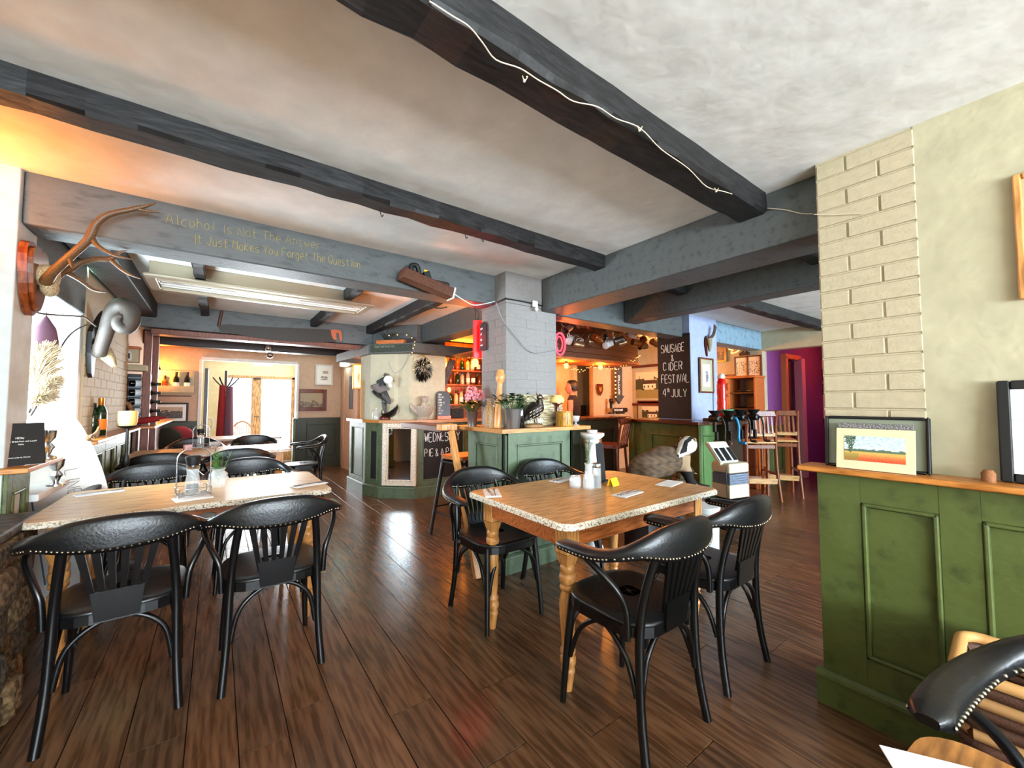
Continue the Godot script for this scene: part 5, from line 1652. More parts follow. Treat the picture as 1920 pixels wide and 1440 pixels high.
	for k in 12:
		part("step", MB.new().box(Vector3(0.14 - k * 0.035, 0.08 + k * 0.16, -k * 0.22), Vector3(0.9, 0.13, 0.24), 0.01), M.white, sp)
	var op := thing("outdoor_plant", "green climbing plant outside the left porch door", "plant", Vector3(0.85, 0, -11.8))
	var lv := MB.new()
	leafy(lv, Vector3(-0.14, 1.30, 0), 60, 0.1, 0.45, 0.06, 4)
	lv.tube(V3([-0.12, 0, 0, -0.14, 1.6, 0]), 0.01, 6)
	part("leaves", lv, M.leaf, op).set_meta("kind", "stuff")
	# right of the porch: door with a narrow window, emergency lamp, partition
	var d3 := struct("door_3", MB.new().box(Vector3(2.06, 0.98, -7.95), Vector3(0.05, 1.96, 0.82), 0.004), M.pink_plaster)
	part("frame", MB.new().box(Vector3(2.06, 1.0, -8.42), Vector3(0.08, 2.05, 0.1), 0.006).box(Vector3(2.06, 1.0, -7.48), Vector3(0.08, 2.05, 0.1), 0.006).box(Vector3(2.06, 2.02, -7.95), Vector3(0.08, 0.09, 1.0), 0.006), M.pink_plaster, d3)
	part("pane", MB.new().box(Vector3(2.03, 1.47, -7.9), Vector3(0.012, 0.62, 0.24)), M.slate_glass, d3)
	var em := thing("emergency_lamp", "cool white emergency flood lamp high in the far right corner", "light", Vector3(1.990, 2.041, -8.300))
	part("housing", MB.new().box(Vector3(0.02, 0, -0.03), Vector3(0.2, 0.14, 0.1), 0.02), M.white, em)
	part("lit_face", MB.new().box(Vector3(0, 0, 0.03), Vector3(0.16, 0.11, 0.03), 0.01), M.cool_glow, em)
	lamp("emergency_glow", em.position + Vector3(-0.05, -0.02, 0.12), Color(0.85, 1, 0.96), 0.12, 0.05)
	var pt := thing("partition", "dark green panelled partition end beside the octagonal bar", "partition", Vector3(1.76, 0, -6.58))
	panelling(pt, 0.42, 0.99, [[0.08, 0.36, 0.2, 0.85]], M.dark_green, 0.0)
	part("post", MB.new().box(Vector3(-0.02, 0.50, -0.02), Vector3(0.06, 1.0, 0.1), 0.01), M.sage, pt)
	part("ledge", MB.new().box(Vector3(0.16, 1.0, -0.05), Vector3(0.5, 0.025, 0.2), 0.006), M.dark_wood, pt)
	struct("wall_yellow", MB.new().box(Vector3(2.1, 1.2, -6.35), Vector3(0.36, 2.4, 0.05)), M.ochre)
	var yp := thing("ochre_board", "upright ochre wooden side board behind the paper sculpture on the bar", "board", Vector3(1.83, 1.04, -5.92))
	part("board", MB.new().box(Vector3(0, 0.28, 0), Vector3(0.03, 0.56, 0.34), 0.004), M.ochre, yp)
	yp.rotation_degrees.y = 55
	picture("framed_picture", "small gold-framed print over the ochre board, left of the bar column", Vector3(1.721, 1.673, -6.300), 0, 0.17, 0.38, 0.02, M.gold, 0.02, M.paper, art_mat("bird", 12, 48, 96))
	var wlm := bulb("pendant_spot", "warm glowing wall spot with a black shade, between the ochre board and newspaper sculpture", Vector3(1.819, 1.701, -6.150), 0.45)
	part("shade", MB.new().lathe(V2([0.02, 0.05, 0.05, -0.05, 0.047, -0.05, 0.018, 0.05]), 14, Transform3D(bs(0, 0, 25), Vector3(-0.06, -0.02, 0.02))), M.iron, wlm)

func face_yaw(a: Vector2, b: Vector2) -> float:
	return rad_to_deg(atan2(-(b.y - a.y), b.x - a.x))

func build_bar() -> void:
	# ---- octagonal bar end on the left
	var P := V2([1.66, -6.5, 1.69, -5.78, 1.81, -5.49, 2.167, -5.157, 3.2, -5.157])
	var oc := thing("bar_counter", "sage green octagonal bar end with chalkboard panels, left of the lilac pillar", "bar counter")
	for k in 4:
		var a: Vector2 = P[k]
		var b: Vector2 = P[k + 1]
		var n := Node3D.new()
		n.name = numbered("panelled_face", oc)
		oc.add_child(n)
		n.position = Vector3(a.x, 0, a.y)
		n.rotation_degrees.y = face_yaw(a, b)
		var w := a.distance_to(b)
		var cells: Array = [[[0.1, w - 0.1, 0.2, 0.93]], [[0.09, w - 0.07, 0.22, 0.90]], [[0.05, w - 0.05, 0.2, 0.93]], [[0.10, 0.74, 0.22, 0.93], [0.80, w - 0.04, 0.22, 0.93]]][k]
		panelling(n, w, 1.0, cells, M.sage, 0.16)
		if k == 1 or k == 3:
			for c in cells:
				part("slate_inset", MB.new().box(Vector3((c[0] + c[1]) / 2, (c[2] + c[3]) / 2, -0.011), Vector3(c[1] - c[0] - 0.03, c[3] - c[2] - 0.03, 0.006)), M.slate, n)
		if k == 3:
			var t := MB.new()
			write(t, "WEDNESDAY", Vector3(0.135, 0.745, -0.007), Vector3(0.62, 0, 0), Vector3.UP, 0.115, 0.0042, 1.5, 3)
			write(t, "PIE & A PINT", Vector3(0.135, 0.545, -0.007), Vector3(0.64, 0, 0), Vector3.UP, 0.095, 0.0042, 1.5, 5)
			part("chalk_lettering", t, M.chalk, n)
	var tr := Transform3D(Basis(Vector3(1, 0, 0), Vector3(0, 0, -1), Vector3(0, 1, 0)), Vector3(0, 1.022, 0))
	solo("worktop", MB.new().prism(PackedVector2Array([Vector2(1.61, 6.5), Vector2(1.64, 5.77), Vector2(1.77, 5.46), Vector2(2.145, 5.107), Vector2(3.25, 5.107), Vector2(3.25, 5.6), Vector2(2.4, 5.6), Vector2(1.95, 5.9), Vector2(1.9, 6.5)]), 0.04, tr), M.shelf_oak_x, "honey wood worktop of the octagonal bar end, ornaments along it", "worktop")
	# cream column and mantel over the bar end
	struct("wall_bar_column", MB.new().prism(PackedVector2Array([Vector2(1.70, 6.1), Vector2(1.72, 5.70), Vector2(1.88, 5.55), Vector2(1.97, 5.455), Vector2(2.02, 5.43), Vector2(2.06, 5.38), Vector2(2.13, 5.30), Vector2(2.67, 5.30), Vector2(2.67, 5.75), Vector2(2.4, 6.1)]), 1.0, Transform3D(tr.basis, Vector3(0, 1.53, 0))), M.column_cream)
	var up := beam("ceiling_beam", Vector3.ZERO, Vector3(0.1, 0.1, 0.1), M.grey_beam, "grey boxed-in beam above the cream bar column, a plank shelf of greenery before it")
	up.mesh = MB.new().prism(PackedVector2Array([Vector2(1.74, 6.9), Vector2(1.80, 5.87), Vector2(2.25, 5.34), Vector2(2.68, 5.34), Vector2(2.68, 6.1), Vector2(2.4, 6.9)]), 0.31, Transform3D(tr.basis, Vector3(0, 2.225, 0))).mesh()
	var ml := solo("mantel", MB.new().prism(PackedVector2Array([Vector2(1.58, 7.1), Vector2(1.66, 5.60), Vector2(2.10, 5.08), Vector2(3.0, 5.08), Vector2(3.0, 5.4), Vector2(2.3, 5.4), Vector2(1.9, 5.9), Vector2(1.9, 7.1)]), 0.125, Transform3D(tr.basis, Vector3(0, 2.012, 0))), M.grey_beam, "grey mantel ledge round the cream bar column, faded green chalk lettering on it", "mantel")
	var slate := MB.new()
	var da := Vector3(1.66, 0, -5.60)
	var db := Vector3(2.10, 0, -5.08)
	var dx := (db - da).normalized()
	var dn := dx.cross(Vector3.UP)
	slate.box(Vector3.ZERO, Vector3(0.62, 0.10, 0.008), 0.002, Basis(dx, Vector3.UP, dn))
	var sl := part("chalk_strip", slate, M.green_slate, ml)
	sl.position = (da + db) / 2 + Vector3(0, 2.012, 0) + dn * 0.005
	var ct := MB.new()
	write(ct, "Good Food Great Ales", Vector3(0, 0, 0) - dx * 0.24 + Vector3.UP * 0.01, dx * 0.62, Vector3.UP, 0.035, 0.002, 1.6, 9)
	var cp := part("x", ct, M.faded_chalk, ml)
	cp.name = "faded_lettering"
	cp.position = sl.position + dn * 0.006
	var pl := thing("plank_shelf", "short orange plank with trailing greenery and fairy lights on the mantel", "plank", Vector3(1.946, 2.112, -5.350))
	pl.position = Vector3(1.90, 2.10, -5.40)
	pl.rotation_degrees.y = face_yaw(Vector2(1.66, -5.60), Vector2(2.10, -5.08))
	part("plank", MB.new().box(Vector3.ZERO, Vector3(0.42, 0.06, 0.08), 0.008), M.orange_pine, pl)
	var gv := MB.new()
	leafy(gv, Vector3(-0.05, 0.02, 0), 40, 0.12, 0.12, 0.03, 5)
	part("greenery", gv, M.dark_leaf, pl).set_meta("kind", "stuff")
	var fl := thing("fairy_lights", "string of tiny warm lights down the cream bar column and round the wreath", "string lights")
	var fw := MB.new()
	var fb := MB.new()
	var fpath := curve([Vector3(1.832, 2.181, -5.300), Vector3(2.057, 2.204, -5.250), Vector3(2.094, 2.089, -5.060), Vector3(2.073, 2.002, -5.060), Vector3(2.116, 1.905, -5.200), Vector3(2.242, 1.845, -5.260), Vector3(2.361, 1.837, -5.260), Vector3(2.425, 1.856, -5.260), Vector3(2.188, 1.768, -5.260), Vector3(2.174, 1.709, -5.260)], 4)
	fw.tube(fpath, 0.002, 4)
	for i in range(0, fpath.size(), 2):
		fb.ball(fpath[i] + Vector3(0, -0.008, 0.01), Vector3.ONE * 0.0075, 6, 4)
	part("wire", fw, M.iron, fl)
	part("bulbs", fb, M.spark, fl).set_meta("kind", "stuff")
	var wc := thing("wall_cable", "thin grey cable looping down the cream bar column", "cable")
	part("cable", MB.new().tube(curve([Vector3(1.854, 1.831, -5.370), Vector3(1.896, 1.747, -5.380), Vector3(1.956, 1.677, -5.380), Vector3(2.045, 1.753, -5.360), Vector3(2.096, 1.884, -5.300), Vector3(2.094, 1.953, -5.260)], 4), 0.0035, 5), M.grey_ink, wc)
	# dark feather wreath
	var wr := thing("wreath", "black feather wreath hanging on the cream bar column", "wreath", Vector3(2.294, 1.736, -5.250))
	var g := RandomNumberGenerator.new()
	g.seed = 9
	var wb := MB.new()
	for i in 260:
		var a := g.randf() * TAU
		var r := sqrt(g.randf()) * 0.10
		var p := Vector3(cos(a) * r, sin(a) * r * 1.25, g.randf_range(0.0, 0.05))
		var d := Vector3(cos(a) + g.randf_range(-0.6, 0.6), sin(a) - 0.5 + g.randf_range(-0.6, 0.6), g.randf_range(0.1, 0.8)).normalized()
		wb.tube([p, p + d * 0.035, p + d * 0.065 + Vector3(0, -0.01, 0)], [0.004, 0.009, 0.001], 4, Vector2(1, 0.3))
	part("feathers", wb, M.black_glossy, wr).set_meta("kind", "stuff")
	part("ribbon", MB.new().tube(curve(V3([-0.07, 0.17, 0, -0.02, 0.20, 0.02, 0.04, 0.17, 0.02, 0.08, 0.15, 0.0]), 3), 0.012, 6, Vector2(1.6, 0.5)), M.gold, wr)
	# mirror leaning on the angled face
	var mr := thing("mirror", "tall mirror in a flaking white window frame on the octagonal bar end", "mirror", Vector3(2.005, 0.585, -5.298))
	mr.rotation_degrees.y = face_yaw(P[2], P[3])
	var mf := MB.new()
	for s in [-1, 1]:
		mf.box(Vector3(s * 0.205, 0, 0.02), Vector3(0.06, 0.83, 0.04), 0.006)
		mf.box(Vector3(0, s * 0.385, 0.02), Vector3(0.35, 0.06, 0.04), 0.006)
		mf.box(Vector3(s * 0.168, 0, 0.012), Vector3(0.015, 0.7, 0.03), 0.003)
		mf.box(Vector3(0, s * 0.348, 0.012), Vector3(0.33, 0.015, 0.03), 0.003)
	part("frame", mf, M.flaky_white, mr)
	part("glass", MB.new().box(Vector3(0, 0, 0.006), Vector3(0.33, 0.70, 0.006)), M.mirror_steel, mr)
	# ornaments on the bar end
	var ck := thing("clock", "tiny square white clock at the left end of the octagonal bar worktop", "clock", Vector3(1.753, 1.042, -5.865), 0)
	part("case", MB.new().box(Vector3(0, 0.04, 0), Vector3(0.08, 0.08, 0.04), 0.006), M.white, ck)
	part("dial", MB.new().lathe(V2([0, 0.021, 0.028, 0.021, 0.028, 0.019]), 16, Transform3D(bs(0, 90), Vector3(0, 0.04, 0))), M.pale_blue, ck)
	ck.rotation_degrees.y = -30
	var sc := thing("newspaper_sculpture", "tall sculpture of folded grey newspapers on a turned wooden foot, octagonal bar", "sculpture", Vector3(1.881, 1.042, -5.542))
	part("foot", MB.new().lathe(V2([0, 0, 0.075, 0, 0.08, 0.02, 0.06, 0.05, 0.03, 0.07, 0.02, 0.09, 0.0, 0.09]), 16), M.mahogany, sc)
	part("rod", MB.new().tube(curve(V3([0, 0.08, 0, 0.01, 0.25, 0, -0.01, 0.5, 0]), 4), 0.014, 7), M.iron, sc)
	var dirs := [[-0.05, 0.44, 30, 20, 0.26, 0.15], [-0.02, 0.53, -15, 38, 0.24, 0.14], [0.05, 0.56, 60, -10, 0.2, 0.16], [-0.06, 0.30, 15, -24, 0.27, 0.15], [0.0, 0.24, 50, -40, 0.26, 0.13], [0.03, 0.34, -30, -52, 0.22, 0.12], [-0.02, 0.14, 10, -66, 0.24, 0.08], [0.03, 0.17, 70, -80, 0.22, 0.07]]
	for i in dirs.size():
		var q: Array = dirs[i]
		var bb := MB.new()
		for f in 4:
			bb.box(Vector3(0, f * 0.008, f * 0.004), Vector3(q[4] - f * 0.012, 0.003, q[5]), 0.001, bs(0, f * 5.0 - 6.0, 0))
		bb.box(Vector3(0, 0.016, -q[5] / 2), Vector3(q[4], 0.035, 0.004), 0.001)
		var o := part("folded_paper", bb, M.newsprint if i % 2 == 0 else M.dark_newsprint, sc)
		o.transform = Transform3D(bs(q[2], 35, q[3]), Vector3(q[0], q[1], 0.0))
	solo("globe_bulb", MB.new().ball(Vector3.ZERO, Vector3(0.062, 0.06, 0.062), 14, 10).lathe(V2([0.02, 0.05, 0.026, 0.07, 0.024, 0.1, 0, 0.1]), 12, Transform3D(bs(0, 0, 200), Vector3.ZERO)), M.milk_glass, "big white globe bulb before the newspaper sculpture", "bulb", Vector3(1.851, 1.584, -5.350))
	solo("glass_cloche", MB.new().lathe(V2([0.05, 0, 0.052, 0.08, 0.035, 0.13, 0.012, 0.145, 0.012, 0.16, 0, 0.162]), 14), M.glass, "small glass cloche between the white clock and the newspaper sculpture", "cloche", Vector3(1.780, 1.042, -5.616))
	solo("dark_bowl", MB.new().lathe(V2([0, 0.0, 0.05, 0.0, 0.12, 0.06, 0.13, 0.1, 0.125, 0.1, 0.11, 0.06, 0, 0.02]), 16, Transform3D(bs(0, 0, 35), Vector3(0, 0.06, 0))), M.cast, "dark metal bowl tipped on its side, right of the newspaper sculpture", "bowl", Vector3(1.970, 1.042, -5.477))
	var mh := thing("menu_holder", "wire holder full of white and blue menu cards on the octagonal bar", "menu holder", Vector3(2.127, 1.042, -5.592), -40)
	for k in 9:
		part("menu", MB.new().box(Vector3(-0.06 + k * 0.015, 0.10, 0), Vector3(0.004, 0.20 + (k % 3) * 0.006, 0.1), 0.0005, bs(0, 0, (k - 4) * 1.0)), M.paper if k % 2 else M.blue_grey, mh)
	var wi := MB.new()
	for s in [-1, 1]:
		wi.tube(V3([-0.075, 0.02, s * 0.056, 0.075, 0.02, s * 0.056]), 0.003, 5)
		wi.tube(V3([-0.075, 0.10, s * 0.056, 0.075, 0.10, s * 0.056]), 0.003, 5)
		wi.tube(V3([s * 0.075, 0, 0.056, s * 0.075, 0.22, 0.056]), 0.003, 5)
	part("wire_frame", wi, M.iron, mh)
	solo("spotlight", MB.new().lathe(V2([0, 0, 0.04, 0.0, 0.045, 0.02, 0.045, 0.09, 0.03, 0.1, 0, 0.1]), 14, Transform3D(bs(0, 50, 60), Vector3(0, 0.04, 0))), M.iron, "black spotlight behind the menu holder on the octagonal bar", "spotlight", Vector3(2.089, 1.042, -5.390) + Vector3(0.06, 0.19, -0.06))
	var pb := thing("cherub_planter", "white plaster planter with a curly-haired cherub figure on the octagonal bar", "planter", Vector3(2.303, 1.042, -5.234))
	part("basin", MB.new().lathe(V2([0, 0, 0.09, 0, 0.10, 0.02, 0.08, 0.04, 0.11, 0.07, 0.16, 0.15, 0.175, 0.19, 0.165, 0.19, 0.14, 0.14, 0, 0.09]), 20), M.plaster_white, pb)
	part("wing", MB.new().tube(curve(V3([-0.1, 0.1, 0.03, -0.17, 0.16, 0.03, -0.19, 0.22, 0.02, -0.15, 0.18, 0.02]), 4), [0.03, 0.03, 0.03, 0.03, 0.028, 0.026, 0.024, 0.02, 0.018, 0.015, 0.012, 0.01, 0.006], 8), M.plaster_white, pb)
	var fg := MB.new()
	fg.tube(curve(V3([0.0, 0.10, 0.03, 0.0, 0.19, 0.03, 0.005, 0.24, 0.03]), 3), [0.06, 0.065, 0.062, 0.055, 0.045, 0.035, 0.026], 10)
	fg.ball(Vector3(0.008, 0.275, 0.035), Vector3(0.046, 0.052, 0.048), 12, 8)
	fg.ball(Vector3(0.008, 0.27, 0.083), Vector3(0.009, 0.009, 0.008), 6, 4)
	for k in 16:
		var a := TAU * k / 16
		fg.ball(Vector3(0.008 + cos(a) * 0.04, 0.30 + sin(a * 2.0) * 0.015, 0.03 + sin(a) * 0.04), Vector3.ONE * 0.017, 6, 4)
	fg.tube(curve(V3([0.05, 0.2, 0.04, 0.09, 0.17, 0.07, 0.07, 0.14, 0.11]), 3), [0.02, 0.019, 0.018, 0.017, 0.015, 0.013, 0.011], 7)
	part("cherub", fg, M.plaster_white, pb)
	var ch := thing("chalk_menu", "small brown chalk menu board with white lines on the bar worktop", "menu board", Vector3(2.612, 1.042, -5.238), -8)
	part("board", MB.new().prism(poly([-0.095, 0.04, 0.095, 0.04, 0.1, 0.36, 0.06, 0.40, -0.06, 0.40, -0.1, 0.36]), 0.02, Transform3D(bs(0, -6), Vector3(0, 0.0, 0.02))), M.dark_wood, ch)
	part("stand", MB.new().box(Vector3(0, 0.025, 0), Vector3(0.2, 0.05, 0.12), 0.004), M.orange_pine, ch)
	var cm := MB.new()
	var ml2 := ["TODAY", "PALE ALE", "CIDER", "STOUT ALE", "LAGER", "ALE", "BITTER", "MILD"]
	for k in 8:
		write(cm, ml2[k], Vector3(-0.08, 0.34 - k * 0.038, 0.032 + k * 0.0038 - 0.03), Vector3(0.62, 0, 0), Vector3.UP, 0.022, 0.0018, 1.4, k)
	var cmn := part("chalk_lettering", cm, M.chalk, ch)
	cmn.position.z = 0.012
	solo("card_box", MB.new().box(Vector3(0, 0.075, 0), Vector3(0.2, 0.15, 0.06), 0.006).tube(curve(V3([-0.06, 0.12, 0.033, 0, 0.06, 0.034, 0.06, 0.12, 0.033]), 4), 0.004, 5), M.slate, "dark grey card box right of the brown chalk menu", "box", Vector3(2.969, 1.042, -5.486), -6)
	var ob := solo("oar_board", MB.new().box(Vector3(0, 0.0, 0), Vector3(0.11, 0.62, 0.02), 0.004, bs(0, 0, -22)), M.grey_wood, "weathered grey board leaning beside the wreath, with perforated stripes", "board", Vector3(2.832, 1.663, -5.600))
	solo("orange_card", MB.new().box(Vector3.ZERO, Vector3(0.14, 0.13, 0.006), 0.001), M.orange_glow_paint, "orange card hanging between the wreath and the weathered board", "card", Vector3(2.757, 1.804, -5.800), 0)

	# ---- back bar with bottles, seen between the cream column and the pillar
	var sh := thing("back_bar", "glowing orange back-bar shelving full of bottles, left of the lilac pillar", "shelving", Vector3(3.55, 0, -6.62))
	part("backboard", MB.new().box(Vector3(0, 1.45, -0.08), Vector3(1.5, 1.9, 0.03)), M.orange_wood, sh)
	var hs := [1.24, 1.60, 1.86]
	for k in 3:
		part("shelf_board", MB.new().box(Vector3(0, hs[k], 0.03), Vector3(1.5, 0.03, 0.24), 0.004), M.orange_wood, sh)
	part("top_rail", MB.new().box(Vector3(0, 2.33, 0.05), Vector3(1.5, 0.05, 0.3), 0.005), M.orange_wood, sh)
	for k in 5:
		part("batten", MB.new().box(Vector3(-0.6 + k * 0.3, 1.73, -0.06), Vector3(0.03, 0.22, 0.03), 0.003), M.orange_pine, sh)
	for s in [-1, 1]:
		part("side", MB.new().box(Vector3(s * 0.75, 1.4, 0.03), Vector3(0.03, 1.9, 0.26), 0.004), M.orange_wood, sh)
	var mats := [[M.clear_bottle, M.pink_label], [M.amber_glass, M.paper], [M.green_glass, M.cream], [M.clear_bottle, M.paper], [M.amber_glass, M.gold]]
	var prot: Array = []
	for k in 5:
		var b := bottle_node(SPIRIT if k % 2 == 0 else WINE, mats[k][0], mats[k][1], [M.iron, M.gold, M.gold_foil, M.red_cloth, M.iron][k], 0.95)
		b.name = numbered("x", self)
		prot.append(b)
	var kinds := ["clear spirit bottle with a pink label", "amber bottle with a white label", "green bottle with a cream label", "clear wine bottle with a white label", "amber spirit bottle with a gold label"]
	var rown := ["lowest", "middle", "upper"]
	for r in 3:
		for k in 11:
			var id := (k * 3 + r * 2) % 5
			var b: Node3D = prot[id].duplicate()
			b.name = numbered("spirit_bottle", self)
			add_child(b, true)
			b.position = Vector3(2.95 + k * 0.118 + g.randf_range(-0.012, 0.012), hs[r] + 0.016, -6.58 + g.randf_range(-0.03, 0.03))
			tag(b, kinds[id] + " on the " + rown[r] + " glowing back-bar shelf", "bottle", "%s on the %s back-bar shelf" % [["pink-label bottles", "white-label amber bottles", "green bottles", "clear wine bottles", "gold-label bottles"][id], rown[r]])
	for b in prot:
		b.queue_free()
		remove_child(b)
	var wg := MB.new().lathe(V2([0, 0, 0.032, 0, 0.03, -0.004, 0.004, -0.01, 0.004, -0.075, 0.02, -0.09, 0.037, -0.13, 0.032, -0.185, 0.030, -0.185, 0.035, -0.13, 0.018, -0.092, 0, -0.085]), 12).mesh()
	for k in 12:
		var o := put("wine_glass", wg, M.glass, self, Transform3D(Basis(), Vector3(2.98 + k * 0.1, 2.30, -6.55)))
		tag(o, "stemmed glass hanging upside down from the back-bar rail", "glass", "glasses hanging over the back bar")
	lamp("back_bar_glow", Vector3(3.2, 1.5, -6.2), Color(1.0, 0.55, 0.16), 0.55, 0.06)
	lamp("back_bar_glow", Vector3(3.55, 2.12, -6.35), Color(1.0, 0.55, 0.16), 0.7, 0.06)
	for q in [Vector3(3.2, 1.5, -6.2), Vector3(3.55, 2.12, -6.35)]:
		var bl := thing("bar_bulb", "bare warm bulb over the back-bar bottles, " + ("lower of two" if q.y < 2.0 else "upper of two"), "lamp", q)
		part("bulb", MB.new().ball(Vector3.ZERO, Vector3(0.03, 0.04, 0.03), 10, 6), M.bulb, bl)
		part("flex", MB.new().tube([Vector3(0, 0.04, 0), Vector3(0, 2.38 - q.y, 0)], 0.003, 5), M.iron, bl)

	# ---- main bar to the right of the pillar
	var mb := thing("main_bar", "dark green panelled bar front right of the pillar, below the orange-lit wall", "bar counter", Vector3(2.9, 0, -3.98))
	panelling(mb, 2.0, 1.03, [[0.1, 0.6, 0.2, 0.9], [0.7, 1.2, 0.2, 0.9], [1.3, 1.9, 0.2, 0.9]], M.dark_green, 0.12)
	mb.rotation_degrees.y = 0
	solo("worktop", MB.new().box(Vector3.ZERO, Vector3(2.25, 0.04, 0.55), 0.01), M.bar_top, "dark wooden bar top right of the pillar, bottles and glasses on it", "worktop", Vector3(4.0, 1.05, -4.2))
	var canopy := thing("bar_canopy", "dark boarded bar canopy hung with tankards, warm bulbs below it", "canopy", Vector3(3.9, 0, -4.0))
	for k in 5:
		part("board", MB.new().box(Vector3(0, 1.93 + k * 0.092, 0), Vector3(3.0, 0.09, 0.03), 0.004), M.brown_wood, canopy)
	part("soffit", MB.new().box(Vector3(0, 1.875, -0.25), Vector3(3.0, 0.02, 0.54), 0.003), M.orange_wood, canopy)
	part("lip", MB.new().box(Vector3(0, 1.885, 0.03), Vector3(3.0, 0.035, 0.05), 0.006), M.orange_pine, canopy)
	# tankards hang from hooks on a beam before the canopy
	beam("ceiling_beam", Vector3(3.7, 2.31, -3.62), Vector3(2.3, 0.12, 0.12), M.black_beam, "black beam with hooks, tankards hanging before the bar canopy")
	beam("ceiling_beam", Vector3(3.45, 2.32, -3.27), Vector3(1.9, 0.1, 0.1), M.black_beam, "second black beam with hooks, just behind the short grey beam")
	var tk := thing("tankard", "x", "tankard")
	part("mug_body", MB.new().lathe(V2([0, 0, 0.046, 0, 0.05, 0.006, 0.047, 0.02, 0.044, 0.11, 0.047, 0.122, 0.044, 0.122, 0.041, 0.11, 0.043, 0.02, 0, 0.012]), 14), M.pewter, tk)
	part("handle", MB.new().tube(curve(V3([0.044, 0.10, 0, 0.075, 0.105, 0, 0.085, 0.065, 0, 0.07, 0.03, 0, 0.045, 0.022, 0]), 4), 0.006, 6), M.pewter, tk)
	part("hook", MB.new().tube(curve(V3([0.08, 0.075, 0, 0.105, 0.07, 0, 0.12, 0.09, 0, 0.15, 0.10, 0]), 3), 0.003, 5), M.iron, tk)
	var n_tank := tankard_at.size()
	var tone := [M.pewter, M.pewter_warm, M.amber_glass, M.pewter, M.glass, M.pewter_warm]
	for k in n_tank:
		var behind := k < 4
		var o := tk if k == 0 else tk.duplicate() as Node3D
		if k > 0:
			o.name = numbered("tankard", self)
			add_child(o, true)
		o.position = tankard_at[k]
		o.rotation_degrees = Vector3(g.randf_range(-18, 18), 180 + g.randf_range(-30, 30) + (0 if k % 3 else 160), 95 + g.randf_range(-38, 28))
		for c in o.get_children():
			if c.name.begins_with("mug") or c.name.begins_with("handle"):
				(c as MeshInstance3D).material_override = tone[k % 6]
		tag(o, ["plain pewter tankard", "warm-toned pewter tankard", "amber glass mug", "plain pewter tankard", "clear glass mug", "warm-toned pewter tankard"][k % 6] + " hanging " + ("behind the short grey beam" if behind else "before the bar canopy"), "tankard", ["pewter", "warm pewter", "amber", "pewter", "clear", "warm pewter"][k % 6] + " tankards " + ("behind the short beam" if behind else "before the canopy"))
	var bp := [[Vector3(4.015, 1.802, -4.180), "bare glowing pendant bulb over the bar, close beside the pillar", 1.0], [Vector3(4.734, 1.825, -4.180), "bare glowing pendant bulb over the middle of the bar", 1.0], [Vector3(2.067, 1.673, -3.450), "bare glowing pendant bulb at the left edge of the lilac pillar, under the neon", 0.9]]
	for q in bp:
		var o := bulb("pendant_bulb", q[1], q[0], q[2])
		part("flex", MB.new().tube([Vector3(0, 0.08, 0), Vector3(0, (2.36 if q[0].z > -4.0 else 1.87) - q[0].y, 0)], 0.003, 5), M.iron, o)
	var f2 := thing("fairy_lights", "string of tiny warm lights along the bar canopy, between the two bulbs", "string lights")
	var fb2 := MB.new()
	var fw2 := MB.new()
	var pth := curve([Vector3(3.771, 1.845, -4.050), Vector3(3.993, 1.761, -4.050), Vector3(4.182, 1.740, -4.050), Vector3(4.426, 1.815, -4.050), Vector3(4.729, 1.815, -4.050), Vector3(5.000, 1.821, -4.050), Vector3(5.224, 1.943, -3.950), Vector3(5.331, 2.004, -3.900)], 6)
	fw2.tube(pth, 0.002, 4)
	for p in pth:
		fb2.ball(p + Vector3(0, g.randf_range(-0.03, 0.01), 0), Vector3.ONE * 0.0065, 6, 4)
	part("wire", fw2, M.iron, f2)
	part("bulbs", fb2, M.spark, f2).set_meta("kind", "stuff")
	# back wall of the bar: shield, arrow sign, pictures
	var sd := thing("shield_plaque", "small dark shield plaque with a gold crest on the orange wall", "plaque", Vector3(5.755, 1.528, -5.100))
	part("plate", MB.new().prism(poly([-0.07, 0.1, 0.07, 0.1, 0.075, 0.0, 0.05, -0.07, 0, -0.12, -0.05, -0.07, -0.075, 0.0]), 0.025), M.mahogany, sd)
	part("crest", MB.new().prism(poly([-0.035, 0.05, 0.0, 0.03, 0.035, 0.05, 0.03, -0.02, 0, -0.05, -0.03, -0.02]), 0.03), M.gold, sd)
	var ar := thing("arrow_sign", "dark hanging arrow sign reading BEER, studded with little bulbs", "sign", Vector3(6.191, 1.616, -5.020))
	part("arrow", MB.new().prism(poly([-0.085, 0.34, 0.085, 0.34, 0.085, -0.20, 0.15, -0.20, 0.0, -0.36, -0.15, -0.20, -0.085, -0.20]), 0.04), M.grey_wood, ar)
	var at := MB.new()
	for k in 4:
		write(at, "BEER"[k], Vector3(-0.035, 0.10 - k * 0.095, 0.023), Vector3(0.8, 0, 0), Vector3.UP, 0.08, 0.006, 1.0, k + 2)
	part("lettering", at, M.chalk, ar)
	for k in 8:
		part("sign_bulb", MB.new().ball(Vector3(-0.115, 0.30 - k * 0.075, 0.02), Vector3.ONE * 0.014, 8, 5), M.spark, ar)
	picture("framed_picture", "wooden-framed cottage print, upper one on the orange wall left of the tall chalkboard", Vector3(6.770, 1.621, -4.731), -90, 0.95, 0.80, 0.05, M.mahogany, 0.09, M.cream, art_mat("cottage", 4))
	picture("framed_picture", "thin-framed cottage print, lower one left of the tall chalkboard", Vector3(6.770, 1.045, -4.682), -90, 0.72, 0.55, 0.025, M.mahogany, 0.09, M.cream, art_mat("cottage", 9))
	var wb2 := struct("wall_bar_nook", MB.new().box(Vector3(6.22, 1.2, -5.2), Vector3(1.18, 2.4, 0.1)), M.orange_plaster)
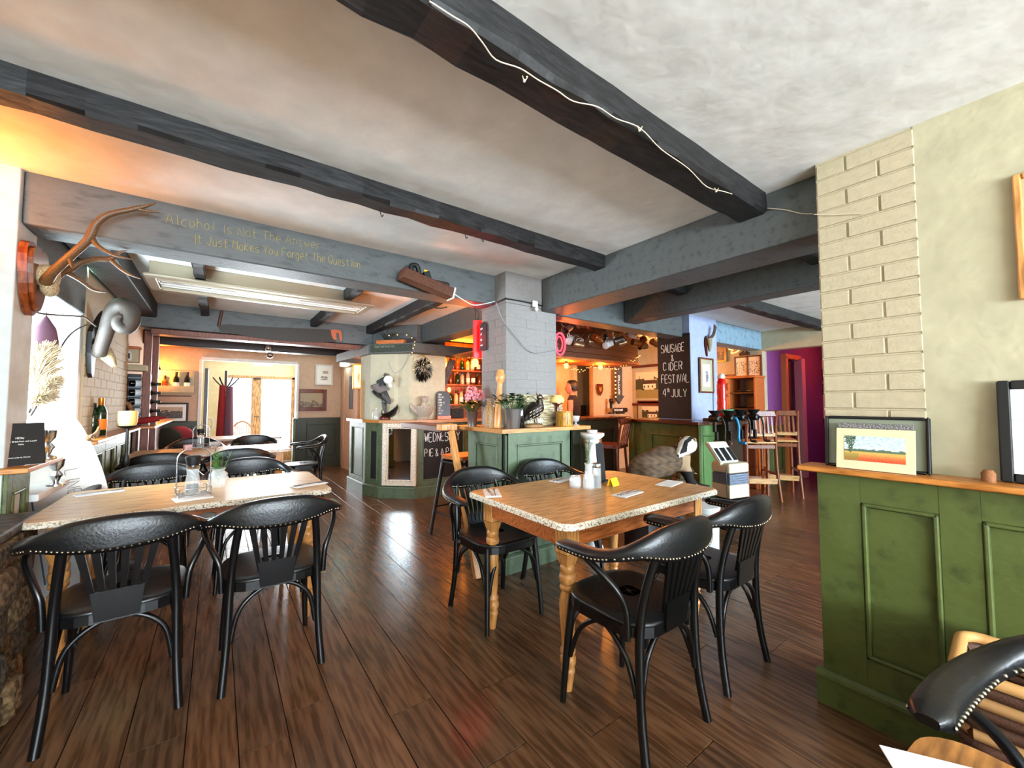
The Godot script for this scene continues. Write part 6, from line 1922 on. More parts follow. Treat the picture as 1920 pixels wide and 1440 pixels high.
	courses(wb2, Vector3(5.63, 0.95, -5.155), Vector3(1, 0, 0), 0.6, 0.6, 31, M.orange_plaster, 0.008)
	struct("wall_bar_nook_left", MB.new().box(Vector3(4.75, 1.2, -5.2), Vector3(0.6, 2.4, 0.1)), M.orange_plaster)
	struct("trim_6", MB.new().box(Vector3(5.1, 1.0, -5.15), Vector3(0.09, 2.0, 0.14), 0.005), M.cream)
	struct("door_4", MB.new().box(Vector3(5.2, 1.0, -5.6), Vector3(0.5, 2.0, 0.05), 0.005), M.lilac_door)
	struct("wall_kitchen", MB.new().box(Vector3(5.5, 1.2, -6.1), Vector3(2.2, 2.4, 0.05)), M.cream)
	solo("kitchen_cupboard", MB.new().box(Vector3(0, 0.5, 0), Vector3(0.5, 1.0, 0.3), 0.01).box(Vector3(0, 1.12, 0), Vector3(0.4, 0.22, 0.25), 0.01), M.slate, "dark cupboard through the doorway behind the bar", "cupboard", Vector3(5.75, 0, -5.75))
	var ov := thing("oval_sign", "long oval dark sign with pale lettering standing on the bar", "sign", Vector3(6.111, 1.070, -4.926))
	part("plate", MB.new().prism(round_rect(0.42, 0.085, 0.042, 5), 0.02, Transform3D(Basis(), Vector3(0, 0.07, 0))), M.dark_wood, ov)
	var ot := MB.new()
	write(ot, "PREMIUM DINNER", Vector3(-0.18, 0.055, 0.012), Vector3(0.66, 0, 0), Vector3.UP, 0.034, 0.003, 1.5, 3)
	part("lettering", ot, M.chalk, ov)
	part("foot", MB.new().box(Vector3(0, 0.015, 0), Vector3(0.2, 0.03, 0.06), 0.005), M.dark_wood, ov)
	for k in 4:
		solo("tumbler", MB.new().lathe(V2([0, 0, 0.03, 0, 0.036, 0.1, 0.034, 0.1, 0.028, 0.008, 0, 0.008]), 12), M.glass, ["leftmost tumbler behind the oval sign on the bar", "second tumbler behind the oval sign on the bar", "third tumbler behind the oval sign on the bar", "right-hand tumbler behind the oval sign on the bar"][k], "glass", Vector3(ov.position.x - 0.15 + k * 0.1, 1.07, ov.position.z - 0.09))
	solo("beer_tap", MB.new().lathe(V2([0, 0, 0.06, 0, 0.06, 0.02, 0.025, 0.04, 0.025, 0.2, 0.04, 0.23, 0.04, 0.27, 0.02, 0.29, 0, 0.29]), 14).tube(V3([0, 0.24, 0, -0.03, 0.24, 0.06, -0.03, 0.18, 0.08]), 0.012, 7), M.dark_wood, "dark beer tap at the left end of the oval sign", "beer tap", Vector3(5.974, 1.070, -5.027))
	person()

var tankard_at := [Vector3(3.175, 2.131, -3.250), Vector3(3.293, 2.163, -3.250), Vector3(3.433, 2.198, -3.250), Vector3(3.540, 2.210, -3.250), Vector3(3.497, 2.035, -3.600), Vector3(3.539, 2.000, -3.550), Vector3(3.703, 2.074, -3.600), Vector3(3.829, 2.058, -3.600), Vector3(3.850, 2.116, -3.500), Vector3(4.062, 2.086, -3.600), Vector3(4.223, 2.042, -3.650), Vector3(4.088, 2.209, -3.450), Vector3(4.281, 2.158, -3.550), Vector3(4.490, 2.094, -3.650), Vector3(4.239, 2.218, -3.400), Vector3(4.503, 2.150, -3.550), Vector3(4.468, 2.214, -3.450), Vector3(4.755, 2.142, -3.600), Vector3(4.574, 2.225, -3.400), Vector3(4.913, 2.117, -3.600), Vector3(4.864, 2.177, -3.500), Vector3(5.077, 2.108, -3.600), Vector3(4.860, 2.224, -3.400), Vector3(5.064, 2.165, -3.500)]

func person() -> void:
	# bartender behind the bar, seen from behind the candle: dark hair, dark clothes
	var o := thing("person", "person with dark hair and dark clothing standing behind the bar, head bowed", "person", Vector3(4.70, 0, -4.72), -150)
	var gr := []
	for q in [[0.80, 0.15, 0.11, 0.0], [0.92, 0.165, 0.115, 0.0], [1.05, 0.145, 0.10, 0.0], [1.18, 0.16, 0.105, 0.0], [1.28, 0.18, 0.10, 0.005], [1.34, 0.17, 0.085, 0.01], [1.37, 0.10, 0.07, 0.015], [1.40, 0.055, 0.055, 0.025]]:
		var ring := []
		for k in 18:
			var a := TAU * k / 18
			ring.append(Vector3(cos(a) * q[1], q[0], sin(a) * q[2] + q[3]))
		gr.append(ring)
	part("shirt", MB.new().skin(gr, true, true), M.dark_cloth, o)
	var lg := MB.new()
	for s in [-1, 1]:
		lg.tube(curve(V3([s * 0.085, 0.88, 0, s * 0.09, 0.5, 0.01, s * 0.095, 0.06, -0.01]), 4), [0.085, 0.08, 0.072, 0.065, 0.06, 0.058, 0.054, 0.048, 0.045], 12)
		lg.ball(Vector3(s * 0.095, 0.04, 0.05), Vector3(0.045, 0.04, 0.12), 10, 6)
	part("trousers", lg, M.black, o)
	var sk := MB.new()
	sk.tube(V3([0, 1.37, 0.02, 0, 1.43, 0.03, 0, 1.47, 0.04]), [0.05, 0.047, 0.047], 12)
	var hd := []
	for q in [[1.42, 0.03, 0.03, 0.07], [1.44, 0.052, 0.06, 0.06], [1.47, 0.066, 0.085, 0.05], [1.51, 0.072, 0.095, 0.045], [1.56, 0.074, 0.095, 0.04], [1.60, 0.066, 0.085, 0.035], [1.63, 0.04, 0.05, 0.03]]:
		var ring := []
		for k in 16:
			var a := TAU * k / 16
			ring.append(Vector3(cos(a) * q[1], q[0], sin(a) * q[2] + q[3]))
		hd.append(ring)
	sk.skin(hd, true, true)
	sk.ball(Vector3(0, 1.505, 0.142), Vector3(0.013, 0.02, 0.016), 8, 5)
	for s in [-1, 1]:
		sk.ball(Vector3(s * 0.076, 1.515, 0.04), Vector3(0.01, 0.03, 0.018), 8, 5)
		sk.tube(curve(V3([s * 0.19, 1.31, 0.01, s * 0.225, 1.14, 0.0, s * 0.2, 1.05, 0.09, s * 0.12, 1.03, 0.2]), 4), [0.048, 0.046, 0.044, 0.042, 0.04, 0.039, 0.037, 0.035, 0.033, 0.031, 0.029, 0.027, 0.026], 10)
		sk.ball(Vector3(s * 0.10, 1.03, 0.235), Vector3(0.035, 0.016, 0.045), 8, 6)
		for f in 4:
			sk.tube(curve([Vector3(s * (0.13 - f * 0.019), 1.03, 0.265), Vector3(s * (0.13 - f * 0.02), 1.025, 0.30), Vector3(s * (0.125 - f * 0.02), 1.005, 0.32)], 2), 0.0085, 6)
		sk.tube([Vector3(s * 0.07, 1.03, 0.225), Vector3(s * 0.05, 1.025, 0.255), Vector3(s * 0.055, 1.015, 0.275)], 0.0095, 6)
	part("body", sk, M.skin, o)
	var fc := MB.new()
	for s in [-1, 1]:
		fc.ball(Vector3(s * 0.028, 1.528, 0.128), Vector3(0.010, 0.006, 0.006), 8, 5)
		fc.box(Vector3(s * 0.028, 1.545, 0.130), Vector3(0.028, 0.005, 0.006), 0.002)
	fc.box(Vector3(0, 1.468, 0.13), Vector3(0.04, 0.007, 0.006), 0.003)
	part("face_features", fc, M.dark_wood, o)
	var hr := []
	for q in [[1.47, 0.060, 0.07, 0.0], [1.52, 0.08, 0.085, 0.012], [1.57, 0.083, 0.098, 0.025], [1.61, 0.075, 0.092, 0.03], [1.645, 0.045, 0.055, 0.028]]:
		var ring := []
		for k in 16:
			var a := TAU * k / 16
			var z: float = sin(a) * q[2] + q[3]
			if q[0] < 1.58: z = minf(z, 0.03)
			ring.append(Vector3(cos(a) * q[1], q[0], z))
		hr.append(ring)
	part("hair", MB.new().skin(hr, true, true), M.hair, o)

func build_centre() -> void:
	# ---- on the pillar and its worktop (top at 1.075)
	var wt := 1.075
	var dk := thing("slate_tag", "small dark arched slate tag with chalk writing on the left face of the pillar", "sign", Vector3(1.918, 1.873, -3.064), -90)
	part("slate", MB.new().prism(poly([-0.055, -0.13, 0.055, -0.13, 0.055, 0.09, 0.03, 0.125, -0.03, 0.125, -0.055, 0.09]), 0.01), M.slate, dk)
	var dt := MB.new()
	for k in 4:
		write(dt, ["open", "all", "day", "wine"][k], Vector3(-0.035, 0.06 - k * 0.05, 0.007), Vector3(0.7, 0, 0), Vector3.UP, 0.02, 0.0013, 1.2, k)
	part("chalk_lettering", dt, M.chalk, dk)
	# neon signs, edge-on on both sides of the pillar
	var ns := thing("neon_sign", "red neon sign seen edge-on at the left edge of the pillar", "neon sign", Vector3(1.969, 1.868, -3.250))
	ns.rotation_degrees.y = -22
	part("backing", MB.new().box(Vector3(0, 0, 0), Vector3(0.07, 0.36, 0.05), 0.004), M.red_acrylic, ns)
	var nt := MB.new()
	nt.tube(V3([-0.038, -0.175, 0.03, -0.038, 0.175, 0.03, 0.036, 0.175, 0.03, 0.036, -0.175, 0.03]), 0.006, 8, Vector2.ONE, true)
	part("tube", nt, M.neon, ns)
	part("hanger", MB.new().tube(curve(V3([0, 0.18, 0, 0.01, 0.25, 0.01, -0.03, 0.3, 0.0, -0.02, 0.42, 0.02]), 4), 0.004, 5), M.iron, ns)
	lamp("neon_glow", ns.position + Vector3(-0.08, 0, 0.05), Color(1.0, 0.05, 0.12), 0.12, 0.05)
	var n2 := thing("neon_sign", "pink looped neon tube just showing at the right edge of the pillar", "neon sign", Vector3(2.981, 1.910, -3.200))
	var n2t := MB.new()
	var ring := []
	for k in 20:
		var a := TAU * k / 20
		ring.append(Vector3(cos(a) * 0.075, sin(a) * 0.12, 0))
	n2t.tube(ring, 0.011, 8, Vector2.ONE, true)
	part("tube", n2t, M.neon_pink, n2)
	var r2 := []
	for k in 16:
		var a := TAU * k / 16
		r2.append(Vector3(cos(a) * 0.045 - 0.01, sin(a) * 0.08, 0.0))
	part("tube", MB.new().tube(r2, 0.008, 8, Vector2.ONE, true), M.neon_pink, n2)
	part("bracket", MB.new().box(Vector3(-0.1, 0, -0.02), Vector3(0.2, 0.02, 0.02), 0.004), M.iron, n2)
	lamp("neon_glow", n2.position + Vector3(0.12, 0.05, 0.05), Color(1.0, 0.12, 0.22), 0.08, 0.05)
	# cables
	var c1 := thing("cable", "black cable running round the head of the pillar", "cable")
	part("cable", MB.new().tube(curve([Vector3(1.877, 2.126, -3.100), Vector3(1.905, 2.125, -2.923), Vector3(1.905, 2.135, -2.705), Vector3(1.928, 2.141, -2.715), Vector3(2.126, 2.143, -2.715), Vector3(2.338, 2.136, -2.715), Vector3(2.485, 2.138, -2.715)], 4), 0.006, 6), M.iron, c1)
	var c2 := thing("cable", "thin grey cord sagging across the front of the pillar", "cable")
	part("cable", MB.new().tube(curve([Vector3(1.821, 2.093, -2.715), Vector3(1.891, 1.957, -2.715), Vector3(2.011, 1.844, -2.715), Vector3(2.143, 1.733, -2.715), Vector3(2.274, 1.710, -2.715), Vector3(2.502, 1.756, -2.715)], 5), 0.0035, 5), M.grey_ink, c2)
	solo("cable_clip_box", MB.new().box(Vector3.ZERO, Vector3(0.06, 0.06, 0.02), 0.006).ball(Vector3(0.0, -0.05, 0.02), Vector3(0.018, 0.018, 0.018), 8, 6), M.white, "small white socket with a bulb high on the pillar's front face", "socket", Vector3(2.229, 2.139, -2.710))
	# plane with strap and things hung on the lettered beam
	var pk := thing("wooden_block_plane", "long old wooden jack plane fixed to the lettered grey beam, near the pillar", "tool", Vector3.ZERO)
	var pa := Vector3(1.044, 2.204, -2.780)
	var pc := Vector3(1.456, 2.111, -2.780)
	var px := (pc - pa).normalized()
	var pr := Basis(px, Vector3(0, 0, 1).cross(px), Vector3(0, 0, 1))
	part("body", MB.new().box((pa + pc) / 2, Vector3((pc - pa).length(), 0.078, 0.10), 0.006, pr), M.brown_wood, pk)
	part("wedge", MB.new().box((pa + pc) / 2 + pr.y * 0.055 - px * 0.02, Vector3(0.05, 0.07, 0.05), 0.006, pr * bs(0, 0, 30)), M.iron, pk)
	part("iron", MB.new().box((pa + pc) / 2 + pr.y * 0.07 - px * 0.035, Vector3(0.03, 0.06, 0.012), 0.002, pr * bs(0, 0, 8)), M.yellow, pk)
	part("tote", MB.new().tube(curve([pa + px * 0.07 + pr.y * 0.04, pa + px * 0.06 + pr.y * 0.085, pa + px * 0.1 + pr.y * 0.10, pa + px * 0.13 + pr.y * 0.05], 4), 0.018, 8), M.black, pk)
	part("knob", MB.new().box((pa + pc) / 2 + pr.y * 0.045 + px * 0.10, Vector3(0.12, 0.03, 0.07), 0.008, pr * bs(0, 0, 12)), M.dark_wood, pk)
	part("tie", MB.new().box(pc - px * 0.01, Vector3(0.014, 0.09, 0.108), 0.003, pr), M.white, pk)
	var c3 := thing("cable", "white flex drooping from the wooden plane to the pillar", "cable")
	part("cable", MB.new().tube(curve([Vector3(1.486, 2.137, -2.820), Vector3(1.593, 2.102, -2.840), Vector3(1.684, 2.076, -2.840), Vector3(1.821, 2.114, -2.860), Vector3(1.914, 2.148, -2.870)], 4), 0.004, 5), M.white, c3)
	solo("wall_hooks", MB.new().tube(curve([Vector3(1.399, 2.120, -3.130), Vector3(1.458, 2.083, -3.130), Vector3(1.527, 2.083, -3.130), Vector3(1.588, 2.101, -3.130)], 3), 0.006, 6).tube(curve([Vector3(1.428, 2.138, -3.130), Vector3(1.497, 2.130, -3.130), Vector3(1.577, 2.151, -3.130)], 3), 0.006, 6), M.iron, "black curved iron hooks under the lettered beam, left of the pillar", "hook")
	# flowers and pots, left side of the worktop
	var p1 := thing("pink_flowers", "pink hydrangea in a small metal pot at the left end of the pillar worktop", "plant", Vector3(1.80, wt, -3.05))
	part("pot", MB.new().lathe(V2([0, 0, 0.038, 0, 0.052, 0.12, 0.055, 0.122, 0.05, 0.12, 0, 0.10]), 16), M.zinc, p1)
	var lf := MB.new()
	leafy(lf, Vector3(0, 0.11, 0), 46, 0.10, 0.10, 0.06, 21)
	part("leaves", lf, M.leaf, p1).set_meta("kind", "stuff")
	var pf := MB.new()
	var g := RandomNumberGenerator.new()
	g.seed = 3
	for c in [Vector3(-0.03, 0.25, 0.02), Vector3(0.05, 0.26, 0.02), Vector3(0.0, 0.30, -0.01)]:
		for k in 40:
			var d := Vector3(g.randfn(), g.randfn() * 0.8, g.randfn()).normalized()
			pf.ball(c + d * 0.045, Vector3(0.013, 0.009, 0.013), 5, 3, along(Vector3.ZERO, d))
	part("blooms", pf, M.pink_petal, p1).set_meta("kind", "stuff")
	solo("stoneware_bottle", MB.new().lathe(V2([0, 0, 0.048, 0, 0.05, 0.01, 0.049, 0.13, 0.03, 0.175, 0.018, 0.19, 0.017, 0.215, 0.022, 0.218, 0.022, 0.232, 0, 0.234]), 18), M.stoneware, "tan stoneware bottle on the pillar worktop, before the wooden mallet", "bottle", Vector3(1.765, wt, -2.72))
	var ml := thing("wooden_mallet", "tall turned wooden pole with a round head leaning on the pillar", "pole", Vector3(1.80, wt, -2.66))
	ml.rotation_degrees = Vector3(-3, 0, -6)
	part("shaft", MB.new().lathe(V2([0, 0, 0.032, 0, 0.036, 0.02, 0.033, 0.12, 0.026, 0.24, 0.021, 0.34, 0.022, 0.36, 0.034, 0.375, 0.038, 0.41, 0.036, 0.43, 0.028, 0.445, 0.03, 0.452, 0.024, 0.468, 0, 0.472]), 16), M.pine_leg, ml)
	var p2 := thing("potted_plant", "leafy green plant in a shiny zinc bucket at the front corner of the pillar worktop", "plant", Vector3(1.86, wt, -2.535))
	part("bucket", MB.new().lathe(V2([0, 0, 0.05, 0, 0.052, 0.004, 0.054, 0.008, 0.066, 0.145, 0.069, 0.15, 0.067, 0.153, 0.063, 0.148, 0, 0.12]), 22), M.zinc, p2)
	var l2 := MB.new()
	leafy(l2, Vector3(0, 0.12, 0), 52, 0.15, 0.14, 0.062, 8)
	part("leaves", l2, M.leaf, p2).set_meta("kind", "stuff")
	solo("black_bottle", MB.new().lathe(scaled(WINE, 0.82), 14), M.black_glass, "black bottle between the zinc bucket and the pheasant", "bottle", Vector3(1.955, wt, -2.56))
	solo("small_card", MB.new().box(Vector3(0, 0.09, 0), Vector3(0.16, 0.18, 0.008), 0.002), M.paper, "white card standing behind the leafy plant against the pillar", "card", Vector3(1.865, wt, -2.70), 0)
	# bird ornament
	bird(Vector3(2.10, wt, -2.555))
	# slatted wooden sign
	var wsg := thing("wooden_sign", "pale slatted wooden sign with corkscrews, ending in CELLAR, leaning on the pillar", "sign", Vector3(2.22, wt, -2.66))
	wsg.rotation_degrees.x = -8
	for k in 4:
		part("slat", MB.new().box(Vector3(0, 0.035 + k * 0.068, 0), Vector3(0.60, 0.066, 0.014), 0.003), M.sign_wood, wsg)
	var st := MB.new()
	write(st, "WINE CELLAR", Vector3(-0.285, 0.016, 0.009), Vector3(0.74, 0, 0), Vector3.UP, 0.05, 0.0028, 1.9, 6)
	part("white_lettering", st, M.chalk, wsg)
	var s2 := MB.new()
	write(s2, "A VILLA", Vector3(-0.22, 0.155, 0.009), Vector3(0.9, 0, 0), Vector3.UP, 0.045, 0.0022, 2.0, 7)
	s2.box(Vector3(0.07, 0.235, 0.009), Vector3(0.12, 0.02, 0.006), 0.003)
	s2.tube(V3([0.07, 0.23, 0.011, 0.07, 0.14, 0.011]), 0.004, 5)
	s2.box(Vector3(0.2, 0.24, 0.009), Vector3(0.05, 0.02, 0.006), 0.003)
	s2.tube(V3([0.2, 0.24, 0.011, 0.2, 0.11, 0.011]), 0.004, 5)
	part("faded_print", s2, M.faded_brown, wsg)
	# yellow drum tin, candle, glass
	var tn := thing("drum_tin", "yellow patterned drum tin at the right of the pillar worktop", "tin", Vector3(2.40, wt, -2.53))
	part("tin_body", MB.new().lathe(V2([0, 0, 0.072, 0, 0.075, 0.004, 0.072, 0.01, 0.072, 0.115, 0.076, 0.118, 0.076, 0.125, 0, 0.127]), 22), M.yellow_tin, tn)
	var tb := MB.new()
	for k in 10:
		var a := TAU * k / 10
		tb.box(Vector3(cos(a) * 0.0722, 0.062, sin(a) * 0.0722), Vector3(0.004, 0.09, 0.003), 0.0, Basis(Vector3.UP, -a))
	part("stripe", tb, M.faded_brown, tn)
	var cn := thing("candlestick", "dark turned candlestick behind the yellow tin, yellow wax on top", "candlestick", Vector3(2.44, wt, -2.66))
	part("stem", MB.new().lathe(V2([0, 0, 0.05, 0, 0.05, 0.012, 0.015, 0.025, 0.02, 0.06, 0.012, 0.08, 0.02, 0.10, 0.012, 0.12, 0.02, 0.14, 0.012, 0.16, 0.022, 0.18, 0.045, 0.19, 0.045, 0.2, 0, 0.2]), 16), M.mahogany, cn)
	solo("candle", MB.new().lathe(V2([0, 0, 0.055, 0, 0.065, 0.02, 0.06, 0.04, 0.045, 0.05, 0.04, 0.065, 0.02, 0.06, 0, 0.06]), 14), M.wax, "melted yellow candle on the turned stick behind the yellow tin", "candle", Vector3(2.44, wt + 0.2, -2.66))
	solo("pink_jug", MB.new().lathe(V2([0, 0, 0.04, 0, 0.055, 0.03, 0.05, 0.09, 0.03, 0.13, 0.036, 0.15, 0, 0.14]), 14), M.pink_china, "pale pink china jug peeping from behind the pillar's right edge", "jug", Vector3(2.56, 1.27, -2.95))
	solo("stacked_box", MB.new().box(Vector3(0, 0.0975, 0), Vector3(0.14, 0.195, 0.14), 0.004), M.dark_wood, "dark box under the pink jug behind the pillar's right edge", "box", Vector3(2.56, 1.0755, -2.95))
	solo("stacked_plinth", MB.new().box(Vector3(0, 0.5375, 0), Vector3(0.2, 1.075, 0.2), 0.004), M.dark_wood, "dark plinth behind the right edge of the pillar cabinet", "plinth", Vector3(2.58, 0, -2.96))
	solo("cut_glass", MB.new().lathe(V2([0, 0, 0.03, 0, 0.028, 0.006, 0.008, 0.016, 0.008, 0.03, 0.03, 0.045, 0.036, 0.085, 0.034, 0.085, 0.026, 0.05, 0, 0.04]), 10), M.glass, "small cut-glass goblet at the right end of the pillar worktop", "glass", Vector3(2.53, wt, -2.52))
	# barley-twist stand
	var tw := thing("twist_pedestal", "white barley-twist pedestal standing against the right end of the sage cabinet", "pedestal", Vector3(2.56, 0, -2.36))
	part("capital", MB.new().lathe(V2([0.0, 0.93, 0.045, 0.93, 0.06, 0.95, 0.055, 0.965, 0.085, 0.985, 0.10, 1.0, 0.10, 1.02, 0, 1.02]), 20), M.white, tw)
	part("cap_block", MB.new().lathe(V2([0.04, 1.02, 0.045, 1.045, 0, 1.045]), 16), M.white, tw)
	var gr := []
	for i in 41:
		var y := 0.14 + 0.79 * i / 40
		var rg := []
		for k in 16:
			var a := TAU * k / 16
			rg.append(Vector3(cos(a), 0, sin(a)) * (0.052 + 0.009 * sin(a * 4.0 + y * 26.0)) + Vector3.UP * y)
		gr.append(rg)
	part("twisted_shaft", MB.new().skin(gr, true, true), M.white, tw)
	part("base", MB.new().lathe(V2([0, 0, 0.11, 0, 0.11, 0.04, 0.09, 0.06, 0.08, 0.09, 0.06, 0.11, 0.055, 0.14, 0, 0.14]), 20), M.white, tw)
	var bl := thing("net_float", "terracotta glass float in a cord net, right of the white twist pedestal", "float", Vector3(2.980, 0.904, -2.750))
	part("ball", MB.new().ball(Vector3.ZERO, Vector3(0.092, 0.088, 0.092), 18, 12), M.terracotta, bl)
	var nb := MB.new()
	for k in 8:
		var a := TAU * k / 8
		var ln := []
		for i in 9:
			var t := -1.4 + 2.8 * i / 8
			ln.append(Vector3(cos(a + t * 0.3) * cos(t), sin(t), sin(a + t * 0.3) * cos(t)) * 0.0935)
		nb.tube(ln, 0.0028, 4)
	part("cord_net", nb, M.driftwood, bl)
	solo("float_stand", MB.new().lathe(V2([0, -0.72, 0.12, -0.72, 0.12, -0.69, 0.02, -0.67, 0.02, -0.05, 0.07, -0.0, 0.06, 0.0, 0, -0.02]), 16), M.iron, "black iron stand under the netted float", "stand", Vector3(2.980, 0.904, -2.750) * Vector3(1, 0, 1) + Vector3(0, 1.09 - 0.37, 0))
	# sloping prop and flap at the left of the cabinet
	var pp := thing("sloping_prop", "pale wooden prop sloping from the bar flap to the floor, left of the cabinet", "post")
	var t0 := Vector3(1.545, 1.045, -2.95)
	var t1 := Vector3(1.56, 0.0, -2.56)
	part("post", MB.new().box((t0 + t1) / 2, Vector3(0.045, (t0 - t1).length(), 0.045), 0.004, Basis(Vector3(1, 0, 0), (t0 - t1).normalized(), Vector3(1, 0, 0).cross((t0 - t1).normalized()))), M.pine_leg, pp)
	part("head_block", MB.new().box(Vector3(1.52, 1.075, -2.98), Vector3(0.14, 0.05, 0.10), 0.005), M.pine_leg, pp)
	solo("bar_flap", MB.new().box(Vector3.ZERO, Vector3(0.22, 0.05, 0.9), 0.006), M.brown_wood, "dark wooden bar flap bridging from the pillar worktop towards the octagonal bar", "flap", Vector3(1.63, 1.05, -3.55))
	# black stool with wooden seat
	var bs_ := thing("bar_stool", "black metal stool with a worn wooden seat, left of the sage cabinet", "stool", Vector3(1.97, 0, -3.50), 8)
	part("seat", MB.new().prism(round_rect(0.33, 0.33, 0.04, 4), 0.035, Transform3D(Basis(Vector3(1, 0, 0), Vector3(0, 0, -1), Vector3(0, 1, 0)), Vector3(0, 0.752, 0))), M.orange_pine, bs_)
	var fr := MB.new()
	for s in [-1, 1]:
		for t in [-1, 1]:
			part("leg", MB.new().tube([Vector3(s * 0.225, 0, t * 0.225), Vector3(s * 0.14, 0.735, t * 0.14)], [0.017, 0.02], 4), M.iron, bs_)
		fr.tube([Vector3(s * 0.2, 0.22, -0.2), Vector3(s * 0.2, 0.22, 0.2)], 0.009, 6)
		fr.tube([Vector3(-0.2, 0.26, s * 0.2), Vector3(0.2, 0.26, s * 0.2)], 0.009, 6)
		fr.tube([Vector3(s * 0.15, 0.70, -0.15), Vector3(s * 0.15, 0.70, 0.15)], 0.014, 6)
		fr.tube([Vector3(-0.15, 0.70, s * 0.15), Vector3(0.15, 0.70, s * 0.15)], 0.014, 6)
	part("frame", fr, M.iron, bs_)
	# ---- right pine table
	var ty := 0.7605
	napkin(Vector3(1.27, ty, -1.93), 62, "left-corner")
	napkin(Vector3(1.87, ty, -1.99), 12, "far-edge")
	napkin(Vector3(1.88, ty, -1.47), 8, "near-edge")
	solo("folded_card", MB.new().box(Vector3(0, 0.002, 0), Vector3(0.21, 0.004, 0.10), 0.001), M.paper, "white folded napkin at the right end of the right pine table", "napkin", Vector3(2.33, ty, -1.50), 12)
	solo("tea_light_glass", MB.new().lathe(V2([0, 0, 0.034, 0, 0.037, 0.01, 0.037, 0.05, 0.031, 0.062, 0.033, 0.068, 0.03, 0.068, 0.028, 0.06, 0.034, 0.05, 0.034, 0.012, 0, 0.008]), 16), M.glass, "small glass jar, left of the bottle vases on the right table", "jar", Vector3(1.775, ty, -1.775))
	var v1 := thing("bottle_vase", "clear milk-bottle vase with a rosemary sprig on the right table", "vase", Vector3(1.81, ty, -1.70))
	part("glass", MB.new().lathe(V2([0, 0, 0.033, 0, 0.036, 0.008, 0.034, 0.06, 0.022, 0.10, 0.021, 0.135, 0.027, 0.15, 0.024, 0.15, 0.018, 0.135, 0.019, 0.1, 0.03, 0.058, 0.032, 0.01, 0, 0.006]), 18), M.glass, v1)
	var rs := thing("rosemary_sprig", "green rosemary sprig in the milk-bottle vase on the right table", "herb", Vector3(1.81, ty + 0.05, -1.70))
	var rb := MB.new()
	needles(rb, Vector3(0, -0.03, 0), 3, 0.30, 0.12, 5, 0.03, 30)
	part("needles", rb, M.herb, rs).set_meta("kind", "stuff")
	var pm := thing("pepper_mill", "clear glass pepper mill with a steel cap, beside the rosemary vase", "pepper mill", Vector3(1.865, ty, -1.685))
	part("glass", MB.new().lathe(V2([0, 0, 0.026, 0, 0.027, 0.005, 0.024, 0.11, 0.024, 0.12, 0.0, 0.12]), 14), M.glass, pm)
	part("peppercorns", MB.new().lathe(V2([0, 0.005, 0.021, 0.005, 0.02, 0.07, 0, 0.072]), 12), M.iron, pm)
	part("cap", MB.new().lathe(V2([0.025, 0.12, 0.026, 0.122, 0.026, 0.145, 0.022, 0.15, 0, 0.15]), 14), M.steel, pm)
	var bm := thing("table_menu", "blank black menu card standing on the right pine table", "menu", Vector3(2.02, ty, -1.79), 20)
	part("card", MB.new().box(Vector3(0, 0.125, 0), Vector3(0.125, 0.25, 0.004), 0.001, bs(0, -4)), M.slate, bm)
	part("foot", MB.new().box(Vector3(0, 0.005, 0), Vector3(0.13, 0.01, 0.05), 0.002), M.slate, bm)
	var yn := thing("table_number", "small bright yellow folded tag before the black menu card", "table number", Vector3(1.99, ty, -1.665), 10)
	part("front", MB.new().box(Vector3(0, 0.025, 0.012), Vector3(0.075, 0.05, 0.002), 0.0005, bs(0, -22)), M.yellow, yn)
	part("back", MB.new().box(Vector3(0, 0.025, -0.012), Vector3(0.075, 0.05, 0.002), 0.0005, bs(0, 22)), M.yellow, yn)
	# ---- left pine table
	napkin(Vector3(-0.52, ty, -3.24), 18, "left-end")
	napkin(Vector3(0.48, ty, -2.80), 20, "right-end")
	caddy(Vector3(-0.09, ty, -2.85), "wire caddy with a black-topped glass pepper mill on the left table")
	solo("wooden_spoon_rest", MB.new().box(Vector3(0, 0.003, 0), Vector3(0.16, 0.006, 0.12), 0.002), M.paper, "white square napkin under the wire caddy on the left table", "napkin", Vector3(-0.09, ty - 0.002, -2.78), 14)
	var jr := thing("faceted_jar", "cut-glass jar holding rosemary on the left table, right of the caddy", "vase", Vector3(0.02, ty, -3.05))
	part("glass", MB.new().lathe(V2([0, 0, 0.036, 0, 0.042, 0.02, 0.05, 0.06, 0.046, 0.085, 0.03, 0.10, 0.04, 0.115, 0.036, 0.115, 0.026, 0.1, 0.041, 0.083, 0.044, 0.06, 0.036, 0.02, 0, 0.01]), 10), M.glass, jr)
	var r3 := thing("rosemary_bunch", "bushy bright green rosemary bunch in the cut-glass jar", "herb", Vector3(0.02, ty + 0.03, -3.05))
	var rb3 := MB.new()
	needles(rb3, Vector3.ZERO, 11, 0.22, 0.42, 15, 0.035, 26)
	part("needles", rb3, M.herb, r3).set_meta("kind", "stuff")
	# ---- honey pine table
	caddy(Vector3(-0.13, ty, -5.75), "wire caddy with a glass pepper mill on the honey pine table behind")
	solo("glass_bowl", MB.new().lathe(V2([0, 0, 0.03, 0, 0.055, 0.045, 0.06, 0.06, 0.056, 0.06, 0.05, 0.045, 0, 0.01]), 16), M.glass, "small glass bowl beside the caddy on the honey pine table", "bowl", Vector3(0.0, ty, -5.85))
	solo("pink_carton", MB.new().box(Vector3(0, 0.03, 0), Vector3(0.07, 0.06, 0.05), 0.004), M.pink_china, "small pink carton left of the caddy on the honey pine table", "carton", Vector3(-0.24, ty, -5.62), 20)

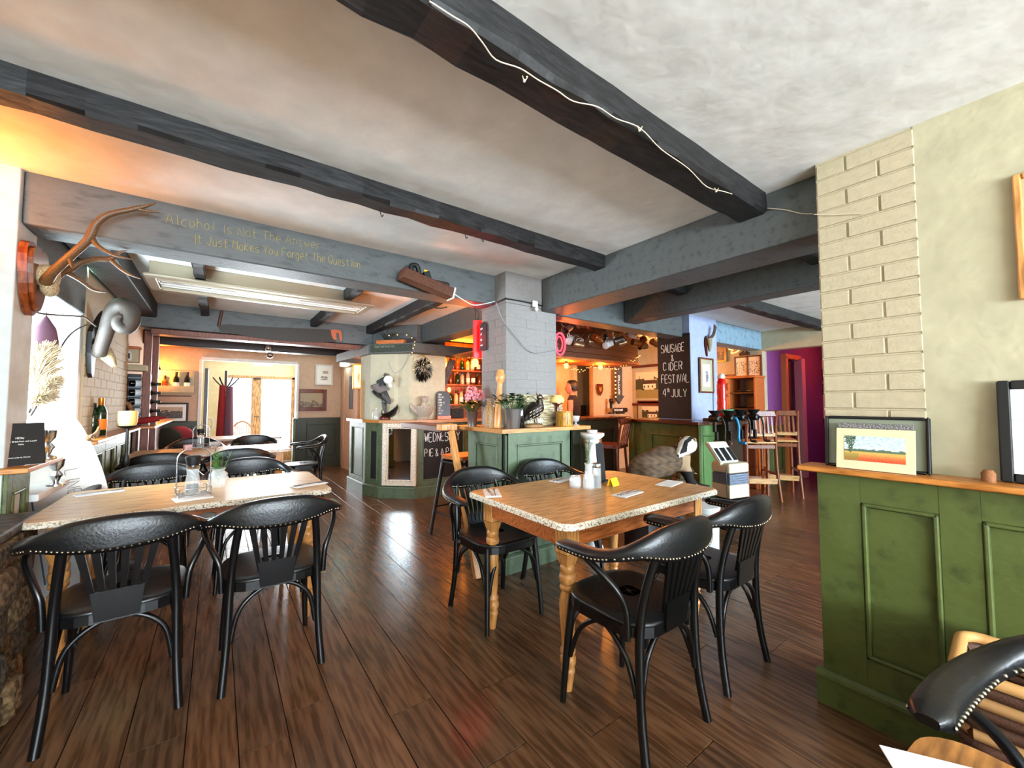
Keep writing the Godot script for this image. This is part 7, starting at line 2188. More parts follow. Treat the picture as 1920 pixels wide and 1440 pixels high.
func caddy(at: Vector3, label: String) -> void:
	var o := thing("wire_caddy", label, "caddy", at, 12)
	var b := MB.new()
	var hoop := []
	for i in 13:
		var a := PI * i / 12
		hoop.append(Vector3(cos(a) * 0.075, 0.20 + sin(a) * 0.065, 0))
	b.tube([Vector3(0.075, 0, 0)] + hoop + [Vector3(-0.075, 0, 0)], 0.0032, 6)
	for h in [0.012, 0.05]:
		var rr := []
		for q in round_rect(0.15, 0.13, 0.03, 3):
			rr.append(Vector3(q.x, h, q.y))
		b.tube(rr, 0.0026, 5, Vector2.ONE, true)
	for k in 5:
		b.tube([Vector3(-0.075, 0.012, -0.05 + k * 0.025), Vector3(0.075, 0.012, -0.05 + k * 0.025)], 0.002, 4)
	for s in [-1, 1]:
		for t in [-1, 1]:
			b.tube([Vector3(s * 0.07, 0, t * 0.055), Vector3(s * 0.07, 0.05, t * 0.055)], 0.0026, 5)
	part("wire_frame", b, M.steel, o)
	var m := thing("pepper_mill", "tall glass pepper mill with a black top inside the " + ("left table's" if at.z > -4.0 else "honey table's") + " wire caddy", "pepper mill", at + Vector3(-0.005, 0.015, 0.005))
	part("glass", MB.new().lathe(V2([0, 0, 0.034, 0, 0.036, 0.006, 0.033, 0.06, 0.027, 0.11, 0.029, 0.135, 0, 0.136]), 18), M.glass, m)
	part("peppercorns", MB.new().lathe(V2([0, 0.006, 0.028, 0.006, 0.026, 0.05, 0, 0.055]), 14), M.iron, m)
	part("collar", MB.new().lathe(V2([0.029, 0.135, 0.031, 0.137, 0.031, 0.155, 0.028, 0.157, 0, 0.157]), 18), M.steel, m)
	part("cap", MB.new().lathe(V2([0.029, 0.157, 0.036, 0.19, 0.037, 0.2, 0.03, 0.206, 0, 0.207]), 18), M.black, m)

func bird(at: Vector3) -> void:
	var o := thing("pheasant_ornament", "dark bronze pheasant ornament with silver crest before the slatted sign", "ornament", at, 0)
	o.rotation_degrees.y = -12
	var b := MB.new()
	b.tube(curve(V3([-0.10, 0.055, 0, -0.06, 0.10, 0, -0.01, 0.14, 0, 0.03, 0.17, 0, 0.04, 0.20, 0, 0.035, 0.225, 0]), 4), [0.012, 0.018, 0.026, 0.036, 0.046, 0.054, 0.06, 0.064, 0.066, 0.066, 0.064, 0.06, 0.054, 0.046, 0.038, 0.032, 0.028, 0.026, 0.025, 0.024, 0.024], 14)
	b.tube(curve(V3([-0.08, 0.07, 0.0, -0.13, 0.03, 0, -0.17, -0.0, 0]), 3), [0.03, 0.028, 0.025, 0.022, 0.018, 0.012, 0.006], 8, Vector2(1, 0.45))
	part("bird_body", b, M.bronze, o)
	var w := MB.new()
	for s in [-1, 1]:
		for k in 12:
			var p := Vector3(0.02 - (k % 4) * 0.03, 0.165 - (k / 4) * 0.025 - (k % 4) * 0.014, s * 0.058)
			w.ball(p, Vector3(0.022, 0.010, 0.008), 6, 4, bs(0, 0, 40))
	part("wing_feathers", w, M.silver_dark, o)
	var h := MB.new()
	h.ball(Vector3(0.042, 0.245, 0), Vector3(0.028, 0.024, 0.022), 12, 8)
	h.lathe(V2([0.010, 0, 0.007, 0.015, 0, 0.035]), 8, Transform3D(bs(0, 0, -112), Vector3(0.062, 0.242, 0)))
	h.tube(curve(V3([0.03, 0.26, 0, 0.015, 0.28, 0, 0.018, 0.305, 0]), 3), [0.01, 0.009, 0.008, 0.006, 0.005, 0.004, 0.002], 6)
	part("head", h, M.silver_dark, o)
	var f := MB.new()
	for s in [-1, 1]:
		f.tube(V3([0.0, 0.10, s * 0.02, 0.012, 0.03, s * 0.022]), 0.006, 6)
		for t in 3:
			f.tube(V3([0.012, 0.032, s * 0.022, 0.045, 0.024, s * 0.022 + (t - 1) * 0.018]), 0.004, 5)
	part("legs", f, M.silver_dark, o)
	part("base", MB.new().ball(Vector3(-0.01, 0.010, 0), Vector3(0.09, 0.022, 0.05), 12, 6), M.stoneware, o)

func build_right() -> void:
	# ---- picture shelf of the right wall
	picture("framed_picture", "black-framed empty grey-green mount leaning behind the poppy-field card", Vector3(2.165, 1.108, -0.465), -90, 0.325, 0.215, 0.012, M.black, 0.05, M.grey_mount, M.grey_mount, "", -5)
	var pc := thing("poppy_picture", "cream-mounted watercolour of a poppy field leaning on the oak picture shelf", "picture", Vector3(2.118, 1.084, -0.457), -90)
	pc.rotation_degrees = Vector3(-8, -90, 0)
	part("card", MB.new().box(Vector3(0, 0, 0), Vector3(0.24, 0.165, 0.004), 0.001), M.card_cream, pc)
	var q := MB.new()
	q.quad(Vector3(-0.093, -0.048, 0.003), Vector3(0.093, -0.048, 0.003), Vector3(0.093, 0.052, 0.003), Vector3(-0.093, 0.052, 0.003), Vector3(0, 0, 1))
	part("watercolour", q, art_mat("poppies", 17, 192, 104), pc)
	solo("torn_print", MB.new().box(Vector3.ZERO, Vector3(0.235, 0.03, 0.003), 0.001), M.newsprint, "edge of a torn grey print showing above the poppy-field card", "print", Vector3(2.15, 1.172, -0.462), -90)
	picture("framed_picture", "black-framed pale print standing at the right edge, on the oak picture shelf", Vector3(2.185, 1.175, 0.06), -90, 0.40, 0.345, 0.03, M.black, 0.0, M.paper, art_mat("print", 6), "", -4)
	picture("framed_picture", "oak-framed picture hanging high on the right wall, cut by the edge", Vector3(2.205, 1.84, 0.16), -90, 0.48, 0.435, 0.02, M.pine_leg, 0.02, M.cream, art_mat("sepia", 14))
	solo("cork_stopper", MB.new().lathe(V2([0, 0, 0.017, 0, 0.018, 0.03, 0.014, 0.034, 0.012, 0.04, 0, 0.04]), 14), M.cork, "small cork stopper on the oak picture shelf", "cork", Vector3(2.145, 1.0005, -0.165))
	var c0 := thing("cable", "thin cream fairy-light cable running along the nearest black joist to the brick column", "cable")
	part("cable", MB.new().tube(curve([Vector3(0.398, 2.266, -0.892), Vector3(0.461, 2.264, -0.891), Vector3(0.511, 2.264, -0.891), Vector3(0.564, 2.262, -0.909), Vector3(0.624, 2.262, -0.933), Vector3(0.697, 2.260, -0.914), Vector3(0.771, 2.262, -0.917), Vector3(0.850, 2.266, -0.918), Vector3(0.923, 2.266, -0.920), Vector3(1.006, 2.266, -0.890), Vector3(1.099, 2.264, -0.888), Vector3(1.211, 2.266, -0.871), Vector3(1.382, 2.266, -0.898), Vector3(1.582, 2.264, -0.904), Vector3(1.787, 2.262, -0.932), Vector3(1.830, 2.224, -0.870), Vector3(2.310, 2.395, -0.999), Vector3(2.310, 2.315, -0.920), Vector3(2.310, 2.257, -0.809), Vector3(2.310, 2.211, -0.740), Vector3(2.300, 2.184, -0.685)], 4), 0.0021, 5), M.cable_cream, c0)
	part("cable", MB.new().tube([Vector3(2.208, 2.143, -0.653), Vector3(2.208, 2.115, -0.586), Vector3(2.208, 2.079, -0.476)], 0.002, 5), M.cable_cream, c0)
	var kb := MB.new()
	for p in [Vector3(0.721, 2.262, -0.933), Vector3(1.190, 2.262, -0.865), Vector3(1.826, 2.262, -0.915)]:
		kb.tube(curve([p, p + Vector3(0.006, -0.015, 0.002), p + Vector3(0.012, -0.004, 0.01), p + Vector3(0.004, -0.01, 0.014)], 3), 0.0017, 5)
		kb.ball(p + Vector3(0.003, -0.018, 0.005), Vector3.ONE * 0.005, 6, 4)
	part("knots", kb, M.cable_cream, c0)
	var jh := thing("joist_hooks", "small iron hooks under the second black joist", "hooks")
	for p in [Vector3(0.639, 2.231, -2.000), Vector3(1.127, 2.238, -2.000), Vector3(1.238, 2.244, -2.000)]:
		part("hook", MB.new().tube(curve([p + Vector3(0, 0.025, 0), p, p + Vector3(0.008, -0.02, 0), p + Vector3(0.015, -0.008, 0)], 3), 0.0025, 5), M.iron, jh)
	# wicker basket by the wainscot
	var wb := thing("wicker_basket", "brown wicker basket with a pale rim standing against the olive wainscot", "basket", Vector3(1.93, 0, -0.02))
	wb.rotation_degrees.y = 3
	for r in 14:
		var bt := MB.new()
		var y := 0.03 + r * 0.033
		var k := 0.86 + 0.14 * r / 13.0
		var ln := []
		var rr := round_rect(0.30 * k, 0.42 * k, 0.05, 4)
		for i in rr.size():
			var out := Vector3(rr[i].x, 0, rr[i].y).normalized()
			ln.append(Vector3(rr[i].x, y, rr[i].y) + out * (0.003 if (i + r) % 2 == 0 else -0.003))
		var fine := curve(ln, 2, true)
		bt.tube(fine, 0.0175, 6, Vector2.ONE, true)
		part("woven_row", bt, M.wicker_dark if r % 3 else M.wicker, wb)
	var rim := []
	for p in round_rect(0.30, 0.42, 0.05, 4):
		rim.append(Vector3(p.x, 0.49, p.y))
	part("rim", MB.new().tube(rim, 0.017, 8, Vector2.ONE, true), M.wicker_pale, wb)
	part("base", MB.new().box(Vector3(0, 0.012, 0), Vector3(0.24, 0.02, 0.34), 0.004), M.wicker_dark, wb)
	# near table corner and paper
	var nt := thing("near_table", "honey pine table corner at the bottom right edge, white paper on it", "table")
	near_table(nt)
	# ---- bar piece under the chalkboard: turned a little
	var cab := thing("bar_cabinet", "green panelled bar cabinet below the tall chalkboard, hand grinders clamped to it", "cabinet", Vector3(4.235, 0, -2.36), -12.6)
	panelling(cab, 0.62, 1.03, [[0.06, 0.46, 0.2, 0.92]], M.green_bright, 0.13)
	var sd := Node3D.new()
	sd.name = "side_panelling"
	cab.add_child(sd)
	sd.position = Vector3(0, 0, -1.15)
	sd.rotation_degrees.y = -90
	panelling(sd, 1.15, 1.03, [[0.42, 0.99, 0.2, 0.90]], M.green, 0.13)
	part("carcass", MB.new().box(Vector3(0.33, 0.51, -0.60), Vector3(0.58, 1.02, 1.08)), M.dark_green, cab)
	solo("worktop", MB.new().box(Vector3(0.36, 0.0, -0.56), Vector3(0.86, 0.034, 1.24), 0.006), M.bar_top, "dark wooden top of the green cabinet below the tall chalkboard", "worktop", Vector3(4.235, 1.048, -2.36), -12.6)
	var tb := thing("tall_chalkboard", "tall black chalkboard announcing SAUSAGE & CIDER FESTIVAL 4th JULY", "chalkboard", Vector3(4.675, 1.607, -2.925), -90)
	part("board", MB.new().box(Vector3(0, 0, -0.012), Vector3(0.45, 1.065, 0.02), 0.003), M.slate, tb)
	var ct := MB.new()
	write(ct, "SAUSAGE", Vector3(-0.165, 0.315, 0), Vector3(0.56, 0, 0), Vector3.UP, 0.10, 0.0044, 1.4, 2)
	write(ct, "&", Vector3(-0.02, 0.20, 0), Vector3(0.6, 0, 0), Vector3.UP, 0.075, 0.004, 1.4, 3)
	write(ct, "CIDER", Vector3(-0.14, 0.085, 0), Vector3(0.72, 0, 0), Vector3.UP, 0.095, 0.0044, 1.6, 4)
	write(ct, "FESTIVAL", Vector3(-0.17, -0.075, 0), Vector3(0.60, 0, 0), Vector3.UP, 0.10, 0.0044, 1.5, 5)
	write(ct, "4", Vector3(-0.15, -0.255, 0), Vector3(0.7, 0, 0), Vector3.UP, 0.10, 0.0044, 1.5, 6)
	write(ct, "th", Vector3(-0.09, -0.195, 0), Vector3(0.55, 0, 0), Vector3.UP, 0.05, 0.003, 1.2, 6)
	write(ct, "JULY", Vector3(-0.03, -0.255, 0), Vector3(0.72, 0, 0), Vector3.UP, 0.095, 0.0044, 1.5, 7)
	part("chalk_lettering", ct, M.chalk, tb)
	# on the cabinet top
	var top := 1.066
	var gp := thing("grass_pot", "small zinc pot of green grass before the tall chalkboard", "plant", Vector3(4.992, 1.066, -3.202))
	part("pot", MB.new().lathe(V2([0, 0, 0.042, 0, 0.056, 0.11, 0.058, 0.115, 0.054, 0.112, 0, 0.1]), 16), M.zinc, gp)
	var gb := MB.new()
	needles(gb, Vector3(0, 0.10, 0), 34, 0.15, 0.55, 6, 0.05, 7)
	part("grass", gb, M.grass, gp).set_meta("kind", "stuff")
	var mg := thing("table_grinder", "silver ornate coffee grinder right of the grass pot on the cabinet", "grinder", Vector3(4.802, 1.066, -2.885))
	part("base", MB.new().lathe(V2([0, 0, 0.07, 0, 0.075, 0.015, 0.05, 0.03, 0.045, 0.05, 0.06, 0.06, 0.065, 0.09, 0.04, 0.1, 0, 0.1]), 16), M.silver_dark, mg)
	part("drum", MB.new().ball(Vector3(0, 0.16, 0), Vector3(0.07, 0.075, 0.06), 14, 9), M.silver_dark, mg)
	part("wheel", MB.new().lathe(V2([0.055, -0.01, 0.062, -0.006, 0.062, 0.006, 0.055, 0.01, 0.05, 0.0, 0.055, -0.01]), 18, Transform3D(bs(0, 90), Vector3(0, 0.16, 0.065))), M.silver_dark, mg)
	part("crank", MB.new().tube(V3([0, 0.2, 0, -0.1, 0.23, 0.02, -0.17, 0.235, 0.02]), 0.006, 6), M.silver_dark, mg)
	grinders()
	# blue column: roe antlers and a picture
	var ra := thing("roe_antlers", "small roe-deer antlers on a dark shield, upper part of the blue column", "antlers", Vector3(5.082, 2.012, -2.700))
	part("shield", MB.new().prism(poly([0, 0.13, -0.045, 0.09, -0.05, 0.0, 0.0, -0.14, 0.05, 0.0, 0.045, 0.09], 3), 0.02, Transform3D(bs(20), Vector3.ZERO)), M.mahogany, ra)
	part("skull", MB.new().tube(curve(V3([0.0, 0.09, 0.03, 0.01, 0.02, 0.035, 0.015, -0.08, 0.03]), 3), [0.035, 0.036, 0.034, 0.03, 0.024, 0.018, 0.01], 9), M.bone, ra)
	var rt := MB.new()
	for s in [0, 1]:
		var dx: float = 0.03 * s
		rt.tube(curve(V3([0.01 + dx, 0.09, 0.03, 0.06 + dx, 0.14, 0.05, 0.08 + dx, 0.22, 0.06, 0.075 + dx, 0.28, 0.06]), 3), [0.014, 0.014, 0.013, 0.012, 0.011, 0.010, 0.009, 0.008, 0.006, 0.002], 7)
		rt.tube(V3([0.078 + dx, 0.2, 0.058, 0.105 + dx, 0.235, 0.06, 0.115 + dx, 0.26, 0.06]), [0.009, 0.006, 0.002], 6)
	part("antlers", rt, M.antler_dark, ra)
	picture("framed_picture", "wood-framed grey bird portrait on the blue column beside the tall chalkboard", Vector3(5.046, 1.624, -2.690), 0, 0.34, 0.45, 0.022, M.mahogany_orange, 0.06, M.cream, art_mat("bird", 2, 64, 84))
	solo("conduit", MB.new().tube([Vector3(5.231, 1.464, -2.700), Vector3(5.225, 1.048, -2.700)], 0.012, 8), M.blue_wall, "thin painted pipe running down the blue column beneath the picture", "pipe")
	# hopper and red bottle stack
	solo("red_funnel_bottle", MB.new().lathe(V2([0, 0, 0.05, 0, 0.055, 0.08, 0.048, 0.13, 0.052, 0.17, 0.048, 0.21, 0.046, 0.25, 0.05, 0.29, 0.048, 0.38, 0.045, 0.42, 0.03, 0.45, 0, 0.45]), 16), M.red_gloss, "tall bright red ribbed bottle with a white cap, behind the clamped hand grinders", "bottle", Vector3(4.650, 1.100, -2.310))
	solo("white_ball", MB.new().ball(Vector3.ZERO, Vector3(0.04, 0.035, 0.04), 12, 8), M.white, "white round ball resting on the tall red ribbed bottle", "ball", Vector3(4.650, 1.100, -2.310) + Vector3(0, 0.475, 0))
	solo("bottle_plinth", MB.new().box(Vector3(0, 0.55, 0), Vector3(0.3, 1.10, 0.3), 0.005), M.dark_wood, "dark plinth carrying the tall red ribbed bottle", "plinth", Vector3(4.650, 1.100, -2.310) * Vector3(1, 0, 1))
	# dresser and pictures on the far wall under the pale blue beam
	var dr := thing("dresser", "brown wooden dresser with open shelves against the cream wall, behind the bar stools", "dresser", Vector3(6.620, 0.908, -2.901) * Vector3(1, 0, 1), -90)
	dr.position = Vector3(6.62, 0, -2.915)
	part("back", MB.new().box(Vector3(0, 0.83, -0.15), Vector3(0.40, 1.66, 0.02)), M.brown_wood, dr)
	for s in [-1, 1]:
		part("side", MB.new().box(Vector3(s * 0.19, 0.83, 0), Vector3(0.03, 1.66, 0.30), 0.005), M.orange_pine, dr)
	for k in 5:
		part("shelf_board", MB.new().box(Vector3(0, 0.69 + k * 0.245, 0), Vector3(0.36, 0.022, 0.28), 0.004), M.brown_wood, dr)
	part("cornice", MB.new().box(Vector3(0, 1.67, 0.01), Vector3(0.44, 0.04, 0.34), 0.01), M.orange_pine, dr)
	part("cupboard_door", MB.new().box(Vector3(0, 0.34, 0.14), Vector3(0.35, 0.66, 0.03), 0.006), M.brown_wood, dr)
	for k in 5:
		solo("dresser_plate", MB.new().lathe(V2([0, 0, 0.04, 0, 0.065, 0.012, 0.065, 0.016, 0.04, 0.006, 0, 0.005]), 16), [M.stoneware, M.white, M.cast][k % 3], ["left plate on the dresser's upper shelf", "right plate on the dresser's upper shelf", "left plate on the dresser's middle shelf", "right plate on the dresser's middle shelf", "single dish on the dresser's lower shelf"][k], "plate", Vector3(6.62, [1.45, 1.45, 1.205, 1.205, 0.96][k], -2.915 + [-0.08, 0.08, -0.08, 0.08, 0.0][k]))
	var fw := thing("window_sash_picture", "two-paned old sash frame with dark sketches, above the dresser", "picture", Vector3(6.740, 1.840, -2.929), -90)
	var fm := MB.new()
	for x in [-0.19, 0.0, 0.19]:
		fm.box(Vector3(x, 0, 0), Vector3(0.024, 0.35, 0.02), 0.003)
	for s in [-1, 1]:
		fm.box(Vector3(0, s * 0.165, 0), Vector3(0.40, 0.024, 0.02), 0.003)
	part("frame", fm, M.brown_wood, fw)
	for s in [-1, 1]:
		var qq := MB.new()
		qq.quad(Vector3(s * 0.095 - 0.084, -0.155, -0.002), Vector3(s * 0.095 + 0.084, -0.155, -0.002), Vector3(s * 0.095 + 0.084, 0.155, -0.002), Vector3(s * 0.095 - 0.084, 0.155, -0.002), Vector3(0, 0, 1))
		part("sketch", qq, art_mat("lines", 20 + s, 64, 84), fw)
	solo("top_ornament", MB.new().box(Vector3(0, 0.03, 0), Vector3(0.16, 0.05, 0.04), 0.01).tube(V3([-0.05, 0.05, 0, 0.0, 0.08, 0, 0.05, 0.05, 0]), 0.01, 6), M.dark_wood, "dark carved ornament above the sash-frame picture", "ornament", Vector3(6.720, 2.020, -2.964), -90)
	picture("framed_picture", "small dark gilt picture high on the orange wall, right of the blue column", Vector3(6.750, 2.113, -3.362), -90, 0.20, 0.32, 0.03, M.gold, 0.0, M.paper, art_mat("sepia", 31))
	picture("framed_picture", "wood-framed print left of the dresser, behind the tall red bottle", Vector3(6.750, 1.567, -3.271), -90, 0.28, 0.34, 0.02, M.mahogany_orange, 0.06, M.cream, art_mat("photo", 33))
	var f3 := thing("fairy_lights", "cluster of tiny warm lights on the wall under the pale blue beam", "string lights")
	var fb3 := MB.new()
	var fw3 := MB.new()
	var pth := curve([Vector3(6.740, 2.216, -3.250), Vector3(6.740, 2.138, -3.184), Vector3(6.740, 2.165, -3.116), Vector3(6.740, 2.084, -3.168), Vector3(6.740, 2.093, -3.085), Vector3(6.740, 2.131, -3.035)], 4)
	fw3.tube(pth, 0.003, 4)
	for p in pth: fb3.ball(p + Vector3(-0.015, 0, 0), Vector3.ONE * 0.010, 6, 4)
	part("wire", fw3, M.iron, f3)
	part("bulbs", fb3, M.spark, f3).set_meta("kind", "stuff")
	lamp("wall_glow", Vector3(5.9, 1.9, -3.9), Color(1.0, 0.62, 0.3), 1.0, 0.08)
	var wg := thing("pendant_bulb", "bare warm bulb hanging behind the blue column, over the bar corner", "lamp", Vector3(5.9, 1.9, -3.9))
	part("bulb", MB.new().ball(Vector3.ZERO, Vector3(0.035, 0.045, 0.035), 12, 8), M.bulb, wg)
	part("flex", MB.new().tube([Vector3(0, 0.04, 0), Vector3(0, 0.48, 0)], 0.003, 5), M.iron, wg)
	# high-backed stools
	high_stool(Vector3(5.88, 0, -2.5), -42, "high slat-backed wooden stool with a pale seat rail, left of the two")
	high_stool(Vector3(6.42, 0, -2.40), -58, "high slat-backed wooden stool, right of the two, nearest the doorway")
	var ds := thing("bar_chair", "dark reddish wooden bar chair before the dark green bar front", "chair", Vector3(4.18, 0, -3.55), 20)
	dark_chair(ds)
	var d2 := thing("bar_chair", "dark wooden bar chair in the shade right of the green cabinet", "chair", Vector3(5.45, 0, -3.1), 150)
	dark_chair(d2)
	# accordion on a stand, white tub
	accordion()
	var tub := thing("plastic_tub", "white plastic tub with a round printed mark on the floor, behind the right pine table", "tub", Vector3(3.12, 0, -1.72))
	part("tub_body", MB.new().lathe(V2([0, 0, 0.10, 0, 0.108, 0.02, 0.118, 0.44, 0.125, 0.45, 0.125, 0.47, 0.0, 0.475]), 24), M.white, tub)
	var mk := MB.new()
	for r in [0.065, 0.052]:
		var ln := []
		for k in 24:
			var a := TAU * k / 24
			var xx: float = cos(a) * r
			ln.append(Vector3(xx, 0.36 + sin(a) * r, sqrt(0.1185 * 0.1185 - xx * xx)))
		mk.tube(ln, 0.002, 4, Vector2.ONE, true)
	for k in 3:
		mk.box(Vector3(0, 0.38 - k * 0.018, 0.1175), Vector3(0.06 - k * 0.01, 0.006, 0.003))
	part("printed_mark", mk, M.grey_ink, tub)
	tub.rotation_degrees.y = -58
	badger()
	# smoke alarms
	for p in [[Vector3(4.758, 2.362, -2.130), "white round smoke alarm beside the long dark joist, left of two"], [Vector3(4.496, 2.362, -1.538), "white round smoke alarm close to the cream brick column, right of two"]]:
		solo("smoke_alarm", MB.new().lathe(V2([0, -0.03, 0.045, -0.03, 0.06, -0.018, 0.065, 0.0, 0.065, 0.018, 0, 0.018]), 20), M.white, p[1], "smoke alarm", p[0])
	# corridor through the right doorway
	var cp := thing("corridor_panelling", "green panelling on the purple corridor wall, right of the bar stools", "panelling", Vector3(6.97, 0, -2.735))
	panelling(cp, 0.60, 0.92, [[0.1, 0.5, 0.2, 0.82]], M.green, 0.12)
	var d5 := struct("door_5", MB.new().box(Vector3(7.86, 1.0, -2.80), Vector3(0.46, 1.98, 0.04), 0.005), M.brown_wood)
	part("frame", MB.new().box(Vector3(7.58, 1.02, -2.73), Vector3(0.09, 2.04, 0.1), 0.006).box(Vector3(7.86, 2.05, -2.73), Vector3(0.65, 0.08, 0.1), 0.006), M.orange_frame, d5)
	part("frame_post", MB.new().box(Vector3(8.16, 1.02, -2.70), Vector3(0.15, 2.04, 0.12), 0.006), M.pink_frame, d5)
	var dp := thing("corridor_panelling", "very dark panelling low on the far corridor wall, below the pictures", "panelling", Vector3(9.47, 0, -2.7), -90)
	panelling(dp, 3.0, 0.95, [[0.1, 0.9, 0.2, 0.85], [1.1, 1.9, 0.2, 0.85]], M.dark_wood, 0.1)
	picture("framed_picture", "upper framed sketch on the purple corridor wall, through the doorway", Vector3(9.460, 1.872, -2.813), -90, 0.62, 0.52, 0.03, M.dark_wood, 0.05, M.cream, art_mat("photo", 40))
	picture("framed_picture", "lower dark-framed picture on the purple corridor wall, through the doorway", Vector3(9.460, 1.207, -2.824), -90, 0.9, 0.66, 0.10, M.dark_wood, 0.0, M.cream, art_mat("print", 41))
	lamp("corridor_glow", Vector3(8.6, 2.1, -1.9), Color(1.0, 0.40, 0.15), 0.45, 0.1)
	var cl := thing("ceiling_lamp", "reddish lamp at the corridor ceiling, behind the brick column", "lamp", Vector3(8.6, 2.1, -1.9))
	part("shade", MB.new().ball(Vector3.ZERO, Vector3(0.09, 0.09, 0.09), 14, 10), M.red_lamp, cl)
	part("stem", MB.new().tube([Vector3(0, 0.09, 0), Vector3(0, 0.28, 0)], 0.008, 6), M.iron, cl)
	var ul := thing("violet_lamp", "violet strip lamp inside the doorway lintel", "lamp", Vector3(7.2, 2.1, -1.2))
	part("tube", MB.new().tube([Vector3(0, 0, -0.2), Vector3(0, 0, 0.2)], 0.02, 8), M.violet_glow, ul)
	part("holder", MB.new().box(Vector3(0, 0.15, 0), Vector3(0.05, 0.26, 0.05), 0.004), M.white, ul)
	lamp("violet_light", Vector3(7.2, 2.1, -1.2), Color(0.85, 0.35, 1.0), 0.45, 0.05)

func near_table(nt: Node3D) -> void:
	# the corner nearest the lens: rounded slab seen from above
	var tr := Transform3D(Basis(Vector3(1, 0, 0), Vector3(0, 0, -1), Vector3(0, 1, 0)), Vector3.ZERO)
	var c := Vector3(0.49, 0, 0.235)
	var tt := Transform3D(Basis(Vector3.UP, deg_to_rad(-5)), c)
	var e := MB.new()
	e.xf = tt
	tr.origin.y = 0.745
	e.prism(round_rect(0.80, 0.84, 0.06, 6), 0.03, tr)
	part("tabletop", e, M.pine_near, nt)
	for sx in [-1, 1]:
		for sz in [-1, 1]:
			part("leg", turned_leg(0.73, 0.13), M.pine_leg, nt).set_position(tt * Vector3(sx * 0.27, 0, sz * 0.30))
	var ap := MB.new()
	ap.xf = tt
	for s in [-1, 1]:
		ap.box(Vector3(0, 0.68, s * 0.30), Vector3(0.52, 0.1, 0.022))
		ap.box(Vector3(s * 0.27, 0.68, 0), Vector3(0.022, 0.1, 0.58))
	part("apron", ap, M.orange_pine, nt)
	solo("paper_sheet", MB.new().box(Vector3.ZERO, Vector3(0.30, 0.002, 0.21), 0.0005), M.paper, "sheet of white paper on the near table corner at the bottom right", "paper", Vector3(0.80, 0.7622, 0.0), -58)

func grinders() -> void:
	var spec := [[Vector3(4.30, 1.02, -2.21), M.iron, "black cast-iron hand mincer clamped to the cabinet edge, leftmost of four", false], [Vector3(4.47, 1.02, -2.15), M.cast, "grey hand mincer with a long bright-blue handle clamped to the cabinet edge", true], [Vector3(4.66, 1.03, -2.12), M.cast, "dark hand mincer beside the pale green hopper", false], [Vector3(4.84, 1.03, -2.06), M.cast, "grey hand mincer at the right end of the cabinet edge", false]]
	for q in spec:
		var o := thing("hand_mincer", q[2], "mincer", q[0], -12)
		var m: Material = q[1]
		part("hopper", MB.new().lathe(V2([0.018, 0.10, 0.03, 0.12, 0.065, 0.165, 0.07, 0.17, 0.06, 0.165, 0.02, 0.12]), 14), m, o)
		part("barrel", MB.new().lathe(V2([0, -0.06, 0.036, -0.06, 0.04, -0.045, 0.034, -0.03, 0.034, 0.05, 0.02, 0.06, 0, 0.06]), 14, Transform3D(bs(0, 90), Vector3(0, 0.085, 0))), m, o)
		part("clamp", MB.new().box(Vector3(0, 0.0, -0.01), Vector3(0.03, 0.12, 0.035), 0.006).box(Vector3(0, -0.10, 0.02), Vector3(0.028, 0.10, 0.02), 0.005).tube(V3([0, -0.15, 0.0, 0, -0.05, 0.0]), 0.008, 6).box(Vector3(0, -0.15, 0.0), Vector3(0.06, 0.01, 0.012), 0.003), m, o)
		var hm: Material = M.blue_paint if q[3] else m
		part("crank", MB.new().tube(curve(V3([0, 0.085, 0.06, 0.0, 0.085, 0.09, 0.02, 0.0, 0.10, 0.015, -0.11, 0.10, 0.0, -0.16, 0.12]), 4), 0.009 if not q[3] else 0.013, 7), hm, o)
		part("grip", MB.new().lathe(V2([0, 0, 0.012, 0, 0.016, 0.03, 0.012, 0.07, 0, 0.072]), 10, Transform3D(bs(0, 90), Vector3(0, -0.165, 0.12))), M.brown_wood if not q[3] else M.blue_paint, o)
	var gh := thing("green_hopper", "pale green enamel hopper among the hand mincers", "hopper", Vector3(4.58, 1.066, -2.22))
	part("funnel", MB.new().lathe(V2([0.02, 0.04, 0.025, 0.06, 0.07, 0.13, 0.072, 0.135, 0.064, 0.13, 0.02, 0.06]), 14), M.mint, gh)
	part("stem", MB.new().lathe(V2([0, 0, 0.05, 0, 0.05, 0.012, 0.022, 0.02, 0.02, 0.05, 0, 0.05]), 14), M.mint, gh)

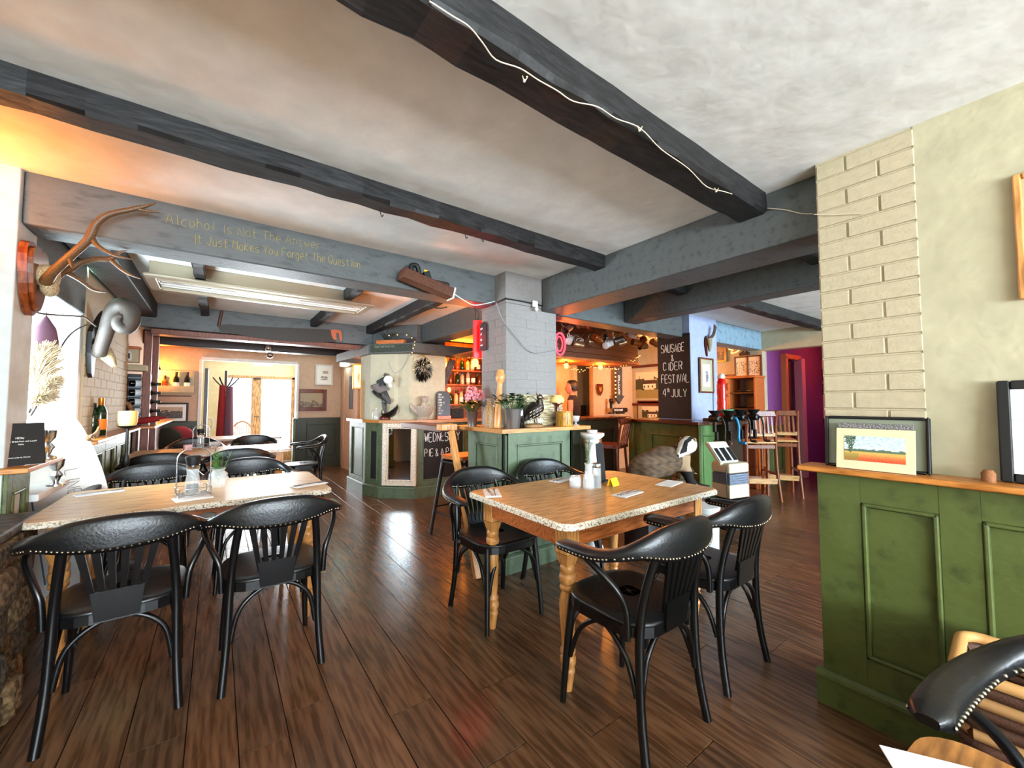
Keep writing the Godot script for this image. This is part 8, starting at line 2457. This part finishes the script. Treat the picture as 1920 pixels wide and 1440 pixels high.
func high_stool(at: Vector3, yaw: float, label: String) -> void:
	var o := thing("high_stool", label, "stool", at, yaw, "high slat-backed stools")
	for s in [-1, 1]:
		part("leg", MB.new().tube(curve(V3([s * 0.20, 0, 0.24, s * 0.185, 0.4, 0.19, s * 0.18, 0.75, 0.18, s * 0.175, 1.0, 0.2, s * 0.17, 1.17, 0.24]), 4), 0.021, 6), M.stool_wood, o)
		part("leg", MB.new().tube(V3([s * 0.19, 0, -0.2, s * 0.175, 0.74, -0.17]), 0.02, 6), M.stool_wood, o)
		part("stretcher", MB.new().box(Vector3(s * 0.185, 0.35, 0.0), Vector3(0.02, 0.03, 0.38), 0.004), M.stool_wood, o)
	part("stretcher", MB.new().box(Vector3(0, 0.24, -0.19), Vector3(0.36, 0.035, 0.02), 0.004), M.stool_wood, o)
	part("stretcher", MB.new().box(Vector3(0, 0.26, 0.205), Vector3(0.36, 0.07, 0.02), 0.004), M.pine, o)
	part("seat", MB.new().box(Vector3(0, 0.755, 0), Vector3(0.40, 0.035, 0.40), 0.014), M.pine, o)
	part("back_rail", MB.new().box(Vector3(0, 0.86, 0.195), Vector3(0.34, 0.05, 0.022), 0.005), M.pine, o)
	part("top_rail", MB.new().box(Vector3(0, 1.135, 0.228), Vector3(0.35, 0.075, 0.024), 0.008), M.stool_wood, o)
	part("seat_rail", MB.new().box(Vector3(0, 0.70, 0.18), Vector3(0.34, 0.05, 0.022), 0.005), M.stool_wood, o)
	for k in 6:
		part("slat", MB.new().box(Vector3(-0.125 + k * 0.05, 0.995, 0.212), Vector3(0.025, 0.24, 0.012), 0.003, bs(0, -7)), M.stool_wood, o)

func dark_chair(o: Node3D) -> void:
	part("seat", MB.new().prism(round_rect(0.42, 0.40, 0.08, 4), 0.04, Transform3D(Basis(Vector3(1, 0, 0), Vector3(0, 0, -1), Vector3(0, 1, 0)), Vector3(0, 0.72, 0))), M.mahogany, o)
	for s in [-1, 1]:
		for t in [-1, 1]:
			part("leg", MB.new().tube(V3([s * 0.20, 0, t * 0.19, s * 0.16, 0.71, t * 0.15]), 0.017, 7), M.mahogany, o)
		part("stretcher", MB.new().tube(V3([s * 0.185, 0.25, -0.175, s * 0.185, 0.25, 0.175]), 0.011, 6), M.mahogany, o)
		part("stretcher", MB.new().tube(V3([-0.18, 0.32 , s * 0.172, 0.18, 0.32, s * 0.172]), 0.011, 6), M.mahogany, o)
		part("back_post", MB.new().tube(V3([s * 0.17, 0.73, 0.17, s * 0.19, 1.02, 0.22]), 0.014, 6), M.mahogany, o)
	part("back_rail", MB.new().tube(curve(V3([-0.2, 1.03, 0.21, -0.1, 1.05, 0.25, 0.1, 1.05, 0.25, 0.2, 1.03, 0.21]), 4), 0.03, 8, Vector2(0.6, 1.4)), M.mahogany, o)
	for k in 4:
		part("spindle", MB.new().tube([Vector3(-0.09 + k * 0.06, 0.735, 0.17), Vector3(-0.09 + k * 0.06, 1.03, 0.24)], 0.008, 5), M.mahogany, o)

func accordion() -> void:
	var at := Vector3(3.98, 0, -1.93)
	var st := thing("low_stand", "small dark metal stand under the accordion", "stand", at, -12)
	part("shelf", MB.new().box(Vector3(0, 0.36, 0), Vector3(0.40, 0.02, 0.30), 0.004), M.iron, st)
	for s in [-1, 1]:
		for t in [-1, 1]:
			part("leg", MB.new().tube(V3([s * 0.18, 0, t * 0.13, s * 0.18, 0.36, t * 0.13]), 0.012, 6), M.iron, st)
	part("lower_shelf", MB.new().box(Vector3(0, 0.12, 0), Vector3(0.38, 0.02, 0.28), 0.004), M.iron, st)
	var o := thing("accordion", "old cream and grey piano accordion resting on its end, keyboard upwards", "accordion", at + Vector3(0, 0.37, 0), -12)
	part("bass_case", MB.new().box(Vector3(0.02, 0.075, 0), Vector3(0.27, 0.13, 0.2), 0.012), M.ivory, o)
	var bl := MB.new()
	for k in 9:
		bl.box(Vector3(0.02, 0.147 + k * 0.0105, 0), Vector3(0.262 - (k % 2) * 0.012, 0.0085, 0.196 - (k % 2) * 0.01), 0.002)
	part("bellows", bl, M.blue_grey, o)
	part("treble_case", MB.new().box(Vector3(0.02, 0.29, 0), Vector3(0.28, 0.10, 0.21), 0.02), M.ivory, o)
	part("grille", MB.new().box(Vector3(0.03, 0.075, 0.102), Vector3(0.16, 0.05, 0.004), 0.002).box(Vector3(0.04, 0.30, 0.106), Vector3(0.05, 0.012, 0.005), 0.002), M.paper, o)
	var kb := Transform3D(bs(0, 52, 0), Vector3(-0.03, 0.43, -0.03))
	var kbd := MB.new()
	kbd.xf = kb
	kbd.box(Vector3(0, -0.02, 0), Vector3(0.25, 0.03, 0.25), 0.006)
	part("keyboard_frame", kbd, M.ivory, o)
	for k in 10:
		var w := MB.new()
		w.xf = kb
		w.box(Vector3(-0.108 + k * 0.024, 0.0, 0.0), Vector3(0.0225, 0.012, 0.22), 0.002)
		part("white_key", w, M.paper, o)
	for k in 9:
		if k in [2, 6]:
			continue
		var w2 := MB.new()
		w2.xf = kb
		w2.box(Vector3(-0.096 + k * 0.024, 0.011, 0.03), Vector3(0.013, 0.012, 0.14), 0.002)
		part("black_key", w2, M.black_glossy, o)
	part("strap", MB.new().tube(curve(V3([-0.115, 0.02, 0.07, -0.13, 0.15, 0.08, -0.12, 0.30, 0.07]), 4), 0.010, 6, Vector2(0.4, 1.3)), M.dark_wood, o)
	solo("white_case", MB.new().box(Vector3(0, 0.11, 0), Vector3(0.34, 0.20, 0.24), 0.015), M.pale_case, "pale blue-white case on the lower shelf of the accordion stand", "case", at + Vector3(0, 0.13, 0) - Vector3(0, 0.0, 0), -12)

func badger() -> void:
	var at := Vector3(3.2, 0.0, -2.08)
	var st := thing("display_plinth", "dark low plinth under the stuffed badger, behind the right pine table", "plinth", at, -12)
	part("block", MB.new().box(Vector3(0.0, 0.275, 0), Vector3(0.72, 0.55, 0.30), 0.01), M.dark_wood, st)
	var o := thing("badger", "stuffed badger on a low plinth, striped head turned back, one paw raised on a stone", "badger", at + Vector3(-0.01, 0.55, 0), -10)
	o.scale = Vector3.ONE * 0.86
	# smooth body as a blend of tapered capsules, meshed as surface nets
	var bones := [
		[Vector3(-0.30, 0.20, 0), Vector3(-0.05, 0.25, 0), 0.135, 0.145], [Vector3(-0.05, 0.25, 0), Vector3(0.14, 0.28, 0.02), 0.145, 0.115], [Vector3(0.14, 0.29, 0.02), Vector3(0.20, 0.37, 0.05), 0.10, 0.075],
		[Vector3(-0.32, 0.17, 0.07), Vector3(-0.30, 0.09, 0.10), 0.095, 0.05], [Vector3(-0.30, 0.09, 0.10), Vector3(-0.25, 0.02, 0.11), 0.05, 0.035],
		[Vector3(-0.32, 0.17, -0.07), Vector3(-0.33, 0.08, -0.09), 0.09, 0.05], [Vector3(-0.33, 0.08, -0.09), Vector3(-0.28, 0.02, -0.10), 0.05, 0.035],
		[Vector3(0.14, 0.24, 0.07), Vector3(0.17, 0.13, 0.11), 0.07, 0.045], [Vector3(0.17, 0.13, 0.11), Vector3(0.20, 0.05, 0.12), 0.042, 0.034], [Vector3(0.20, 0.05, 0.12), Vector3(0.235, 0.03, 0.14), 0.033, 0.026],
		[Vector3(0.16, 0.25, -0.03), Vector3(0.26, 0.19, -0.03), 0.065, 0.046], [Vector3(0.26, 0.19, -0.03), Vector3(0.33, 0.13, -0.01), 0.044, 0.034], [Vector3(0.33, 0.13, -0.01), Vector3(0.36, 0.115, 0.01), 0.032, 0.026],
		[Vector3(-0.38, 0.16, 0), Vector3(-0.47, 0.10, 0.0), 0.06, 0.03]]
	var b := net(bones, 0.017, 0.045, func(p: Vector3) -> Color:
		var n := sin(p.x * 37.0 + sin(p.y * 61.0) * 2.0) * sin(p.y * 53.0 + p.z * 41.0 + p.x * 20.0) * 0.5 + 0.5
		var c := Color(0.055, 0.034, 0.02).lerp(Color(0.17, 0.105, 0.058), n)
		if p.y < 0.17 and p.x > 0.1: c = Color(0.012, 0.01, 0.009)
		if p.y < 0.10: c = Color(0.014, 0.011, 0.01)
		if p.x > 0.08 and p.x < 0.24 and p.z > 0.045 and p.y > 0.15 and p.y < 0.31: c = Color(0.40, 0.27, 0.15)
		if p.x > 0.25 and p.y < 0.24: c = Color(0.016, 0.012, 0.011)
		return c)
	part("body", b, M.fur, o)
	# wedge head with striped mask, looking back to the left
	var hx := Transform3D((bs(195, 0, 0) * bs(0, 0, -14)).scaled_local(Vector3.ONE * 1.3), Vector3(0.20, 0.40, 0.075))
	var hb := [[Vector3(-0.04, 0, 0), Vector3(0.03, 0.0, 0), 0.066, 0.058], [Vector3(0.03, 0.0, 0), Vector3(0.10, -0.02, 0), 0.055, 0.034], [Vector3(0.10, -0.02, 0), Vector3(0.145, -0.03, 0), 0.033, 0.021], [Vector3(-0.03, -0.03, 0), Vector3(0.05, -0.035, 0), 0.05, 0.034]]
	var hm := net(hb, 0.008, 0.02, func(p: Vector3) -> Color:
		var az := absf(p.z)
		if p.x > 0.155: return Color(0.03, 0.025, 0.022)
		if p.y < -0.05 and p.x < 0.05: return Color(0.016, 0.013, 0.012)
		if az > 0.018 and az < 0.044 and p.y > -0.018: return Color(0.012, 0.011, 0.011)
		return Color(0.72, 0.68, 0.58))
	var h := part("head", hm, M.fur, o)
	h.transform = hx
	var ey := MB.new()
	for s in [-1, 1]:
		ey.ball(Vector3(0.062, 0.014, s * 0.035), Vector3(0.006, 0.006, 0.006), 7, 5)
	ey.ball(Vector3(0.163, -0.028, 0), Vector3(0.009, 0.01, 0.013), 8, 5)
	var e := part("eyes_and_nose", ey, M.black_glossy, o)
	e.transform = hx
	var ea := MB.new()
	for s in [-1, 1]:
		ea.ball(Vector3(-0.045, 0.038, s * 0.055), Vector3(0.012, 0.018, 0.014), 8, 6)
	var er := part("ears", ea, M.bone, o)
	er.transform = hx
	var cl := MB.new()
	for q in [Vector3(0.235, 0.015, 0.14), Vector3(0.37, 0.10, 0.012)]:
		for k in 5:
			cl.tube([q + Vector3(0.0, 0.006, (k - 2) * 0.010), q + Vector3(0.022, 0.0, (k - 2) * 0.012), q + Vector3(0.036, -0.010, (k - 2) * 0.013)], [0.0055, 0.0045, 0.0015], 6)
	part("claws", cl, M.bone, o)
	var rg := []
	var g := RandomNumberGenerator.new()
	g.seed = 8
	for i in 8:
		var v := float(i) / 7
		var ring := []
		for k in 12:
			var a := TAU * k / 12
			var r := 0.085 * sqrt(maxf(0.03, 1.0 - pow(v * 1.02 - 0.0, 2.5))) + g.randf_range(-0.012, 0.012)
			ring.append(Vector3(cos(a) * r, v * 0.105, sin(a) * r))
		rg.append(ring)
	solo("rough_stone", MB.new().skin(rg, true, true), M.stone[1], "rough pale stone under the badger's raised paw", "stone", at + Vector3(0.297, 0.55, -0.04))

# surface nets round tapered bones joined by a smooth minimum
func net(bones: Array, cell: float, k: float, paint: Callable) -> MB:
	var lo := Vector3.ONE * 9.0
	var hi := -lo
	for b in bones:
		for e in 2:
			var r: float = b[2 + e] + cell * 2.5
			lo = lo.min(b[e] - Vector3.ONE * r)
			hi = hi.max(b[e] + Vector3.ONE * r)
	var n := Vector3i(((hi - lo) / cell).ceil()) + Vector3i.ONE
	var f := PackedFloat32Array()
	f.resize(n.x * n.y * n.z)
	for z in n.z:
		for y in n.y:
			for x in n.x:
				var p := lo + Vector3(x, y, z) * cell
				var d := 9.0
				for b in bones:
					var ab: Vector3 = b[1] - b[0]
					var t := clampf((p - b[0]).dot(ab) / ab.length_squared(), 0.0, 1.0)
					var dd: float = (p - (b[0] + ab * t)).length() - lerpf(b[2], b[3], t)
					var h := clampf(0.5 + 0.5 * (d - dd) / k, 0.0, 1.0)
					d = lerpf(d, dd, h) - k * h * (1.0 - h)
				f[(z * n.y + y) * n.x + x] = d
	var vid := {}
	var vs := []
	var ns := []
	for z in n.z - 1:
		for y in n.y - 1:
			for x in n.x - 1:
				var c := []
				var neg := 0
				for q in 8:
					var val := f[((z + (q >> 2)) * n.y + y + ((q >> 1) & 1)) * n.x + x + (q & 1)]
					c.append(val)
					if val < 0.0: neg += 1
				if neg == 0 or neg == 8:
					continue
				var s := Vector3.ZERO
				var m := 0
				for e in [[0, 1], [2, 3], [4, 5], [6, 7], [0, 2], [1, 3], [4, 6], [5, 7], [0, 4], [1, 5], [2, 6], [3, 7]]:
					var a: float = c[e[0]]
					var bb: float = c[e[1]]
					if (a < 0.0) != (bb < 0.0):
						var t := a / (a - bb)
						var pa := Vector3(e[0] & 1, (e[0] >> 1) & 1, e[0] >> 2)
						var pb := Vector3(e[1] & 1, (e[1] >> 1) & 1, e[1] >> 2)
						s += pa.lerp(pb, t)
						m += 1
				vid[Vector3i(x, y, z)] = vs.size()
				vs.append(lo + (Vector3(x, y, z) + s / m) * cell)
				ns.append(Vector3(c[1] + c[3] + c[5] + c[7] - c[0] - c[2] - c[4] - c[6], c[2] + c[3] + c[6] + c[7] - c[0] - c[1] - c[4] - c[5], c[4] + c[5] + c[6] + c[7] - c[0] - c[1] - c[2] - c[3]).normalized())
	var out := MB.new()
	for z in range(1, n.z - 1):
		for y in range(1, n.y - 1):
			for x in range(1, n.x - 1):
				var a := f[(z * n.y + y) * n.x + x] < 0.0
				for ax in 3:
					var st := Vector3i.ZERO
					st[ax] = 1
					var bb := f[((z + st.z) * n.y + y + st.y) * n.x + x + st.x] < 0.0
					if a == bb:
						continue
					var u := Vector3i.ZERO
					var w := Vector3i.ZERO
					u[(ax + 1) % 3] = 1
					w[(ax + 2) % 3] = 1
					var o := Vector3i(x, y, z)
					var ids := [vid.get(o, -1), vid.get(o - u, -1), vid.get(o - u - w, -1), vid.get(o - w, -1)]
					if ids.min() < 0:
						continue
					out.col = paint.call((vs[ids[0]] + vs[ids[2]]) / 2)
					out.tri(vs[ids[0]], vs[ids[1]], vs[ids[2]], ns[ids[0]], ns[ids[1]], ns[ids[2]])
					out.tri(vs[ids[0]], vs[ids[2]], vs[ids[3]], ns[ids[0]], ns[ids[2]], ns[ids[3]])
	return out
